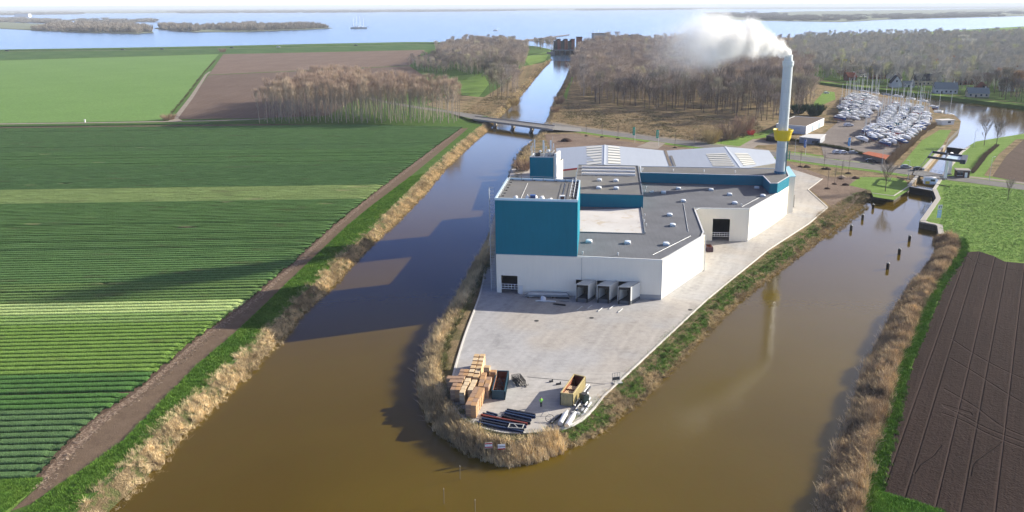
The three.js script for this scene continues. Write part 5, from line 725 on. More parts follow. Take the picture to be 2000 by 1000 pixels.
reeds('bank_scrub', 'rough dry scrub on the canal bank behind the bridge', along2(bankIsle, 0, 6, 0.01, tA, 3500, 615, (x, z, d, s, r) => [rr(0.7, 1.2, r), mulc(straw(r, x, z), 0.7), 0.6]));
reeds('reed_bed', 'shaggy dry reeds along the right canal bank', along2(bankRight, -0.5, 4.8, 0.0, 1, 12500, 616, (x, z, d, s, r) => { const q = lodged(x, z) > 0.5; return [rr(0.8, 1.2, r), mulc(mixc([0.64, 0.50, 0.31], [0.33, 0.25, 0.16], sstep(0.4, 0.7, n2f(x * 0.3, z * 0.3, 617))), 0.5 + 0.9 * r()), q ? 0.6 : 1.0, q ? rr(-0.8, 0.8, r) : rr(-0.15, 0.15, r), q ? rr(-0.8, 0.8, r) : rr(-0.15, 0.15, r)]; }, 3.2));
function tufts(name, label, pts, fn, g = 0) { instanced(name, grassG[g], bladeM, pts.map(([x, z]) => { const v = fn(x, z); return [x, YL + 0.02, z, R() * 6.28, v[0], v[0] * (v[2] ?? 1), v[1]]; }), { label, category: 'grass' }); }
const green = (x, z) => mulc(mixc([0.075, 0.185, 0.028], [0.17, 0.29, 0.05], n2f(x * 0.3, z * 0.3, 631)), 0.65 + 0.7 * R());
{
  const rl = [[-66.32, -96.69], [-66.85, -104.67], [-67.34, -112.23], [-66.58, -118.52], [-65.36, -128.62], [-65.23, -138.65], [-63.93, -147.1], [-63.47, -157.27], [-62.48, -169.64], [-62.28, -173.85], [-60.35, -206.51], [-57.31, -246.47], [-52.33, -352.84]], tr = [[-74.29, -102.59], [-73.03, -110.3], [-71.03, -117], [-69.49, -124.61], [-69.68, -138.48], [-69.7, -154.79], [-68.32, -170.88], [-67.69, -187.73], [-66.64, -222.29], [-65.12, -265.88], [-63.09, -292.12], [-57.37, -346.23]], a = along(rl), b = along(tr), pts = [], r = rng(641);
  for (let i = 0; i < 15000; i++) { const t = Math.pow(r(), 1.25), p = a(t), q = b(t), k = Math.pow(r(), 0.9); pts.push([lerp(p[0], q[0], k * 0.93), lerp(p[1], q[1], k * 0.93)]); }
  tufts('verge_grass', 'lush green grass between the farm track and the reeds', pts, (x, z) => [rr(0.7, 1.3), green(x, z)]);
  const p2 = along2(bankRight, 4.7, 7.2, 0.02, 1, 6500, 642, (x, z, d, s, r2) => [1, 0]).flat().map((q) => [q[0], q[2]]); tufts('verge_grass', 'green grass strip between the right reeds and the ploughed field', p2, (x, z) => [rr(0.7, 1.3), green(x, z)]);
  tufts('meadow_grass', 'coarse tussocky grass on the meadow right of the canal', scatterPoly([[123.69, -258.03], [156.8, -327.8], [183.57, -315.76], [132.44, -222.33], [126.19, -223.87], [125.89, -228.88], [123.86, -233.59], [119.26, -232.59], [121.9, -244.7]], 5000, r), (x, z) => [rr(0.8, 1.5), mulc(mixc([0.24, 0.40, 0.10], [0.38, 0.52, 0.18], n2f(x * 0.2, z * 0.2, 633)), 0.6 + 0.9 * R()), 0.5]);
  tufts('corner_grass', 'bright green grass below the ploughed field', scatterPoly([[47.94, -108.29], [49.98, -106.67], [52.89, -104.83], [55.18, -102.68], [53.53, -98.27], [43.23, -98.33]], 2500, r), (x, z) => [rr(0.8, 1.3), mulc(green(x, z), 1.4), 1]);
  tufts('corner_grass', 'green grass in the near left corner beside the track', scatterPoly([[-85.29, -111.92], [-75.99, -112.43], [-75.95, -109.08], [-76.49, -103.85], [-76.99, -99.03]], 1800, r), (x, z) => [rr(0.8, 1.2), green(x, z), 0.8]);
  // straw and dug-up stubble at the ends of the beds
  const bits = [], l = along(cropEdge); for (let i = 0; i < 1700; i++) { const t = Math.pow(r(), 1.4), p = l(t), k = rr(-0.2, 2.4, r) * (1 - 0.5 * t); bits.push([p[0] + k, YL + 0.06, p[1] + k * 0.2, r() * 6, rr(0.4, 0.9, r), rr(0.3, 0.8, r), mulc([0.40, 0.32, 0.245], 0.4 + 0.8 * r()), rr(-1, 1, r), rr(-1, 1, r)]); }
  instanced('field_litter', merge([box(0.5, 0.05, 0.07, 0, 0.03, 0), box(0.16, 0.09, 0.16, 0.2, 0.05, 0.2), box(0.06, 0.05, 0.4, -0.1, 0.03, 0.1)]), bladeM, bits, { label: 'pale clods and straw litter at the ends of the crop beds', category: 'litter' });
  // rough grass in the dry fields
  const dry = [...scatterPoly([[0.3, -524.6], [15.5, -628.4], [39.3, -588.8], [87.7, -558.4], [127, -511.7], [121.5, -465], [87.14, -433.22], [48.3, -466.8], [12.5, -507.8]], 9000, r), ...scatterPoly([[-56.1, -568.1], [-50.1, -648.3], [-30, -729.6], [-23.5, -666.2], [-35.2, -545.8]], 2500, r), ...scatterPoly([[90.03, -277.62], [105.06, -296.82], [121.48, -316.79], [118.83, -304.22], [103.34, -281.11], [89.71, -260.43]], 900, r)];
  instanced('rough_grass', reedG[1], bladeM, dry.map(([x, z]) => [x, YL - 0.1, z, r() * 6, rr(0.5, 1.0, r), rr(0.25, 0.55, r), mulc(n2f(x * 0.06, z * 0.06, 643) > 0.55 ? [0.17, 0.15, 0.085] : [0.42, 0.33, 0.2], 0.5 + 0.8 * r())]), { label: 'rough dry grass in the fallow field between road and wood', category: 'grass' });
  // shrubs and weeds on the bank by the yard tip
  const wd = along2(bankIsle, 3.2, 6, tB, tD, 900, 645, (x, z, d, s, r2) => [1, 0]).flat(); instanced('bank_weeds', bushG, bladeM, wd.map((q) => [q[0], YL - 0.7, q[2], r() * 6, rr(0.16, 0.3, r), rr(0.12, 0.26, r), mulc([0.13, 0.15, 0.06], 0.5 + r())]), { label: 'low weeds and brambles along the kerb of the yard', category: 'weeds' });
}

// woods on the islands and along the far shore: low, far off, one mass each
{
  const r = rng(701), islandPts = [...scatterPoly([[-1683.5, -2852.4], [-1407, -2615.7], [-1153.6, -2459.7], [-1158.1, -2559.4], [-1305.6, -2865.8], [-1605.9, -3356], [-1961.3, -3501.1]], 1200, r), ...scatterPoly([[-1342.3, -3005.1], [-1128.2, -2663.2], [-1047.8, -2598.6], [-1101.8, -2903.5], [-1437.8, -3330.1]], 260, r), ...scatterPoly([[-1137.7, -2908.4], [-983.7, -2673.2], [-885.7, -2660.8], [-784.2, -2860.2], [-750.1, -2992.5], [-877.3, -3202.5], [-1145, -3328], [-1206.5, -3132.8]], 900, r)];
  const low = bush(33, 9, 7, 420, 0.5); instanced('island_wood', low, bladeM, islandPts.map(([x, z]) => [x, 1, z, r() * 6, rr(0.7, 1.3, r), rr(0.8, 2.3, r) * (0.6 + 0.8 * n2f(x * 0.01, z * 0.01, 709)), mulc([0.27, 0.235, 0.19], 0.6 + 0.6 * r())]), { label: 'grey-brown woods on the two low islands in the lake', category: 'woodland' });
  const far = (name, a, b, n, hh, lab) => { const A2 = along(a), B2 = along(b), pts = []; for (let i = 0; i < n; i++) { const t = r(), k = r() * r(), p = A2(t), q = B2(t); if (n2f(t * 14, 2.2 + k, 703) < 0.4) continue; const s = hh * rr(0.6, 1.3, r); pts.push([lerp(p[0], q[0], k), 0, lerp(p[1], q[1], k), r() * 6, s * 2.4, s, mulc([0.23, 0.21, 0.18], 0.7 + 0.5 * r())]); } instanced(name, low, bladeM, pts, { label: lab, category: 'woodland' }); };
  far('far_wood', [[-5691.5, -8659], [-4815.2, -10763.2], [-2687.8, -11035.1], [-523.3, -13158.4], [1104.1, -14408], [3072.6, -15919.4]], [[-11335.6, -17266.1], [-8627.4, -19300.9], [-4538, -18645.5], [-841.3, -21168.1], [1711.3, -22340.3], [4562.8, -23649.7]], 2600, 2.2, 'hazy line of woods on the far shore of the lake');
  far('far_wood', [[1418, -7808.9], [1073.8, -4260.5], [1266.9, -3793.7], [1798.4, -4519.7], [3037.5, -5590]], [[2550, -10144.5], [1768.5, -6169.3], [2460.8, -6683.2], [3764.1, -8265.8], [5393.5, -9940.9]], 1500, 1.3, 'hazy woods on the low spit at the right of the lake');
  far('far_wood', [[-3070.7, -4662.2], [-2511, -4264.5], [-2159.7, -4070.7], [-1789.3, -3885]], [[-4690.6, -7132.6], [-3671.2, -6244.3], [-2937, -5799.5], [-2235.7, -5189.8]], 500, 1.3, 'hazy trees on the shore behind the left island');
}
// ------------------------------------------------------------------ things on the yard
// stacked wooden crates
{
  const tones = [mat(0.60, 0.44, 0.26, 0.85), mat(0.47, 0.29, 0.155, 0.85), mat(0.37, 0.25, 0.175, 0.9), mat(0.68, 0.55, 0.37, 0.85)];
  const geo = (w, d, hh) => {
    const slats = [], n = 5, top = [];
    for (const s of [-1, 1]) { for (let i = 0; i < n; i++) slats.push(box(w / n - 0.03, hh, 0.04, -w / 2 + (i + 0.5) * (w / n), hh / 2, (s * d) / 2)); for (let i = 0; i < n + 2; i++) slats.push(box(0.04, hh, d / (n + 2) - 0.03, (s * w) / 2, hh / 2, -d / 2 + (i + 0.5) * (d / (n + 2)))); }
    const bands = []; for (const y of [0.1, hh * 0.33, hh * 0.66, hh - 0.1]) for (const s of [-1, 1]) bands.push(box(w + 0.1, 0.09, 0.03, 0, y, s * (d / 2 + 0.035)), box(0.03, 0.09, d + 0.1, s * (w / 2 + 0.035), y, 0));
    for (let i = 0; i < 4; i++) top.push(box(w + 0.05, 0.04, d / 4 - 0.03, 0, hh + 0.02, -d / 2 + (i + 0.5) * (d / 4)));
    return { slats: merge(slats), bands: merge(bands), top: merge(top), core: box(w - 0.06, hh - 0.02, d - 0.06, 0, hh / 2, 0) };
  };
  const kinds = { a: geo(0.86, 1.3, 2.4), b: geo(0.76, 1.22, 2.4), c: geo(0.86, 1.4, 2.35), d: geo(1.05, 1.1, 2.9) };
  function crate(k, x, z, turn, tone, label, group, dy = 0) { const g = kinds[k], t = thing('wooden_crate', label, 'crate', [x, YL + 0.1 + dy, z], turn, group); mesh('core', g.core, tones[tone], t); mesh('slats', g.slats, tones[tone], t); mesh('bands', g.bands, tones[(tone + 1) % 3], t); mesh('lid', g.top, tones[tone], t); return t; }
  const far = [[[[-14.04, -153.06], [-14.08, -151.24], [-14.14, -149.45], [-14.23, -147.63], [-14.33, -145.81], [-14.43, -143.97]], 'left'], [[[-12.9, -153.05], [-12.96, -151.15], [-13.01, -149.25], [-13.11, -147.34], [-13.23, -145.43], [-13.35, -143.51]], 'right']], tn = -0.11;
  for (const [l, side] of far) l.forEach(([x, z], i) => crate('a', x, z, tn, i % 3 === 1 ? 3 : 0, `pale tall crate, ${ord(i)} from the far end of the ${side} long row`, 'tall wooden crates in the long double row'));
  const B_ = [[[[-16.12, -145.94], [-15.31, -145.82]], 'far end'], [[[-16.21, -144.33], [-15.39, -144.21]], 'second rank'], [[[-18.24, -142.93], [-17.43, -142.87], [-16.63, -142.87], [-15.81, -142.86]], 'third rank'], [[[-17.59, -141.33], [-16.8, -141.28], [-16.01, -141.31]], 'fourth rank'], [[[-16.87, -139.8], [-16.07, -139.58]], 'fifth rank'], [[[-17.03, -138.18], [-16.15, -138.13]], 'nearest rank']];
  B_.forEach(([l, w]) => l.forEach(([x, z], i) => crate('b', x, z, tn + rr(-0.03, 0.03), 2 - (i % 2) * (R() < 0.5 ? 1 : 0), `brown crate in the ${w} of the kerbside block, ${ord(i)} from the kerb`, 'wooden crates in the kerbside block')));
  const C_ = [[[[-14.75, -141.9], [-13.52, -141.16]], 'far end'], [[[-14.86, -140.3], [-13.67, -139.64]], 'second rank'], [[[-15.11, -138.72], [-13.87, -138.2]], 'third rank'], [[[-15.23, -137.18]], 'nearest rank']];
  C_.forEach(([l, w]) => l.forEach(([x, z], i) => crate('c', x, z, tn, 3, `whitish crate in the ${w} of the middle block, ${ord(i)} from the kerb`, 'wooden crates in the middle block')));
  const D_ = [[[[-12, -144.32]], 'far end'], [[[-12.09, -142.76], [-10.91, -142.42]], 'second rank'], [[[-12.13, -141.28], [-10.98, -140.94]], 'third rank'], [[[-12.18, -139.8], [-11.12, -139.54]], 'fourth rank'], [[[-12.83, -138.19], [-11.96, -137.85]], 'fifth rank'], [[[-13.07, -136.81], [-12.15, -136.48]], 'sixth rank'], [[[-13.31, -135.38], [-12.4, -135.07]], 'seventh rank'], [[[-13.54, -133.89], [-12.62, -133.56]], 'eighth rank'], [[[-13.7, -132.43], [-12.77, -132.07]], 'nearest rank']];
  D_.forEach(([l, w]) => l.forEach(([x, z], i) => crate('c', x, z, tn, (i + (w.length % 2)) % 2 ? 1 : 2, `orange-brown crate in the ${w} of the front block, ${ord(i)} from the kerb`, 'wooden crates in the front block')));
  const e = [-11.54, -146.53], f = [-10.3, -145.75]; crate('d', e[0], e[1], tn, 0, 'open-topped pale crate beside the double row, taller than its neighbours', 'single crates'); crate('d', f[0], f[1], tn, 1, 'orange crate between the tall crate and the dark blue skip', 'single crates', -0.6);
}
// open steel containers: ribbed sides, a rim, a rusty inside
function skip(name, label, corners, hh, outer, load) {   // corners on the ground: back left, back right, front right, front left
  const c = [0, 1].map((k) => corners.reduce((s, p) => s + p[k], 0) / 4), loc = corners.map((p) => [p[0] - c[0], p[1] - c[1]]), t = thing(name, label, 'container', [c[0], YL + 0.12, c[1]]);
  const th = 0.09, inn = inset(loc, th), rust = mat(0.22, 0.075, 0.035, 0.9), names = ['back_wall', 'side_wall', 'front_wall', 'side_wall'];
  for (let i = 0; i < 4; i++) { const a = loc[i], b = loc[(i + 1) % 4], ia = inn[i], ib = inn[(i + 1) % 4], w = mesh(names[i], walls([a, b], 0, hh, false), outer, t); w.material = outer; mesh('inner_face', walls([ib, ia], 0.12, hh, false), new THREE.MeshStandardMaterial({ color: rust.color, roughness: 0.9, side: THREE.DoubleSide }), w); const n = Math.round(dist(a, b) / 0.62), g = []; for (let k = 0; k <= n; k++) { const q = k / n, x = lerp(a[0], b[0], q), z = lerp(a[1], b[1], q); g.push(box(0.12, hh - 0.1, 0.12, x, hh / 2, z)); } mesh('ribs', merge(g), outer, w); }
  mesh('rim', ring(inset(loc, -0.05), 0.2, hh - 0.1, hh + 0.05), outer, t); mesh('floor', flat(inn, 0.12), rust, t); return [t, loc, inn];
}
{
  const side = (r, g, b) => new THREE.MeshStandardMaterial({ color: col(r, g, b), roughness: 0.6, side: THREE.DoubleSide });
  const ground = (px) => px;
  const [sk] = skip('blue_skip', 'dark blue open steel skip beside the crates, filled with scrap', [[-9.75, -147.32], [-7.49, -147.12], [-7.8, -138.34], [-10.16, -138.67]], 1.7, side(0.008, 0.055, 0.085));
  const r = rng(31), g = []; for (let i = 0; i < 46; i++) g.push(box(rr(0.2, 1.4, r), 0.05, rr(0.04, 0.2, r), rr(-0.7, 0.7, r) , rr(0.5, 1.1, r), rr(-2.6, 2.6, r), r() * 3, rr(-0.5, 0.5, r), rr(-0.5, 0.5, r))); const sc = mesh('scrap_load', merge(g), mat(0.06, 0.06, 0.065, 0.7), sk); sc.userData.kind = 'stuff'; sc.rotation.y = -0.1;
  const [yc, loc] = skip('yellow_skip', 'mustard yellow open container with pale pallets leaning inside', [[4.77, -144.09], [6.85, -142.9], [4.35, -135.54], [2.16, -136.18]], 2.4, side(0.44, 0.36, 0.17));
  const ax = [(loc[3][0] + loc[2][0]) / 2 - (loc[0][0] + loc[1][0]) / 2, (loc[3][1] + loc[2][1]) / 2 - (loc[0][1] + loc[1][1]) / 2], turn = Math.atan2(ax[0], ax[1]);
  for (const [s, n] of [[0.02, 6], [0.27, 6]]) { const q = new THREE.Group(); q.name = 'wooden_pallet'; q.position.set(ax[0] * (s + 0.02) , 1.75, ax[1] * (s + 0.02)); q.rotation.set(0.0, turn, 0); yc.add(q); const pm = mat(0.62, 0.46, 0.31, 0.85); for (let i = 0; i < n; i++) mesh('plank', box(0.16, 0.05, 1.9, -0.75 + i * 0.3, 0.12, 0, 0, -0.14), pm, q); for (const z of [-0.8, 0, 0.8]) mesh('bearer', box(1.75, 0.1, 0.12, 0, 0.04 + z * 0.13, z), pm, q); }
}
// black wire cage
{
  const p = [-5.58, -145.71], t = thing('wire_cage', 'black wire mesh cage right of the dark blue skip', 'cage', [p[0], YL + 0.1, p[1]], 0.35), g = [], W = 1.7, L = 3.4, H = 1.0;
  for (let i = 0; i <= 12; i++) { const z = -L / 2 + (L * i) / 12; g.push(bar([-W / 2, 0, z], [-W / 2, H, z], 0.03, 4), bar([W / 2, 0, z], [W / 2, H, z], 0.03, 4), bar([-W / 2, H, z], [W / 2, H, z], 0.03, 4)); } for (let i = 0; i <= 6; i++) { const x = -W / 2 + (W * i) / 6; g.push(bar([x, H, -L / 2], [x, H, L / 2], 0.03, 4), bar([x, 0, L / 2], [x, H, L / 2], 0.03, 4)); } for (const y of [0.25, 0.5, 0.75]) for (const s of [-1, 1]) g.push(bar([(s * W) / 2, y, -L / 2], [(s * W) / 2, y, L / 2], 0.03, 4));
  mesh('mesh_panel', merge(g), M.black, t); const r = rng(8), rods = []; for (let i = 0; i < 16; i++) rods.push(bar([rr(-0.7, 0.7, r), rr(0.1, 0.8, r), -1.6], [rr(-0.7, 0.7, r), rr(0.1, 0.8, r), 1.9], 0.05, 4)); const o = mesh('rod_bundle', merge(rods), M.darkgrey, t); o.userData.kind = 'stuff';
  const q = [-4.38, -143.92], br = thing('wire_scraps', 'small heap of bent wire beside the black cage', 'scrap', [q[0], YL + 0.1, q[1]]); for (let i = 0; i < 7; i++) mesh('wire', bar([rr(-0.8, 0.8, r), 0.05, rr(-0.8, 0.8, r)], [rr(-0.8, 0.8, r), rr(0.05, 0.6, r), rr(-0.8, 0.8, r)], 0.035, 4), M.darkgrey, br);
}
// steel sections laid out at the tip of the yard
{
  const dark = mat(0.022, 0.028, 0.045, 0.5, { metalness: 0.3 }), navy = mat(0.016, 0.035, 0.09, 0.5), rust = mat(0.16, 0.03, 0.025, 0.7), pale = mat(0.42, 0.42, 0.40, 0.6);
  const lab = ['nearest the kerb at the tip', 'second from the kerb at the tip', 'third from the kerb at the tip', 'fourth from the kerb at the tip', 'in the middle of the beam pile', 'just above the middle of the beam pile', 'at the upper side of the beam pile', 'uppermost of the beam pile'];
  const lines = [[[932, 827], [1022, 846]], [[936, 823], [1024, 841]], [[941, 819], [1028, 835]], [[944, 814], [1030, 830]], [[985, 809], [1038, 821]], [[980, 814], [1036, 828]], [[987, 805], [1046, 816]], [[990, 802], [1046, 812.5]]], pts = [[[-12.08, -129.31], [-4.17, -125.85]], [[-11.79, -130.04], [-4.03, -126.73]], [[-11.41, -130.78], [-3.71, -127.79]], [[-11.21, -131.72], [-3.56, -128.7]], [[-7.64, -132.65], [-2.89, -130.35]], [[-8.03, -131.7], [-3.05, -129.06]], [[-7.5, -133.42], [-2.21, -131.28]], [[-7.26, -134], [-2.22, -131.94]]];
  void lines; const hb = (l, w, hh) => merge([box(l, 0.05, w, 0, 0.03, 0), box(l, 0.05, w, 0, hh, 0), box(l, hh, 0.05, 0, hh / 2, 0)]);
  pts.forEach(([a, b], i) => { const o = mesh('steel_beam', hb(dist(a, b), 0.34, 0.42), i === 3 ? rust : i % 2 ? dark : navy); o.position.set((a[0] + b[0]) / 2, YL + 0.12, (a[1] + b[1]) / 2); o.rotation.y = -Math.atan2(b[1] - a[1], b[0] - a[0]); tag(o, `${i === 3 ? 'rusty red' : i % 2 ? 'black' : 'navy blue'} steel beam, ${lab[i]}`, 'beam', 'steel beams at the tip of the yard'); });
  const more = [[[-11.69, -132.29], [-8.43, -130.95]], [[-11.38, -132.87], [-9.27, -131.71]], [[-10.79, -133.34], [-8.77, -132.18]]]; more.forEach(([a, b], i) => { const o = mesh('steel_beam', hb(dist(a, b), 0.26, 0.3), i === 0 ? rust : navy); o.position.set((a[0] + b[0]) / 2, YL + 0.12, (a[1] + b[1]) / 2); o.rotation.y = -Math.atan2(b[1] - a[1], b[0] - a[0]); tag(o, ['short rusty beam at the left of the beam pile', 'short navy beam left of the pile, middle of three', 'short navy beam left of the pile, farthest of three'][i], 'beam', 'steel beams at the tip of the yard'); });
  const f = [-5.41, -127.42], fr = thing('steel_frame', 'small light grey steel frame lying on the beam pile', 'frame', [f[0], YL + 0.62, f[1]], -0.16); for (const z of [-0.7, 0.7]) mesh('rail', box(2.6, 0.12, 0.12, 0, 0.06, z), pale, fr); for (const x of [-1.2, 0, 1.2]) mesh('crossbar', box(0.12, 0.1, 1.4, x, 0.07, 0, x === 0 ? 0.6 : 0), pale, fr);
  // poles and ducts along the right kerb
  const poles = [[[4.26, -136.08], [7.16, -144.08]], [[4.61, -135.68], [7.54, -143.85]], [[5.07, -135.68], [7.78, -142.97]], [[4.74, -134.1], [7.19, -140.6]], [[5.81, -133.89], [7.47, -138.5]], [[3.98, -132.55], [5.74, -136.88]], [[6.13, -132.92], [7.56, -136.66]]];
  poles.forEach(([a, b], i) => { const o = mesh('metal_pole', bar([a[0], YL + 0.25, a[1]], [b[0], YL + 0.4, b[1]], 0.17, 8), [mat(0.66, 0.66, 0.64, 0.4), M.galv, dark][i % 3]); tag(o, ['white pole nearest the yellow container', 'grey pole second from the yellow container', 'black pole third from the yellow container', 'white pole in the middle of the pole heap', 'grey pole on the kerb side of the pole heap', 'black pole at the lower left of the pole heap', 'white pole nearest the kerb in the pole heap'][i], 'pole', 'poles by the right kerb'); });
  const ducts = [[[1.97, -128.27], [3.29, -133.13]], [[3.07, -127.54], [4.69, -132.54]]]; ducts.forEach(([a, b], i) => { const t = thing('silver_duct', ['left of two silver tapered ducts lying near the kerb', 'right of two silver tapered ducts lying near the kerb'][i], 'duct', [a[0], YL + 0.62, a[1]], 0, 'silver ducts'); const d = [b[0] - a[0], 0, b[1] - a[1]]; mesh('tube', bar([0, 0, 0], [d[0] * 0.7, 0, d[2] * 0.7], 0.45, 14), mat(0.72, 0.73, 0.74, 0.3, { metalness: 0.4 }), t); mesh('cone', bar([d[0] * 0.7, 0, d[2] * 0.7], [d[0], 0, d[2]], 0.45, 14, 0.2), mat(0.66, 0.67, 0.68, 0.35, { metalness: 0.4 }), t); });
  const gp = [6.41, -137.48], gr = thing('dark_crate', 'dark green machine part standing among the poles', 'machine part', [gp[0], YL + 0.1, gp[1]], 0.5); mesh('housing', box(1.1, 1.5, 1.6, 0, 0.75, 0), mat(0.02, 0.04, 0.035, 0.6), gr); mesh('flange', cyl(0.6, 0.6, 0.2, 0, 1.5, 0, 12), M.darkgrey, gr); for (const x of [-0.4, 0.4]) mesh('foot', box(0.2, 0.2, 1.7, x, 0.05, 0), M.black, gr);
  const st = [5.62, -133.52], sp = thing('scrap_heap', 'tangle of dark metal parts beside the green machine part', 'scrap', [st[0], YL + 0.1, st[1]]), r = rng(55); for (let i = 0; i < 16; i++) mesh('metal_part', box(rr(0.3, 1.5, r), rr(0.08, 0.4, r), rr(0.08, 0.3, r), rr(-1.3, 1.3, r), rr(0.1, 0.5, r), rr(-2.2, 2.2, r), r() * 3, rr(-0.3, 0.3, r)), [dark, M.galv, navy, M.white][i % 4], sp);
  const w = [0.25, -130.15], wt = thing('cable_reel', 'thin wire ring lying on the paving near the ducts', 'ring', [w[0], YL + 0.12, w[1]]); const tg = new THREE.TorusGeometry(0.75, 0.05, 6, 24); tg.rotateX(-1.1); tg.translate(0, 0.55, 0); mesh('ring', tg, M.darkgrey, wt); for (let i = 0; i < 4; i++) mesh('strut', bar([Math.cos(i * 1.57) * 0.7, 0.5, Math.sin(i * 1.57) * 0.3], [0.4, 0.1, -0.5 + i * 0.3], 0.03, 4), M.darkgrey, wt);
  const dp = [[0.42, -129.23], [1.14, -132.4]], dk = mesh('black_tube', bar([dp[0][0], YL + 0.3, dp[0][1]], [dp[1][0] + 1.2, YL + 0.3, dp[1][1]], 0.2, 8), dark); tag(dk, 'long black tube between the wire ring and the ducts', 'tube');
  const lw = thing('pipe_trestle', 'light folding trestle on the paving left of the ducts', 'trestle', [[-0.45, -132.41][0], YL + 0.1, [-0.45, -132.41][1]]); for (const s of [-1, 1]) mesh('leg', bar([s * 0.9, 0, 0.5], [s * 0.1, 0.9, -0.4], 0.05, 4), M.steel, lw); mesh('top_bar', bar([-0.6, 0.9, -0.4], [0.8, 0.9, -0.4], 0.05, 4), M.steel, lw);
  for (const [p, l, lb] of [[[0.54, -145.89], 0.7, 'small dark block on the paving left of the yellow container, farther of two'], [[1.93, -144.76], 0.9, 'small dark block on the paving left of the yellow container, nearer of two']]) { const o = thing('floor_block', lb, 'block', [p[0], YL + 0.1, p[1]], 0.3, 'small blocks'); mesh('body', box(l, 0.25, 0.4, 0, 0.13, 0), M.darkgrey, o); mesh('handle', box(0.18, 0.45, 0.18, l / 2 - 0.1, 0.3, 0), M.black, o); }
  // railing section by the kerb
  const rp = [12.74, -145.79], rl = thing('railing_frame', 'tall grey railing frame standing at the right kerb', 'railing', [rp[0], YL + 0.1, rp[1]], 0.3); for (const x of [-0.75, -0.25, 0.25, 0.75]) mesh('post', bar([x, 0, 0], [x, 1.9, 0], 0.045, 5), M.steel, rl); for (const y of [0.4, 1.0, 1.85]) mesh('rail', bar([-0.75, y, 0], [0.75, y, 0], 0.04, 5), M.steel, rl); mesh('panel', box(1.4, 0.55, 0.04, 0, 0.7, 0.03), M.darkgrey, rl); mesh('pallet_base', box(1.8, 0.14, 0.9, 0.1, 0.07, 0.5), mat(0.5, 0.5, 0.48, 0.8), rl); mesh('leg', bar([-0.9, 0, 1.3], [-0.9, 0.9, 1.3], 0.06, 5), M.darkgrey, rl);
}
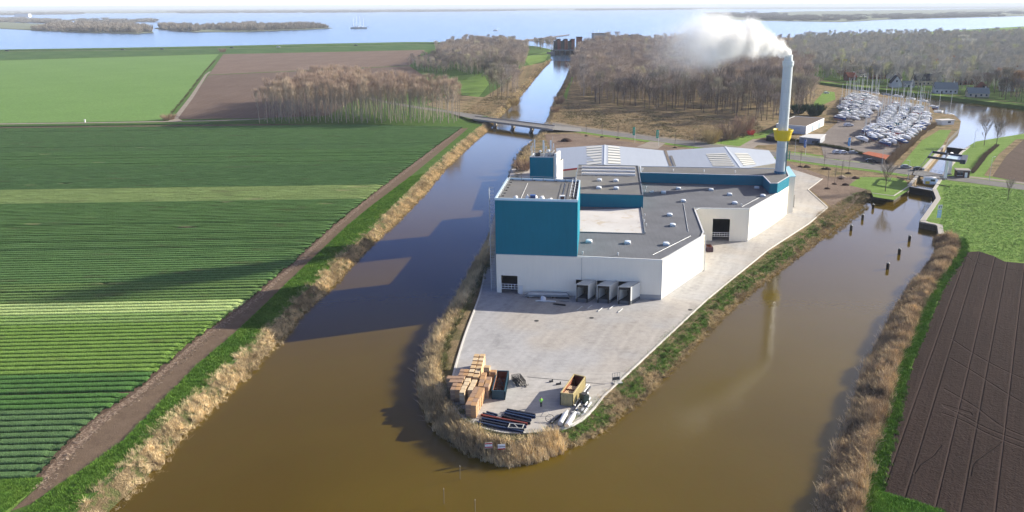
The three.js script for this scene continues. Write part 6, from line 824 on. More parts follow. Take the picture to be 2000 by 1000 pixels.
// along the shaded front wall
{
  const q = [-0.28, -194.71], t = thing('panel_stack', 'long stack of pale roof panels along the shaded front wall', 'panels', [q[0], YL + 0.1, q[1] + 0.6], -0.06); for (let i = 0; i < 4; i++) mesh('panel', box(10.8 - i * 0.4, 0.14, 1.3, i * 0.1, 0.45 + i * 0.17, 0), i === 3 ? mat(0.55, 0.57, 0.57, 0.6) : mat(0.26, 0.28, 0.29, 0.7), t); for (const x of [-4.5, -1.5, 1.5, 4.5]) mesh('bearer', box(0.2, 0.38, 1.4, x, 0.19, 0), M.wood, t);
  const w = [-1.15, -192.1], wr = tag(mesh('white_bag', tarp(0.75, 0.6, 1.1, 61), mat(0.72, 0.74, 0.78, 0.7)), 'white bulk bag among the timber by the front wall', 'bag'); wr.position.set(w[0], YL + 0.1, w[1]);
  const b = [-4.4, -194.37], bn = thing('pallet_box', 'small grey pallet box at the left end of the panel stack', 'box', [b[0], YL + 0.1, b[1]], 0.1); mesh('body', box(1.2, 0.8, 0.9, 0, 0.5, 0), mat(0.45, 0.46, 0.45, 0.7), bn); mesh('base', box(1.3, 0.12, 1, 0, 0.06, 0), M.wood, bn);
  [[[[-2.99, -191.47], [1.92, -190.69]], 0.22, 'long white board in front of the white bag', M.white], [[[1.83, -193.64], [5.17, -193.23]], 0.5, 'dark board pile nearest the first loading dock', M.darkgrey], [[[1.18, -189.24], [4.19, -188.14]], 0.45, 'flat black board lying nearest the shadow edge', M.black], [[[2.67, -191.41], [5.11, -191.02]], 0.4, 'grey board pile behind the flat black board', M.steel]].forEach(([[a, c], wd, lb, m]) => { const o = thing('board_pile', lb, 'boards', [(a[0] + c[0]) / 2, YL + 0.1, (a[1] + c[1]) / 2], -Math.atan2(c[1] - a[1], c[0] - a[0]), 'boards by the front wall'); for (let i = 0; i < 3; i++) mesh('board', box(dist(a, c) - i * 0.3, 0.1, wd, 0.1 * i, 0.06 + i * 0.11, i * 0.12), m, o); });
  [[[6.74, -184.61], [8.04, -187.39]], [[11.57, -183.88], [12.93, -186.64]], [[16.14, -183.15], [17.4, -185.54]], [[9.3, -185.97], [10.36, -188.08]], [[14.3, -185.58], [15.53, -187.67]]].forEach(([a, c], i) => { const o = mesh('guide_rail', merge([bar([a[0], YL + 0.25, a[1]], [c[0], YL + 0.25, c[1]], 0.09, 6), cyl(0.09, 0.09, 0.2, a[0], YL + 0.08, a[1], 6), cyl(0.09, 0.09, 0.2, c[0], YL + 0.08, c[1], 6)]), mat(0.5, 0.52, 0.52, 0.5)); tag(o, `steel wheel guide on the ground before the docks, ${['leftmost', 'third', 'rightmost', 'second', 'fourth'][i]} of five from the left`.replace('leftmost of five from the left', 'leftmost of five').replace('rightmost of five from the left', 'rightmost of five'), 'guide rail', 'wheel guides before the docks'); });
  for (const [p, lb] of [[[-2.59, -178.15], 'round iron manhole cover left on the yard before the docks'], [[9.89, -179.88], 'round iron manhole cover right on the yard before the docks'], [[33.09, -184.97], 'round iron manhole cover beside the right wall of the hall']]) { const o = thing('manhole_cover', lb, 'manhole', [p[0], YL + 0.1, p[1]], 0, 'manhole covers'); mesh('frame', cyl(0.52, 0.52, 0.03, 0, 0, 0, 18), M.darkgrey, o); mesh('lid', cyl(0.42, 0.42, 0.045, 0, 0, 0, 18), mat(0.07, 0.07, 0.07, 0.8), o); }
  // brown skip at the corner of the hall, posts at its wall
  const k = [46.48, -234.56]; const c4 = [[k[0] - 0.9, k[1] - 1.7], [k[0] + 0.9, k[1] - 1.6], [k[0] + 0.9, k[1] + 1.7], [k[0] - 0.9, k[1] + 1.6]]; skip('brown_skip', 'small dark brown skip at the corner of the hall', c4, 1.4, new THREE.MeshStandardMaterial({ color: col(0.07, 0.035, 0.05), roughness: 0.7, side: THREE.DoubleSide }));
}
// person in a high visibility vest, standing in the shadow of the yellow container
{
  const p = [-1.27, -135.73], joints = [[0, 0.08, 0.10], 0];
  void joints;
  // limbs as chains of ellipses joined into one skin
  const r = [], tubeOf = (pts) => { const pos = [], idx = [], n = 10; pts.forEach(([x, y, z, a, b]) => { for (let i = 0; i < n; i++) { const t = (i / n) * 6.2832; pos.push(x + Math.cos(t) * a, y, z + Math.sin(t) * b); } }); for (let k = 0; k < pts.length - 1; k++) for (let i = 0; i < n; i++) { const j = (i + 1) % n, u = k * n; idx.push(u + i, u + n + i, u + n + j, u + i, u + n + j, u + j); } const top = pos.length / 3, q = pts[pts.length - 1], q0 = pts[0]; pos.push(q[0], q[1], q[2], q0[0], q0[1], q0[2]); for (let i = 0; i < n; i++) { const j = (i + 1) % n, u = (pts.length - 1) * n; idx.push(u + i, top, u + j, i, j, top + 1); } return raw(pos, null, idx); };
  const t = thing('person', 'person in a bright yellow-green safety vest and dark trousers standing on the yard', 'person', [p[0], YL + 0.1, p[1]], 0.25);
  const leg = (s) => tubeOf([[s * 0.10, 0.0, 0.02, 0.055, 0.12], [s * 0.10, 0.07, 0.0, 0.055, 0.09], [s * 0.10, 0.28, -0.01, 0.062, 0.068], [s * 0.10, 0.5, 0, 0.066, 0.07], [s * 0.095, 0.7, 0, 0.085, 0.09], [s * 0.085, 0.92, 0, 0.10, 0.11]]), arm = (s) => tubeOf([[s * 0.2, 1.45, 0, 0.055, 0.06], [s * 0.25, 1.3, 0.01, 0.052, 0.055], [s * 0.28, 1.14, 0.02, 0.044, 0.048], [s * 0.24, 1.02, 0.1, 0.04, 0.042], [s * 0.17, 0.95, 0.17, 0.033, 0.035], [s * 0.13, 0.93, 0.2, 0.03, 0.045]]);
  const torso = tubeOf([[0, 0.86, 0, 0.17, 0.12], [0, 1.0, 0, 0.165, 0.115], [0, 1.2, 0, 0.185, 0.125], [0, 1.38, 0, 0.21, 0.12], [0, 1.47, 0, 0.17, 0.1], [0, 1.52, 0, 0.07, 0.07], [0, 1.6, 0.01, 0.058, 0.062]]), head = new THREE.SphereGeometry(0.105, 12, 10); head.scale(0.86, 1.12, 0.98); head.translate(0, 1.7, 0.02); const nose = new THREE.ConeGeometry(0.018, 0.04, 6); nose.rotateX(1.9); nose.translate(0, 1.69, 0.13); const ears = [-1, 1].map((s) => { const g = new THREE.SphereGeometry(0.025, 6, 5); g.translate(s * 0.09, 1.69, 0.01); return g; });
  const fingers = [-1, 1].flatMap((s) => [0, 1, 2, 3, 4].map((k) => bar([s * (0.13 - k * 0.012), 0.93 - k * 0.012, 0.22], [s * (0.08 - k * 0.006), 0.92 - k * 0.014, 0.24 + (k === 0 ? 0.02 : 0)], 0.011, 5)));
  mesh('body', merge([leg(-1), leg(1), torso, arm(-1), arm(1), head, nose, ...ears, ...fingers]), mat(0.42, 0.27, 0.20, 0.7), t); void r;
  const inflate = (g, k) => { const q = g.clone(); q.computeVertexNormals(); const a = q.attributes.position, b = q.attributes.normal; for (let i = 0; i < a.count; i++) a.setXYZ(i, a.getX(i) + b.getX(i) * k, a.getY(i) + b.getY(i) * k, a.getZ(i) + b.getZ(i) * k); return q; };
  mesh('trousers', merge([inflate(leg(-1), 0.014), inflate(leg(1), 0.014)]), mat(0.015, 0.018, 0.03, 0.85), t);
  const vest = tubeOf([[0, 0.82, 0, 0.195, 0.145], [0, 1.0, 0, 0.19, 0.14], [0, 1.2, 0, 0.205, 0.145], [0, 1.38, 0, 0.225, 0.14], [0, 1.475, 0, 0.18, 0.115], [0, 1.5, 0, 0.09, 0.09]]); mesh('vest', vest, mat(0.30, 0.85, 0.06, 0.6), t);
  const sl = mesh('sleeves', merge([-1, 1].map((s) => inflate(tubeOf([[s * 0.2, 1.46, 0, 0.06, 0.065], [s * 0.25, 1.3, 0.01, 0.058, 0.06], [s * 0.28, 1.14, 0.02, 0.05, 0.054], [s * 0.24, 1.02, 0.1, 0.045, 0.047]]), 0.004))), mat(0.30, 0.85, 0.06, 0.6), t); void sl;
  for (const y of [1.0, 1.16]) { const g = new THREE.CylinderGeometry(0.206, 0.2, 0.05, 16, 1, true); g.scale(1, 1, 0.72); g.translate(0, y, 0); mesh('reflective_stripe', g, new THREE.MeshStandardMaterial({ color: col(0.6, 0.62, 0.62), roughness: 0.4, side: THREE.DoubleSide }), t); }
  const hr = new THREE.SphereGeometry(0.112, 12, 8, 0, 7, 0, 1.5); hr.scale(0.88, 1.08, 1); hr.translate(0, 1.715, -0.005); mesh('hair', hr, mat(0.05, 0.03, 0.02, 0.9), t);
}
// information boards in the reeds, pale slab on the bank
{
  const board = (p, lb, s) => { const t = thing('warning_sign', lb, 'sign', [p[0], 0.2, p[1]], 0.1, 'warning signs in the reeds'); for (const x of [-0.4, 0.4]) mesh('post', bar([x, 0, 0], [x, 2.6, -0.02], 0.05, 5), M.wood, t); const f = mesh('panel', box(1.2, 0.95, 0.05, 0, 2.5, 0.05), M.white, t); mesh('red_bar', box(1.16, 0.22, 0.03, 0, s > 0 ? 2.85 : 2.15, 0.085), M.red, f); mesh('stripe', box(1.16, s > 0 ? 0.2 : 0.1, 0.03, 0, s > 0 ? 2.2 : 2.55, 0.085), s > 0 ? M.red : M.darkgrey, f); };
  board([-9.58, -120.94], 'left of two red and white warning signs in the reeds', 1); board([-7.49, -120.45], 'right of two red and white warning signs in the reeds', -1);
  const s = [0.06, -125.92], t = thing('bank_steps', 'pale grey steps on the bank below the yard tip', 'steps', [s[0], 0.55, s[1]], -0.08); for (let i = 0; i < 6; i++) mesh('step', box(1.0, 0.16, 0.42, 0, 1.45 - i * 0.27, -1.1 + i * 0.42), mat(0.33, 0.32, 0.29, 0.9), t);
}
// mooring posts in the water
[['dark mooring post nearest the timber quay', [116.46, -294.71]], ['dark mooring post second from the timber quay', [107.06, -278.96]], ['dark mooring post third from the timber quay', [98.23, -264.72]], ['dark mooring post nearest the right bank', [111.69, -251.48]], ['dark mooring post in the middle of the right row', [102.74, -237]], ['dark mooring post nearest the camera in the right row', [93.88, -222.8]]].forEach(([lb, p]) => { const t = thing('mooring_post', lb, 'mooring post', [p[0], 0, p[1]], 0, 'mooring posts'); mesh('pile', cyl(0.44, 0.42, 3.6, 0, -2, 0, 10), mat(0.035, 0.03, 0.025, 0.9), t); mesh('cap', cyl(0.5, 0.36, 0.2, 0, 1.6, 0, 10), mat(0.2, 0.2, 0.19, 0.7), t); mesh('ring', cyl(0.1, 0.1, 0.25, 0, 1.76, 0, 6), M.galv, t); });
[['thin stake standing in the water left of the headland tip', [-13.68, -115.32], 2.2], ['thin stake farthest left in the near water', [-15.38, -108.61], 2.4], ['thin stake nearest the camera in the near water', [-10.62, -106.36], 2]].forEach(([lb, p, hh]) => { const t = thing('stake', lb, 'stake', [p[0], 0, p[1]], 0, 'stakes in the near water'); mesh('pole', bar([0, -1, 0], [0.05, hh, 0], 0.05, 5), mat(0.2, 0.17, 0.12, 0.9), t); mesh('tip', cyl(0.07, 0.04, 0.2, 0.05, hh, 0, 5), mat(0.4, 0.36, 0.28, 0.8), t); });
// ------------------------------------------------------------------ road bridge over the left canal
{
  const n0 = [-45.3, -521.5], n1 = [3.1, -474.3], f0 = [-45.5, -535.3], f1 = [4.4, -490.1], t = thing('road_bridge', 'low concrete road bridge on three piers across the left canal', 'bridge', [0, 0, 0]);
  const top = h(1.5), conc = mat(0.40, 0.37, 0.33, 0.9), dk = mat(0.13, 0.115, 0.10, 0.9);
  mesh('deck', prism([n0, n1, f1, f0], top - 0.75, top), new THREE.MeshStandardMaterial({ map: asphaltTex, roughness: 0.9, side: THREE.DoubleSide }), t);
  for (const [a, b] of [[n0, n1], [f0, f1]]) mesh('edge_beam', beam([a[0], top + 0.05, a[1]], [b[0], top + 0.05, b[1]], 0.35, 0.9), conc, t);
  for (const q of [0.28, 0.505, 0.735]) { const a = [lerp(n0[0], n1[0], q), lerp(n0[1], n1[1], q)], b = [lerp(f0[0], f1[0], q), lerp(f0[1], f1[1], q)]; mesh('pier', beam([a[0], 1.2, a[1]], [b[0], 1.2, b[1]], 0.9, 3.4), conc, t); mesh('pier_foot', beam([a[0], -0.4, a[1]], [b[0], -0.4, b[1]], 2.0, 1.6), dk, t); }
  for (const q of [0.1, 0.9]) { const a = [lerp(n0[0], n1[0], q), lerp(n0[1], n1[1], q)], b = [lerp(f0[0], f1[0], q), lerp(f0[1], f1[1], q)]; mesh('abutment', beam([a[0], 1.1, a[1]], [b[0], 1.1, b[1]], 3.0, 3.2), dk, t); }
  for (const [a, b] of [[n0, n1], [f0, f1]]) mesh('hand_rail', merge([beam([a[0], top + 1.3, a[1]], [b[0], top + 1.3, b[1]], 0.1, 0.1), ...Array.from({ length: 15 }, (_, i) => box(0.1, 0.9, 0.1, lerp(a[0], b[0], i / 14), top + 0.9, lerp(a[1], b[1], i / 14)))]), M.steel, t);
  // ramps that bring the road down to the land
  struct(mesh('road_ramp', raw([n0[0], top, n0[1], f0[0], top, f0[1], ...[[-65.3, -574.1][0], h(0.1), [-65.3, -574.1][1]], ...[[-64, -562.7][0], h(0.1), [-64, -562.7][1]]], [0, 0, 8, 0, 8, 40, 0, 40], [0, 2, 1, 0, 3, 2]), new THREE.MeshStandardMaterial({ map: asphaltTex, roughness: 0.9, side: THREE.DoubleSide })));
  struct(mesh('road_ramp', raw([n1[0], top, n1[1], f1[0], top, f1[1], ...[[19.5, -489.9][0], h(0.12), [19.5, -489.9][1]], ...[[19, -475.4][0], h(0.12), [19, -475.4][1]]], [0, 0, 8, 0, 8, 40, 0, 40], [0, 1, 2, 0, 2, 3]), new THREE.MeshStandardMaterial({ map: asphaltTex, roughness: 0.9, side: THREE.DoubleSide })));
}

// ------------------------------------------------------------------ pumping station at the end of the canal
{
  const p = [30.7, -1285.8], t = thing('pumping_station', 'brick pumping station with three tall red bays at the end of the canal', 'pumping station', [p[0], 0, p[1]], 0.05), glass = mat(0.035, 0.045, 0.05, 0.2), dark = mat(0.05, 0.05, 0.055, 0.8);
  mesh('sluice_deck', box(44, 1.4, 16, 0, 7.2, -6), mat(0.30, 0.31, 0.32, 0.8), t);
  for (let i = 0; i <= 5; i++) mesh('sluice_pier', box(1.6, 7.5, 14, -20 + i * 8, 3.2, -6), mat(0.24, 0.24, 0.235, 0.9), t);
  mesh('sluice_back', box(42, 7, 1, 0, 3.4, -13), M.black, t);
  for (let i = 0; i < 3; i++) { const x = -13 + i * 10.5, b = mesh('brick_bay', box(4.6, 15, 15, x, 15.2, -9), std(tex(64, 64, (u, v) => mulc([0.30, 0.10, 0.065], 0.8 + 0.4 * fbm(u, v, 8, 3, 801 + i)), { rep: [0.2, 0.2] }), 0.9), t); mesh('bay_roof', merge([box(5.2, 0.6, 16, x, 22.9, -9), box(4.0, 1.8, 14, x - 2.4, 21.5, -9, 0, 0, 0.5)]), dark, b); mesh('glass_bay', box(5.6, 13, 13, x - 5.1, 14.2, -9), glass, t); }
  mesh('stair_tower', box(8, 18, 12, 17.5, 16.5, -9), M.brick, t); mesh('tower_roof', box(8.6, 0.8, 12.6, 17.5, 25.8, -9), dark, t); for (let i = 0; i < 3; i++) mesh('window', box(1.4, 2, 0.2, 15.5 + i * 2, 18, -2.9), glass, t);
  mesh('side_wall', box(12, 4.5, 6, -25, 2.2, -4), mat(0.5, 0.47, 0.40, 0.9), t); mesh('railing', merge([box(44, 0.12, 0.12, 0, 9.0, 1.8), ...Array.from({ length: 23 }, (_, i) => box(0.12, 1.1, 0.12, -22 + i * 2, 8.45, 1.8))]), M.galv, t);
}
// breakwater and outer harbour
struct(mesh('breakwater', strip([[-71.7, -1779.8], [-21.1, -1943.9], [46.6, -2178], [56.6, -2216.2]], [[-66.1, -1741.6], [-18.6, -1913.4], [47.1, -2140.1], [55.6, -2177.1]], 1.2, 1.0, 30), mat(0.26, 0.19, 0.14, 0.95)));
struct(mesh('breakwater', strip([[16.2, -1675.4], [-8.9, -1774.5], [-42.1, -1857.8]], [[15.9, -1641.7], [-8.8, -1749.2], [-41.4, -1830.1]], 1.0, 0.8, 30), mat(0.2, 0.15, 0.11, 0.95)));

// ------------------------------------------------------------------ houses
const roofCols = { dark: mat(0.055, 0.055, 0.065, 0.85), brown: mat(0.13, 0.085, 0.065, 0.9), red: mat(0.24, 0.085, 0.055, 0.9), pale: mat(0.25, 0.29, 0.29, 0.8), thatch: mat(0.2, 0.165, 0.12, 0.95) }, wallCols = { white: mat(0.66, 0.66, 0.63, 0.8), brick: mat(0.24, 0.11, 0.08, 0.9), cream: mat(0.55, 0.49, 0.38, 0.85), grey: mat(0.33, 0.34, 0.35, 0.85) };
const houseSpots = [];
function house(p, w, d, wh, rh, turn, roof, wall, label, opt = {}) {
  const t = thing('house', label, 'house', [p[0], YL, p[1]], turn, 'village houses'); houseSpots.push([p[0], p[1] + 7, Math.max(w, d) * 0.85]);
  const prof = new THREE.Shape([[-d / 2, 0], [d / 2, 0], [d / 2, wh], [0, wh + rh], [-d / 2, wh]].map((q) => new THREE.Vector2(...q))), g = new THREE.ExtrudeGeometry(prof, { depth: w, bevelEnabled: false }); g.translate(0, 0, -w / 2); g.rotateY(Math.PI / 2); mesh('wall', g, wallCols[wall], t);
  const sl = Math.hypot(d / 2 + 0.5, rh * (1 + 1 / d)), an = Math.atan2(rh, d / 2), rf = mesh('roof', merge([1, -1].map((s) => { const b = new THREE.BoxGeometry(w + 0.8, 0.25, sl); b.rotateX(s * an); b.translate(0, wh + rh / 2 + 0.08, (s * d) / 4 + s * 0.1); return b; })), roofCols[roof], t);
  for (const x of opt.chimneys || [w * 0.36]) mesh('chimney', box(0.9, 1.8, 0.9, x, wh + rh + 0.4, 0), wallCols.white, rf);
  const n = Math.max(2, Math.round(w / 3.5)); for (let i = 0; i < n; i++) { const x = -w / 2 + (i + 0.5) * (w / n); const o = mesh(i === 1 ? 'door' : 'window', box(1.3, i === 1 ? 2.1 : 1.4, 0.12, x, i === 1 ? 1.05 : 1.7, d / 2 + 0.04), M.glassy, t); mesh('frame', box(1.55, 0.12, 0.16, x, i === 1 ? 2.2 : 2.48, d / 2 + 0.05), M.white, o); }
  for (const s of [-1, 1]) mesh('gable_window', box(0.12, 1.5, 1.3, (s * w) / 2, wh + rh * 0.3, 0), M.glassy, t);
  for (let i = 0; i < (opt.dormers || 0); i++) { const x = -w / 2 + ((i + 0.5) * w) / opt.dormers, z = d * 0.36, q = mesh('dormer', box(1.6, 1.7, 1.8, x, wh + rh * 0.38, z), M.white, t); mesh('pane', box(1.1, 1.1, 0.1, x, wh + rh * 0.4, z + 0.92), M.glassy, q); mesh('dormer_roof', box(1.9, 0.15, 2.1, x, wh + rh * 0.38 + 0.92, z), roofCols[roof], q); }
  return t;
}
house([332.1, -759.2], 17, 9, 4.2, 5.2, -0.15, 'dark', 'cream', 'large house with dark roof, three white dormers and two chimneys behind the harbour', { dormers: 3, chimneys: [-7.6, 7.6] });
house([300.3, -740.7], 10, 9, 3.6, 6, 1.4, 'dark', 'white', 'steep gabled house with white gable trim facing the boatyard masts');
house([316.2, -825.8], 15, 9, 4, 4.6, -0.2, 'dark', 'brick', 'dark roofed house left of the steep gabled house');
house([311.2, -740.3], 9, 6, 3, 2, -0.15, 'pale', 'white', 'low white house between the gabled house and the dormer house');
house([318.7, -686.4], 17, 9, 3.6, 4.6, -0.2, 'pale', 'white', 'house with pale green-grey roof right of the dormer house');
house([370, -762.9], 18, 9, 4, 4.8, -0.15, 'thatch', 'brick', 'wide house with brown thatch roof behind the pale roofed house');
house([330.7, -658], 15, 8, 3, 3.6, -0.2, 'pale', 'cream', 'house with low pale roof nearest the harbour water on the right');
house([285.1, -809.6], 9, 8, 3.5, 3.6, 0.2, 'red', 'brick', 'small brick house behind the left boats');
house([309.3, -850.6], 10, 8, 3.5, 3.4, 0.5, 'dark', 'white', 'white walled house above the left boats');
house([335.8, -1051.3], 14, 9, 4, 4, 0.3, 'brown', 'white', 'white house just right of the chimney top');
house([374.1, -1214.6], 13, 8, 4, 4, -0.4, 'red', 'white', 'red roofed house with white gables right of the steam');
house([372.4, -1131.6], 12, 8, 4, 4, 0.8, 'dark', 'white', 'white gabled house right of the chimney mouth, farther back');
house([433.9, -1384.7], 14, 8, 4, 4, 0.1, 'brown', 'white', 'white house among trees high above the chimney mouth');
house([467.2, -1334.6], 12, 8, 4, 4, 0.2, 'brown', 'white', 'white house far back above the boatyard');
house([551.4, -1393.1], 13, 8, 4, 4, -0.3, 'dark', 'white', 'white house far back above the steep gabled house');
house([629.4, -1495.8], 16, 9, 4, 5, 0.4, 'red', 'white', 'red roofed white house near the lake dike');
house([735.2, -1709.3], 15, 9, 4, 5, -0.2, 'dark', 'white', 'dark roofed white house at the foot of the lake dike');
house([567.6, -1120.4], 15, 9, 4, 4, 0.2, 'pale', 'white', 'pale roofed white house in the right part of the village, left of two');
house([558.8, -1058.6], 14, 8, 4, 4, -0.2, 'dark', 'white', 'dark roofed white house in the right part of the village, right of two');
house([425.8, -905.9], 11, 8, 4, 4, 0.6, 'red', 'white', 'small red roofed house between the orange trees');
house([445, -912.3], 12, 8, 4, 4, -0.5, 'pale', 'white', 'pale roofed house just right of the orange trees');
house([644.2, -1185.5], 14, 8, 4, 4, 0.3, 'brown', 'white', 'brown roofed house at the right edge of the village');
[1418, 1427, 1436, 1445, 1454, 1463].forEach((x, i) => house([[[260.2, -1261.3], [267.6, -1264.9], [275.2, -1268.6], [283, -1273.6], [290.9, -1278.7], [298.9, -1283.8]][i][0], [[260.2, -1261.3], [267.6, -1264.9], [275.2, -1268.6], [283, -1273.6], [290.9, -1278.7], [298.9, -1283.8]][i][1]], 9, 8, 5, 5, 1.35, 'dark', 'white', `white gabled row house behind the wood, ${ord(i)} of six from the left`));
house([247.2, -1726.8], 16, 10, 5, 5, 0.5, 'red', 'brick', 'red brick house behind the left part of the wood');
house([294.5, -1650], 18, 10, 5, 5, -0.3, 'brown', 'white', 'white house behind the steam, left of the row houses');
house([174.1, -1812.8], 44, 14, 7, 3, 0.02, 'dark', 'grey', 'long dark roofed harbour shed at the lake shore');
house([110.6, -1818.6], 34, 14, 12, 2, 0.05, 'dark', 'grey', 'dark flat block at the outer harbour above the pumping station');
struct(mesh('village_field', flat([[284.9, -1395.3], [332.2, -1518.6], [363.1, -1536.2], [333.7, -1375.4]], YL + 0.06), M.lawn));

{ const hr = rng(611), zones = [['front', [[289.3, -851.5], [302, -803.2], [356.5, -645.9], [405.2, -736.7], [332.1, -980.1]]], ['middle', [[314.3, -997.9], [418.2, -761], [587.4, -1077], [369.9, -1177.8]]], ['back', [[385.1, -1226.8], [609.4, -1117.9], [868.7, -1602.1], [471.9, -1507.9]]]]; for (const [zn, poly] of zones) { const spots = []; let gd = 0; while (spots.length < 12 && gd++ < 600) { const [p] = scatterPoly(poly, 1, hr); if (!houseSpots.some(([a, b]) => Math.hypot(a - p[0], b - p[1]) < 22) && !spots.some((q) => Math.hypot(q[0] - p[0], q[1] - p[1]) < 22)) spots.push(p); } spots.sort((a, b) => a[0] / -a[1] - b[0] / -b[1]); spots.forEach((p, i) => house(p, rr(9, 13, hr), 8, rr(3.5, 5, hr), rr(3.5, 5, hr), rr(0.9, 1.9, hr), ['dark', 'red', 'brown', 'pale'][Math.floor(hr() * 4)], hr() < 0.75 ? 'white' : 'brick', `small gabled house among the ${zn} village trees, ${ord(i)} from the left`)); } }
// village trees, with room left in front of the houses
wood(villa, 10.5, 521, 60, { label: (i) => `bare garden tree along the harbour bank, ${ord(i)} from the left`, group: 'garden trees along the harbour', mass: 'village_trees', massLabel: 'bare trees filling the village beyond the harbour', tones: [[0.27, 0.26, 0.24], [0.24, 0.235, 0.215], [0.30, 0.275, 0.23], [0.22, 0.22, 0.21], [0.32, 0.32, 0.21], [0.26, 0.275, 0.2]] }, pickWood, [0.6, 1.2], houseSpots);
wood([[268.4, -852.4], [285.7, -771.3], [315.3, -707.9], [345.2, -617.9], [365.1, -550.5], [396.6, -599.7], [376.8, -676.1], [341.8, -769.1], [309.9, -838.1], [290.1, -919.5]], 13, 527, 30, { label: (i) => `tall garden tree between the harbour bank and the houses, ${ord(i)} from the left`, group: 'tall garden trees', mass: 'garden_trees', massLabel: 'bare garden trees around the harbour houses', tones: [[0.205, 0.195, 0.18], [0.185, 0.18, 0.165], [0.25, 0.25, 0.17], [0.23, 0.21, 0.175]].concat([[0.2, 0.21, 0.155], [0.2, 0.2, 0.18]]) }, pickWood, [0.6, 1.0], houseSpots.map((q) => [q[0], q[1], q[2] * 0.8]));
wood([[225.4, -1655.8], [390.3, -1404.6], [454, -1636.7], [360, -1742.5], [231.7, -1780.3]], 16, 523, 0, { label: () => '', group: '', mass: 'shore_trees', massLabel: 'bare trees along the lake shore behind the wood' }, pickWood, [0.6, 0.95], houseSpots);
{
  const sp = (m, seed) => treeProto('village_tree', '', seed, { H: 11, base: 0.15, rad: 5, steep: 0.2, limbs: 26, twigs: 1500, tl: 1.3, tw: 0.2, tr: 0.25, low: 60 }, barkDark, m), orange = sp(twigMat(0.52, 0.21, 0.075), 301), white = sp(twigMat(0.68, 0.66, 0.58), 302), yellow = sp(twigMat(0.40, 0.40, 0.10), 303), beige = sp(twigMat(0.48, 0.34, 0.22), 304);
  for (const [pr, p, s, lb] of [[orange, [397, -872.7], 1.05, 'russet leaved tree, left of two in the village'], [orange, [429, -905.8], 1.1, 'bright orange tree, right of two in the village'], [white, [647, -1353.5], 1.5, 'white blossoming tree high in the village'], [white, [566.2, -1166.1], 1.6, 'pale blossoming tree below the white one'], [yellow, [288.8, -851.5], 1.1, 'tall yellow-green tree at the left end of the harbour'], [beige, [358.1, -653.3], 1.3, 'beige round tree at the right end of the harbour bank'], [beige, [371.6, -701.5], 1.2, 'pinkish beige tree behind the right harbour bank'], [yellow, [298, -792.2], 0.9, 'yellow-green tree behind the boatyard masts']]) plant(pr, p[0], p[1], s, lb, 'coloured village trees', s * 1.25);
}

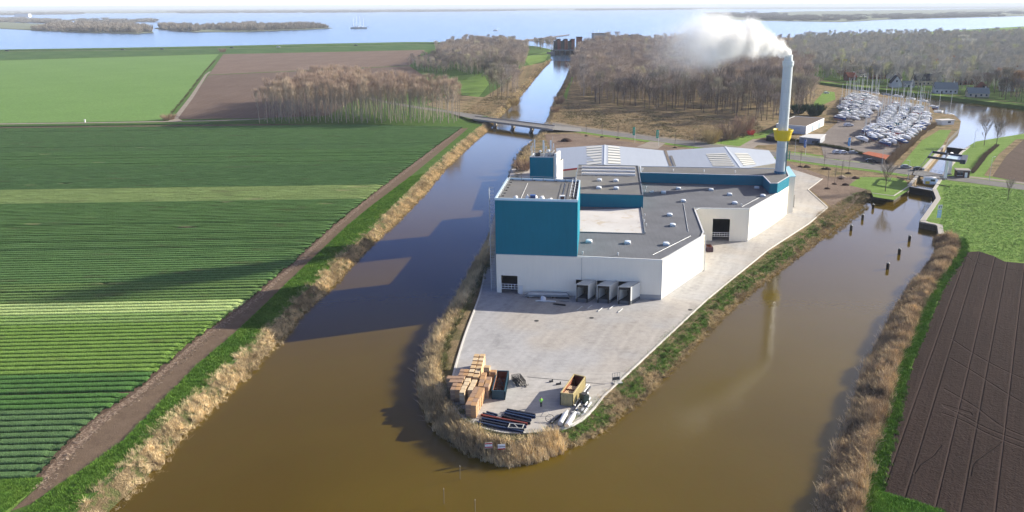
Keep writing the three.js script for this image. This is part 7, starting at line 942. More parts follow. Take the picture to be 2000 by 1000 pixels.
// ------------------------------------------------------------------ boat hall and sheds
{
  const R4 = [[128, -474], [147.8, -507.9], [162.4, -497.8], [141.7, -463.2]], t = thing('boat_hall', 'white boat hall with brown flat roof right of the chimney', 'hall', [0, 0, 0]);
  mesh('wall', walls(R4, YL, h(4.35)), new THREE.MeshStandardMaterial({ color: col(0.68, 0.68, 0.66), roughness: 0.7, side: THREE.DoubleSide }), t); mesh('roof', flat(R4, h(4.36)), mat(0.15, 0.125, 0.105, 0.9), t); mesh('roof_edge', ring(inset(R4, -0.08), 0.4, h(4.2), h(4.5)), M.white, t);
  const fr = R4[3], br = R4[2]; for (const q of [0.35, 0.72]) { const a = [lerp(fr[0], br[0], q - 0.06), lerp(fr[1], br[1], q - 0.06)], b = [lerp(fr[0], br[0], q + 0.06), lerp(fr[1], br[1], q + 0.06)]; mesh('door', wallFace([a[0] + 0.05, a[1] + 0.05], [b[0] + 0.05, b[1] + 0.05], YL, h(3.4), [], 0.06), mat(0.25, 0.33, 0.40, 0.6), t); }
  mesh('wall_sign', wallFace([lerp(R4[0][0], fr[0], 0.5), lerp(R4[0][1], fr[1], 0.5) + 0.15], [lerp(R4[0][0], fr[0], 0.8), lerp(R4[0][1], fr[1], 0.8) + 0.15], h(2.2), h(3.6), [], 0.05), mat(0.55, 0.62, 0.7, 0.5), t);
  const A4 = [[129.61, -433.33], [136.44, -442.18], [145.49, -441.96], [137.92, -426.17]], u = thing('office_annex', 'low flat-roofed annex in front of the white boat hall', 'annex', [0, 0, 0]); mesh('wall', walls(A4, YL, h(3)), new THREE.MeshStandardMaterial({ color: col(0.28, 0.30, 0.33), roughness: 0.8, side: THREE.DoubleSide }), u); mesh('roof', prism(inset(A4, -0.3), h(2.95), h(3.25)), mat(0.60, 0.60, 0.58, 0.7), u); mesh('window', wallFace([A4[3][0] - 4, A4[3][1] + 0.15], [A4[3][0] - 1, A4[3][1] + 0.1], h(0.9), h(2.3), [], 0.05), M.glassy, u);
  const B4 = [[114.2, -439.96], [122.3, -452.8], [129.47, -448.82], [121.06, -432.68]], v = thing('black_shed', 'low black shed left of the chimney collar beside the lawn', 'shed', [0, 0, 0]); mesh('wall', walls(B4, YL, h(2.6)), new THREE.MeshStandardMaterial({ color: col(0.02, 0.02, 0.026), roughness: 0.8, side: THREE.DoubleSide }), v); mesh('roof', prism(inset(B4, -0.3), h(2.55), h(2.85)), mat(0.05, 0.05, 0.06, 0.9), v);
  const C4 = [[145.59, -386.75], [149.98, -391.65], [155.19, -381.69], [150.25, -373.05]], w = thing('tile_shed', 'low shed with orange tile roof by the road, beside the parked boats', 'shed', [0, 0, 0]); mesh('wall', walls(C4, YL, h(2.1)), new THREE.MeshStandardMaterial({ color: col(0.2, 0.16, 0.13), roughness: 0.9, side: THREE.DoubleSide }), w); mesh('roof', prism(inset(C4, -0.4), h(2.1), h(2.4)), mat(0.38, 0.13, 0.075, 0.9), w);
  const fm = thing('jetty_hut', 'pale hut with light roof on the harbour jetty', 'hut', [[235.4, -502][0], YL, [235.4, -502][1]], 0.3); mesh('wall', box(9, 2.6, 5, 0, 1.3, 0), wallCols.white, fm); mesh('roof', box(10, 0.3, 6, 0, 2.75, 0), mat(0.6, 0.58, 0.55, 0.7), fm); mesh('window', box(2, 1, 0.1, 1, 1.6, 2.53), M.glassy, fm);
}

// ------------------------------------------------------------------ boats
function hullGeo(L, W, D, keel) {   // lofted hull, bow towards +x
  const st = 9, rows = 6, pos = [], idx = []; for (let i = 0; i <= st; i++) { const s = i / st, x = -L / 2 + s * L, wd = (W / 2) * (s < 0.5 ? 0.8 + 0.4 * s : Math.pow(Math.max(0, 1 - Math.pow((s - 0.5) / 0.5, 2.2)), 0.8)), sheer = D * (1 + 0.22 * s * s), deep = D * (s > 0.75 ? (1 - s) / 0.25 : 1) * keel; for (let k = 0; k < rows; k++) { const q = k / (rows - 1), a = q * Math.PI; const yy = sheer - Math.sin(a) * (sheer + deep * 0.0 + 0.0); pos.push(x + (q > 0.3 && q < 0.7 && s > 0.9 ? -0.3 : 0), Math.max(0, yy), Math.cos(a) * wd); } } for (let i = 0; i < st; i++) for (let k = 0; k < rows - 1; k++) { const a = i * rows + k, b = a + rows; idx.push(a, b, b + 1, a, b + 1, a + 1); } const c = pos.length / 3; const tr = []; for (let k = 0; k < rows - 1; k++) tr.push(0, k, k + 1); void c; idx.push(...tr); return raw(pos, null, idx);
}
function deckGeo(L, W, D) { const st = 9, pos = [], idx = []; for (let i = 0; i <= st; i++) { const s = i / st, x = -L / 2 + s * L, wd = (W / 2) * 0.97 * (s < 0.5 ? 0.8 + 0.4 * s : Math.pow(Math.max(0, 1 - Math.pow((s - 0.5) / 0.5, 2.2)), 0.8)), y = D * (1 + 0.22 * s * s) - 0.06; pos.push(x, y, wd, x, y, -wd); } for (let i = 0; i < st; i++) { const a = i * 2; idx.push(a, a + 2, a + 3, a, a + 3, a + 1); } return raw(pos, null, idx); }
const dsm = (r, g, b, q = 0.4) => new THREE.MeshStandardMaterial({ color: col(r, g, b), roughness: q, side: THREE.DoubleSide });
const boatDeck = dsm(0.80, 0.80, 0.77), boatWhite = dsm(0.86, 0.87, 0.87), boatBlue = dsm(0.02, 0.06, 0.20), boatTeal = dsm(0.02, 0.16, 0.24), boatRed = dsm(0.3, 0.03, 0.03), boatGrey = dsm(0.38, 0.42, 0.46), cover = dsm(0.02, 0.08, 0.28, 0.8), mastM = mat(0.62, 0.64, 0.65, 0.4), antifoul = [dsm(0.10, 0.16, 0.30), dsm(0.28, 0.05, 0.04), dsm(0.03, 0.03, 0.035)];
function makeBoat(kind, hullM, foul, L) {
  const sail = kind === 'sail', t = new THREE.Group(), W = sail ? 3.1 : 3.5, D = sail ? 1.35 : 1.5, y0 = 1.15; t.name = sail ? 'sailing_yacht' : 'motor_cruiser';
  const add = (n, g, m, p = t) => { const o = mesh(n, g, m, p); return o; };
  const hg = hullGeo(L, W, D, 1); hg.translate(0, y0, 0); add('hull', hg, hullM); const bg = hullGeo(L * 0.88, W * 0.8, D * 0.45, 1); bg.translate(-0.2, y0 - 0.15, 0); add('antifouling', bg, foul); const dg = deckGeo(L, W, D); dg.translate(0, y0, 0); add('deck', dg, boatDeck);
  for (const x of [-L * 0.28, 0.1, L * 0.25]) for (const s of [-1, 1]) add('cradle_prop', bar([x, 0, s * W * 0.5], [x, y0 + 0.6, s * W * 0.36], 0.07, 4), M.steel);
  if (sail) {
    const c = add('cabin', merge([box(L * 0.36, 0.55, W * 0.52, L * 0.06, y0 + D + 0.28, 0), box(L * 0.2, 0.2, W * 0.4, L * 0.16, y0 + D + 0.58, 0)]), boatWhite); for (const s of [-1, 1]) add('cabin_window', box(L * 0.26, 0.2, 0.04, L * 0.05, y0 + D + 0.33, s * W * 0.262), M.glassy, c);
    add('keel', box(L * 0.2, 1.0, 0.3, 0, y0 - 0.4, 0), foul); add('cockpit_cover', box(L * 0.2, 0.4, W * 0.5, -L * 0.22, y0 + D + 0.3, 0), foul === antifoul[1] ? cover : boatWhite);
    const m = add('mast', bar([L * 0.1, y0 + D, 0], [L * 0.1, y0 + D + L * 1.4, 0], 0.15, 6, 0.1), mastM); add('boom', bar([L * 0.1, y0 + D + 1.5, 0], [-L * 0.3, y0 + D + 1.5, 0], 0.1, 5), mastM, m); add('spreader', bar([L * 0.1, y0 + D + L * 0.7, -0.9], [L * 0.1, y0 + D + L * 0.7, 0.9], 0.05, 4), mastM, m);
  } else {
    const c = add('cabin', merge([box(L * 0.5, 0.95, W * 0.7, -L * 0.06, y0 + D + 0.45, 0), box(L * 0.25, 0.5, W * 0.5, L * 0.24, y0 + D + 0.3, 0)]), boatWhite); for (const s of [-1, 1]) add('cabin_window', box(L * 0.4, 0.4, 0.05, -L * 0.06, y0 + D + 0.6, s * W * 0.352), M.glassy, c); add('windscreen', box(0.06, 0.5, W * 0.6, L * 0.2, y0 + D + 0.75, 0, 0, 0, 0.4), M.glassy, c);
    add('flybridge', merge([box(L * 0.26, 0.5, W * 0.55, -L * 0.1, y0 + D + 1.15, 0)]), boatWhite); add('tarpaulin', box(L * 0.18, 0.5, W * 0.5, -L * 0.34, y0 + D + 0.35, 0), foul === antifoul[0] ? cover : boatDeck); add('rail', merge([bar([L * 0.2, y0 + D + 1, W * 0.36], [L * 0.47, y0 + D + 1.1, 0], 0.04, 4), bar([L * 0.2, y0 + D + 1, -W * 0.36], [L * 0.47, y0 + D + 1.1, 0], 0.04, 4)]), M.galv);
  }
  return t;
}
{
  const K = [['white', boatWhite, 2], ['navy blue', boatBlue, 1], ['white', boatWhite, 0], ['teal', boatTeal, 2], ['grey', boatGrey, 0], ['dark red', boatRed, 2]], lib = {};
  const proto = (kind, c) => (lib[kind + c] ||= makeBoat(kind, K[c][1], antifoul[K[c][2]], kind === 'sail' ? 10.5 : 10));
  const ax = [[171.17, -441.67], [173.41, -418.2]], dirR = -Math.atan2(ax[1][1] - ax[0][1], ax[1][0] - ax[0][0]), dirL = dirR + 0.25, r = rng(909);
  const right = [[[161.37, -431.55], [168.1, -418.31]], [[173.15, -443.39], [177.12, -432.89], [178.24, -424.54]], [[173.1, -458.1], [178.6, -455.1], [182.01, -446.77], [184.76, -436.14]], [[181.1, -471.5], [186.1, -467.4], [190, -458.6], [193.7, -450.1]], [[190.1, -485.6], [195.1, -480.3], [199.4, -473], [203.2, -465]], [[197.2, -499.6], [202.2, -493.9], [206.3, -486.3], [210.8, -478.9]], [[204.7, -514.3], [209.7, -508.4], [213.8, -500.3], [218.3, -492.4]], [[212.3, -530], [217.4, -523.6], [222.2, -516.2], [226.6, -509.1]], [[219.5, -545.2], [224.7, -538.5], [229.5, -530.7], [233.8, -524.4]], [[226.7, -561.4], [232.3, -554.3], [237.2, -546], [241.2, -540.7]], [[234.8, -578.4], [240.4, -570.9], [245.3, -563.6]], [[244.1, -596.5], [249.4, -588.6], [253.9, -580.8]]];
  const left = [[[177.9, -515.1], [186.7, -517.2], [196.7, -526.6]], [[187.7, -535.7], [196.7, -539.3], [205, -544.3]], [[193, -555.4], [201.2, -557.9], [210, -561.8], [216.4, -564.5]], [[199.9, -575], [208.5, -577.7], [217.3, -581.9], [224.4, -583.2]], [[208.8, -596], [217.3, -598.9], [225.9, -601.8], [232, -601.7]], [[217.7, -616.9], [226.6, -620], [234.5, -621.4]], [[226, -635.6], [235.2, -638.9], [242.4, -638.7]], [[234.6, -653.7], [243.4, -655.3]]];
  const dense = (rows) => rows.flatMap((row, k) => { const nx = rows[k + 1]; if (!nx) return [row]; const mid = row.slice(0, Math.min(row.length, nx.length)).map((p, i) => [(p[0] + nx[i][0]) / 2 + rr(-1.2, 1.2, r), (p[1] + nx[i][1]) / 2]); return [row, mid]; });
  const put = (rows, side, dir) => rows.forEach((row, k) => row.forEach(([x, z], i) => { const kind = (side === 'right' && k < 9 ? r() < 0.45 : r() < 0.7) ? 'sail' : 'motor', c = side === 'right' && k === 0 ? (i ? 1 : 0) : side === 'left' && k === 0 ? [1, 0, 0][i] : Math.floor(Math.pow(r(), 3) * 6), o = proto(kind === 'sail' || k > 0 ? kind : 'motor', c); const b = o.clone(); b.name = numbered(o.name); b.position.set(x, YL + 0.1, z); b.rotation.y = dir + (r() < 0.5 ? Math.PI : 0) + rr(-0.08, 0.08, r); const s = rr(0.85, 1.12, r); b.scale.set(s, s, s); b.userData = { label: `${K[c][0]} ${o.name.replace('_', ' ')}, ${ord(i)} in the ${ord(k)} row from the road, ${side} of the lane`, category: 'boat', group: 'boats laid up in the boatyard' }; scene.add(b); }));
  put(dense(right), 'right', dirR); put(dense(left), 'left', dirL);
  // afloat
  [[260.9, -706.8], [265.4, -696.1], [269.8, -683.7], [273.4, -668], [276.8, -652.9], [280.1, -638.5], [269.9, -596.1], [262.5, -572.7], [261.3, -553.5]].forEach(([x, z], i) => { const kind = i % 3 ? 'sail' : 'motor', o = proto(kind, i % 4 === 2 ? 1 : 0), b = o.clone(); b.name = numbered(o.name); b.position.set(x, -1.3, z); b.rotation.y = dirR + 1.5 + i * 0.05; b.userData = { label: `${i % 4 === 2 ? 'navy blue' : 'white'} ${o.name.replace('_', ' ')} afloat along the boatyard quay, ${ord(i)} from the left`, category: 'boat', group: 'boats afloat at the boatyard' }; scene.add(b); });
  // outer harbour
  [[74.2, -1717.7], [85.8, -1792.2], [95.9, -1845.4], [99.5, -1791], [76.1, -1648], [109.4, -1872.5]].forEach(([x, z], i) => { const o = proto(i % 2 ? 'sail' : 'motor', 0), b = o.clone(); b.name = numbered(o.name); b.position.set(x, -1.3, z); b.rotation.y = i; b.scale.set(1.6, 1.4, 1.6); b.userData = { label: `white boat in the outer harbour beside the pumping station, ${ord(i)} from the front`, category: 'boat', group: 'boats in the outer harbour' }; scene.add(b); });
}
// three-masted ship and a small boat on the lake
{
  const p = [-628, -2919.8], t = thing('sailing_ship', 'white four-masted sailing ship under bare poles far out on the lake', 'ship', [p[0], -0.6, p[1]], 0.05); const hg = hullGeo(54, 9, 5, 1); mesh('hull', hg, dsm(0.55, 0.56, 0.56), t); const dg = deckGeo(54, 9, 5); mesh('deck', dg, boatDeck, t); mesh('deckhouse', merge([box(16, 2.6, 5, -8, 6.2, 0), box(8, 2.4, 4, 8, 6, 0)]), boatWhite, t);
  for (const [x, hh] of [[-17, 30], [-6, 36], [5, 36], [16, 30]]) { const m = mesh('mast', bar([x, 5, 0], [x, 5 + hh, 0], 0.55, 6, 0.3), boatWhite, t); for (const q of [0.4, 0.65, 0.85]) mesh('yard', bar([x, 5 + hh * q, -6 + q * 3], [x, 5 + hh * q, 6 - q * 3], 0.3, 4), boatWhite, m); } mesh('bowsprit', bar([26, 6.5, 0], [38, 9, 0], 0.4, 5), boatWhite, t);
  const q = [-153.9, -2615.4], b = thing('motor_boat', 'tiny white motor boat far out on the lake left of the breakwater', 'boat', [q[0], -0.4, q[1]], 0.2); mesh('hull', hullGeo(14, 4.5, 2.4, 1), boatWhite, b); mesh('cabin', box(6, 2.4, 3, -1, 3, 0), boatWhite, b);
}

// ------------------------------------------------------------------ lock and drawbridge
{
  const t = thing('drawbridge', 'white and dark blue balance-beam drawbridge over the lock', 'drawbridge', [0, 0, 0]), bl = mat(0.018, 0.028, 0.05, 0.5), a = [161.51, -338.01], b = [167.7, -347.69], H = 9;
  for (const p of [a, b]) { mesh('post', box(1.0, H, 0.9, p[0], h(H / 2), p[1]), M.white, t); mesh('post_foot', box(1.6, 0.6, 1.5, p[0], h(0.3), p[1]), M.concrete, t); }
  mesh('portal_beam', beam([a[0], h(H), a[1]], [b[0], h(H), b[1]], 0.8, 0.8), M.white, t);
  const nb = [[152.52, -335.92], [161.5, -325.35]], fb = [[159.37, -348.09], [167.93, -336.8]]; for (const [p, q] of [nb, fb]) mesh('balance_beam', beam([p[0], h(H + 0.5), p[1]], [q[0], h(H + 0.5), q[1]], 0.55, 0.9), bl, t);
  for (const k of [0.02, 0.5]) mesh('cross_beam', beam([lerp(nb[0][0], nb[1][0], k), h(H + 0.6), lerp(nb[0][1], nb[1][1], k)], [lerp(fb[0][0], fb[1][0], k), h(H + 0.6), lerp(fb[0][1], fb[1][1], k)], 0.4, 0.6), bl, t);
  mesh('counterweight', beam([nb[1][0], h(H + 0.3), nb[1][1]], [fb[1][0], h(H + 0.3), fb[1][1]], 2.0, 1.6), bl, t);
  mesh('deck_plate', flat([lerp(nb[0][0], nb[1][0], 0.55), lerp(nb[0][1], nb[1][1], 0.55)].length ? [[lerp(nb[0][0], nb[1][0], 0.5), lerp(nb[0][1], nb[1][1], 0.5)], [lerp(nb[0][0], nb[1][0], 0.92), lerp(nb[0][1], nb[1][1], 0.92)], [lerp(fb[0][0], fb[1][0], 0.92), lerp(fb[0][1], fb[1][1], 0.92)], [lerp(fb[0][0], fb[1][0], 0.5), lerp(fb[0][1], fb[1][1], 0.5)]] : [], h(H + 0.35)), dsm(0.45, 0.6, 0.72), t);
  const d = [[151.95, -346.31], [160.67, -335.92], [165.36, -344.41], [158.24, -358.81]]; mesh('bridge_deck', prism(d, h(-0.1), h(0.3)), dsm(0.16, 0.155, 0.15, 0.9), t);
  for (const [p, q] of [[d[0], d[1]], [d[3], d[2]]]) mesh('hand_rail', merge([beam([p[0], h(1.4), p[1]], [q[0], h(1.4), q[1]], 0.08, 0.08), beam([p[0], h(0.9), p[1]], [q[0], h(0.9), q[1]], 0.06, 0.06), ...Array.from({ length: 9 }, (_, i) => box(0.08, 1.1, 0.08, lerp(p[0], q[0], i / 8), h(0.85), lerp(p[1], q[1], i / 8)))]), mat(0.5, 0.53, 0.55, 0.5), t);
  mesh('lifting_rod', bar([nb[0][0], h(H + 0.4), nb[0][1]], [d[0][0] + 1, h(0.3), d[0][1]], 0.09, 4), M.galv, t); mesh('lifting_rod', bar([fb[0][0], h(H + 0.4), fb[0][1]], [d[3][0] + 1, h(0.3), d[3][1]], 0.09, 4), M.galv, t);
  const lh = [170.73, -343.22], k = thing('lock_house', 'small dark brick lock keeper house beside the drawbridge', 'house', [lh[0], YL, lh[1]], -0.25); mesh('wall', box(5, 2.8, 4, 0, 1.4, 0), mat(0.11, 0.07, 0.055, 0.9), k); mesh('roof', box(5.6, 0.35, 4.6, 0, 2.95, 0), mat(0.36, 0.33, 0.30, 0.8), k); for (const x of [-1.7, -0.5]) { const w = mesh('window', box(0.95, 1.5, 0.1, x, 1.5, 2.02), M.glassy, k); mesh('frame', box(1.1, 0.12, 0.12, x, 2.3, 2.03), M.white, w); mesh('sill', box(1.1, 0.12, 0.14, x, 0.72, 2.04), M.white, w); } mesh('door', box(1, 2.1, 0.1, 1.2, 1.05, 2.02), M.white, k);
  // gates
  const g1 = [[140.84, -322.09], [146.11, -314.56]], lg = thing('lock_gate', 'dark lower lock gate with a walkway, facing the near canal', 'lock gate', [0, 0, 0], 0, 'lock gates'); mesh('leaf', beam([g1[0][0], 0.7, g1[0][1]], [g1[1][0], 0.7, g1[1][1]], 0.7, 3.2), mat(0.025, 0.025, 0.022, 0.9), lg); mesh('walkway', beam([g1[0][0], 2.4, g1[0][1]], [g1[1][0], 2.4, g1[1][1]], 1.2, 0.12), M.steel, lg); mesh('rail', beam([g1[0][0], 3.3, g1[0][1] + 0.5], [g1[1][0], 3.3, g1[1][1] + 0.5], 0.07, 0.07), M.white, lg);
  const g2 = [[197.74, -415.97], [204.15, -409.71]], l2 = thing('lock_gate', 'dark upper lock gate between the harbour and the lock', 'lock gate', [0, 0, 0], 0, 'lock gates'); mesh('leaf', beam([g2[0][0], 0.7, g2[0][1]], [g2[1][0], 0.7, g2[1][1]], 0.7, 3.4), mat(0.03, 0.028, 0.03, 0.9), l2); mesh('walkway', beam([g2[0][0], 2.5, g2[0][1]], [g2[1][0], 2.5, g2[1][1]], 1.3, 0.14), mat(0.55, 0.57, 0.58, 0.6), l2);
  const wb = [151.65, -329.9], wc = thing('control_cabin', 'white control cabin with yellow panel beside the lower gate', 'cabin', [wb[0], 1.6, wb[1]], -0.2); mesh('body', box(4.2, 2.4, 2.6, 0, 1.4, 0), mat(0.62, 0.72, 0.80, 0.5), wc); mesh('yellow_panel', box(1.6, 1.1, 0.1, -1, 0.9, 1.35), mat(0.7, 0.5, 0.04, 0.5), wc); mesh('roof', box(4.6, 0.2, 3, 0, 2.7, 0), M.white, wc); mesh('window', box(1.6, 0.8, 0.1, 0.9, 1.8, 1.34), M.glassy, wc);
  struct(mesh('retaining_wall', merge([walls([[143.46, -341.54], [148.32, -335.09], [149.17, -336.12]], -0.5, h(0.3), false), walls([[153.39, -327.86], [156.33, -321.91]], -0.5, h(0.3), false)]), lockMat));
  // sign at the canal
  const sp = [129.28, -271.33], sg = thing('canal_sign', 'tall white and light blue notice board on the lawn by the quay', 'sign', [sp[0], YL, sp[1]], 0.2); for (const x of [-0.6, 0.6]) mesh('post', bar([x, 0, 0], [x, 5.0, 0], 0.07, 5), M.galv, sg); const sb = mesh('board', box(1.5, 2.6, 0.08, 0, 1.8, 0.06), mat(0.38, 0.58, 0.78, 0.5), sg); mesh('emblem_panel', box(1.6, 1.4, 0.1, 0, 4.1, 0.06), M.white, sg); mesh('emblem_mark', merge([box(0.18, 0.8, 0.06, -0.35, 4.1, 0.13), box(0.18, 0.8, 0.06, 0.35, 4.1, 0.13), box(0.8, 0.16, 0.06, 0, 4.45, 0.13)]), M.black, sg); for (let i = 0; i < 3; i++) mesh('text_bar', box(1.1, 0.14, 0.04, 0, 2.6 - i * 0.6, 0.11), M.white, sb);
}
// ------------------------------------------------------------------ lamp posts, banners, cars
{
  const lp = (p, hh, lb, arm = 1) => { const t = thing('lamp_post', lb, 'lamp post', [p[0], YL, p[1]], 0.4, 'lamp posts along the road'); mesh('pole', bar([0, 0, 0], [0, hh, 0], 0.1, 6, 0.06), M.galv, t); const a = mesh('arm', bar([0, hh, 0], [arm, hh + 0.15, 0], 0.05, 4), M.galv, t); mesh('lantern', box(0.9, 0.16, 0.3, arm * 1.2, hh + 0.15, 0), mat(0.6, 0.62, 0.63, 0.4), a); };
  lp([116.15, -393.94], 8, 'lamp post by the road just right of the chimney collar'); lp([141.61, -353.85], 9.5, 'lamp post by the road beside the orange tile roof'); lp([177.79, -334.57], 9.5, 'lamp post by the road right of the lock house'); lp([145.68, -336.18], 8, 'lamp post at the left end of the drawbridge', -1); lp([213.25, -420.52], 8, 'lamp post on the harbour bank right of the lock');
  const fl = (p, hh, m, lb, w) => { const t = thing('banner_pole', lb, 'banner', [p[0], YL, p[1]], 0.1, 'banner poles'); mesh('pole', bar([0, 0, 0], [0, hh, 0], 0.07, 6), M.white, t); const g = new THREE.PlaneGeometry(w, hh * 0.5, 3, 8), q = g.attributes.position; for (let i = 0; i < q.count; i++) q.setZ(i, Math.sin(q.getY(i) * 1.7 + q.getX(i) * 2) * 0.12); g.computeVertexNormals(); g.translate(w / 2 * -1, hh * 0.73, 0); const c = mesh('banner_cloth', g, m, t); mesh('white_stripe', box(0.12, hh * 0.36, 0.03, -w * 0.5, hh * 0.73, 0.16), M.white, c); };
  const teal = dsm(0.0, 0.33, 0.20, 0.7), sky_ = dsm(0.08, 0.32, 0.62, 0.7), navy = dsm(0.03, 0.12, 0.4, 0.7);
  fl([45.25, -435.86], 8.2, teal, 'left of two teal green banners by the factory driveway', 1.3); fl([56.15, -425.59], 8.2, teal, 'right of two teal green banners by the factory driveway', 1.3); fl([122, -396.67], 7.5, navy, 'dark blue banner in front of the boat hall annex', 1.1); fl([143.67, -399.1], 8, sky_, 'light blue banner by the boatyard entrance', 1.2);
  // cars
  const body = new THREE.Shape([[-2.1, 0.3], [2.1, 0.3], [2.15, 0.75], [1.2, 0.9], [0.6, 1.42], [-1.2, 1.45], [-1.9, 0.95], [-2.15, 0.85]].map((q) => new THREE.Vector2(...q))), bg = new THREE.ExtrudeGeometry(body, { depth: 1.6, bevelEnabled: true, bevelSize: 0.08, bevelThickness: 0.08, bevelSegments: 2 }); bg.translate(0, 0, -0.8);
  const wh = new THREE.CylinderGeometry(0.33, 0.33, 0.24, 12); wh.rotateX(Math.PI / 2); const rim = new THREE.CylinderGeometry(0.18, 0.18, 0.26, 10); rim.rotateX(Math.PI / 2);
  function car(p, turn, m, lb, y = YL + 0.1, s = 1) { const t = thing('car', lb, 'car', [p[0], y, p[1]], turn, 'cars'); t.scale.set(s, s, s); mesh('body', bg, m, t); for (const z of [-0.885, 0.885]) mesh('side_window', new THREE.BoxGeometry(2.2, 0.42, 0.03).translate(-0.3, 1.15, z), M.glassy, t); mesh('windscreen', new THREE.BoxGeometry(0.05, 0.6, 1.4).rotateZ(0.85).translate(0.95, 1.2, 0), M.glassy, t); for (const [x, z] of [[-1.35, -0.8], [-1.35, 0.8], [1.35, -0.8], [1.35, 0.8]]) { const w = mesh('wheel', wh, M.black, t); w.position.set(x, 0.33, z); mesh('rim', rim, M.galv, w); } for (const z of [-0.6, 0.6]) mesh('headlight', new THREE.BoxGeometry(0.06, 0.16, 0.3).translate(2.2, 0.68, z), mat(0.7, 0.7, 0.68, 0.2), t); }
  const wt = mat(0.72, 0.73, 0.74, 0.3), bk = mat(0.02, 0.022, 0.025, 0.3), sv = mat(0.3, 0.32, 0.34, 0.3);
  car([138.46, -401.4], 0.3, wt, 'white car parked by the hedge, left of two'); car([140.89, -399.88], 0.3, wt, 'white car parked by the hedge, right of two'); car([175.9, -494.6], 0.1, wt, 'white van-like car in the boatyard lane left of the boats', YL + 0.1, 1.25); car([223.6, -685.6], 0.2, wt, 'white car at the far left corner of the boatyard'); car([155.3, -361.85], -0.2, sv, 'grey car parked left of the drawbridge, left of two'); car([158.81, -357.03], -0.2, bk, 'black car parked left of the drawbridge, right of two'); car([145.36, -399.06], 0.2, sv, 'grey car beside the light blue banner'); car([145.57, -377.07], -0.2, bk, 'black car parked in front of the orange tile roof');
  const dl = along(roadIn.map((q, i) => [(q[0] + roadOut[i][0]) / 2, (q[1] + roadOut[i][1]) / 2])), near = (px) => { let best = 0, m = 1e9; for (let i = 0; i <= 600; i++) { const q = dl(i / 600), d = Math.abs(q[0] / -q[1] - px[0] / -px[1]); if (d < m) { m = d; best = i / 600; } } return dl(best); };
  [[[-897.6, -1444.4], bk, 'dark car on the lake dike, leftmost'], [[-707, -1448.1], bk, 'dark car on the lake dike, second from the left'], [[-647.9, -1461.2], bk, 'dark car on the lake dike, third from the left'], [[-545.8, -1507.9], bk, 'dark car on the lake dike, fourth from the left'], [[-482.1, -1561.1], wt, 'white car on the lake dike'], [[-360.4, -1635.7], bk, 'dark car on the lake dike, rightmost']].forEach(([p, m, lb]) => { const q = near(p); car(q, 0.05, m, lb, YL + 3.1, 1.4); });
  const wp = [-285.4, -523.8], wpole = thing('marker_post', 'small white marker post beside the farm road', 'post', [wp[0], YL, wp[1]]); mesh('post', box(0.5, 1.8, 0.5, 0, 0.9, 0), M.white, wpole); mesh('cap', box(0.7, 0.2, 0.7, 0, 1.9, 0), M.white, wpole);
  // far white building and turbine beyond the left island
  const fb = [-4164.6, -6982.2], fbt = thing('far_barn', 'white barn on the far shore at the left', 'barn', [fb[0], 2, fb[1]]); mesh('wall', box(110, 22, 40, 0, 11, 0), M.white, fbt); mesh('roof', box(114, 3, 44, 0, 23, 0), M.galv, fbt);
  const wtb = [-12572, -21934.2], wt2 = thing('wind_turbine', 'white wind turbine far away on the left horizon', 'wind turbine', [wtb[0], 0, wtb[1]]); mesh('mast', bar([0, 0, 0], [0, 95, 0], 3.2, 8, 1.8), M.white, wt2); const hub = mesh('hub', box(5, 5, 9, 0, 97, 0), M.white, wt2); for (let i = 0; i < 3; i++) { const a = 0.5 + (i * 2 * Math.PI) / 3; mesh('blade', bar([0, 97, 5], [Math.cos(a) * 48, 97 + Math.sin(a) * 48, 5], 2.2, 4, 0.5), M.white, hub); }
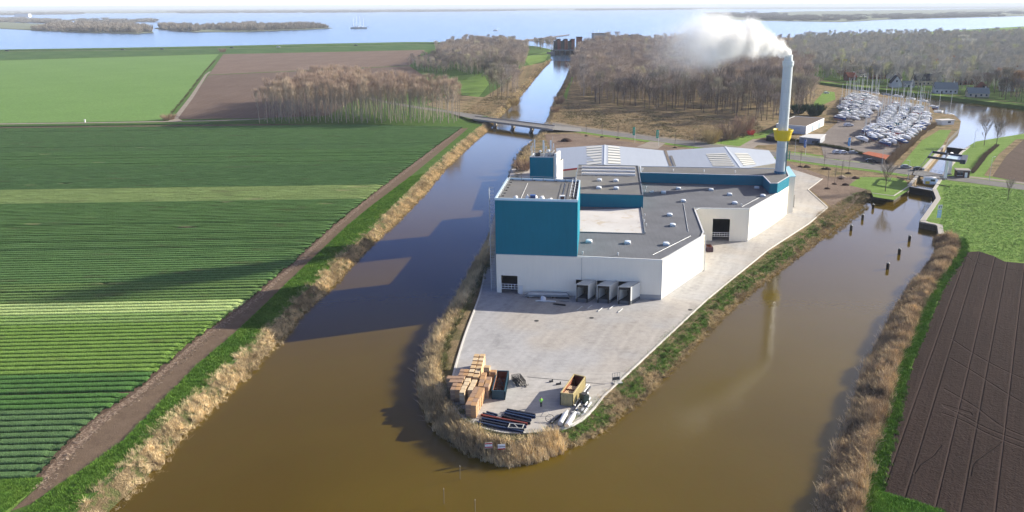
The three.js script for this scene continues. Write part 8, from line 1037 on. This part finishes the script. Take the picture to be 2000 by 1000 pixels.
  // earth mounds on the bare ground
  for (const [p, s, lb] of [[[10.14, -441.84], 3.2, 'dark soil heap behind the antenna tower'], [[121.1, -341.94], 1.6, 'pale sand heap among the young trees'], [[126, -339.7], 1.7, 'dark soil heap nearest the quay lawn'], [[113.41, -365.07], 1.6, 'dark soil heap nearest the chimney on the bare earth'], [[120.78, -360.11], 1.6, 'brown soil heap between the first two young trees'], [[117.33, -326.49], 1.5, 'dark soil heap beside the lowest young trees']]) { const o = tag(mesh('soil_heap', tarp(s, s * 0.8, s * 0.55, Math.round(s * 100)), mat(...(lb.startsWith('pale') ? [0.38, 0.31, 0.24] : [0.075, 0.05, 0.042]), 0.97)), lb, 'soil heap', 'soil heaps'); o.position.set(p[0], YL, p[1]); }
}
// ------------------------------------------------------------------ steam from the chimney: a drift of very fine bright flecks, thick at the mouth and thinning out downwind
{
  const r = rng(4242), g = new THREE.BufferGeometry(), N = [], q = new THREE.TetrahedronGeometry(0.5, 0);
  const steamM = new THREE.MeshPhysicalMaterial({ color: col(1, 1, 1), roughness: 1, transmission: 0.75, thickness: 0, ior: 1.02, side: THREE.DoubleSide, specularIntensity: 0 });
  void g; const x0 = chimX, y0 = h(13.2 + 39.1), z0 = chimZ, gauss = () => (r() + r() + r() + r() - 2) * 1.0;
  // puffs along the plume, each a ball of flecks
  const puffs = []; for (let i = 0; i < 190; i++) { const s = Math.pow((i + r()) / 190, 1.1), L = s * 62, rad = 1.15 + 8.6 * Math.pow(s, 0.7), rise = 8.5 * (1 - Math.exp(-L / 15)) - 3.5 * s; puffs.push([x0 - 0.80 * L + 0.4 * gauss() * rad, y0 + 0.3 + rise + 0.62 * gauss() * rad, z0 + 0.59 * L + 0.6 * gauss() * rad, rad * rr(0.34, 0.56, r), s]); }
  for (const [px, py, pz, rad, s] of puffs) { const thick = s < 0.42 ? 1 : Math.max(0, 1 - (s - 0.42) / 0.58) ** 2.2, n = Math.round((200 + 240 * rad * rad) * (0.012 + 0.988 * thick) * (1 + 6 * Math.pow(Math.min(1, s * 1.25), 1.5))); for (let i = 0; i < n; i++) { const d = new THREE.Vector3(gauss(), gauss(), gauss()).multiplyScalar(rad * 0.95); N.push([px + d.x, py + d.y, pz + d.z, r() * 6.28, rr(0.75, 1.2, r) * lerp(0.18, 0.05, Math.min(1, s * 1.25)), undefined, undefined, r() * 6.28, r() * 6.28]); } }
  const sm = instanced('steam_plume', q, steamM, N, { label: 'white steam drifting left from the chimney mouth', category: 'steam' }); void sm;
  console.log('steam flecks', N.length);
}
renderer.render(scene, camera);
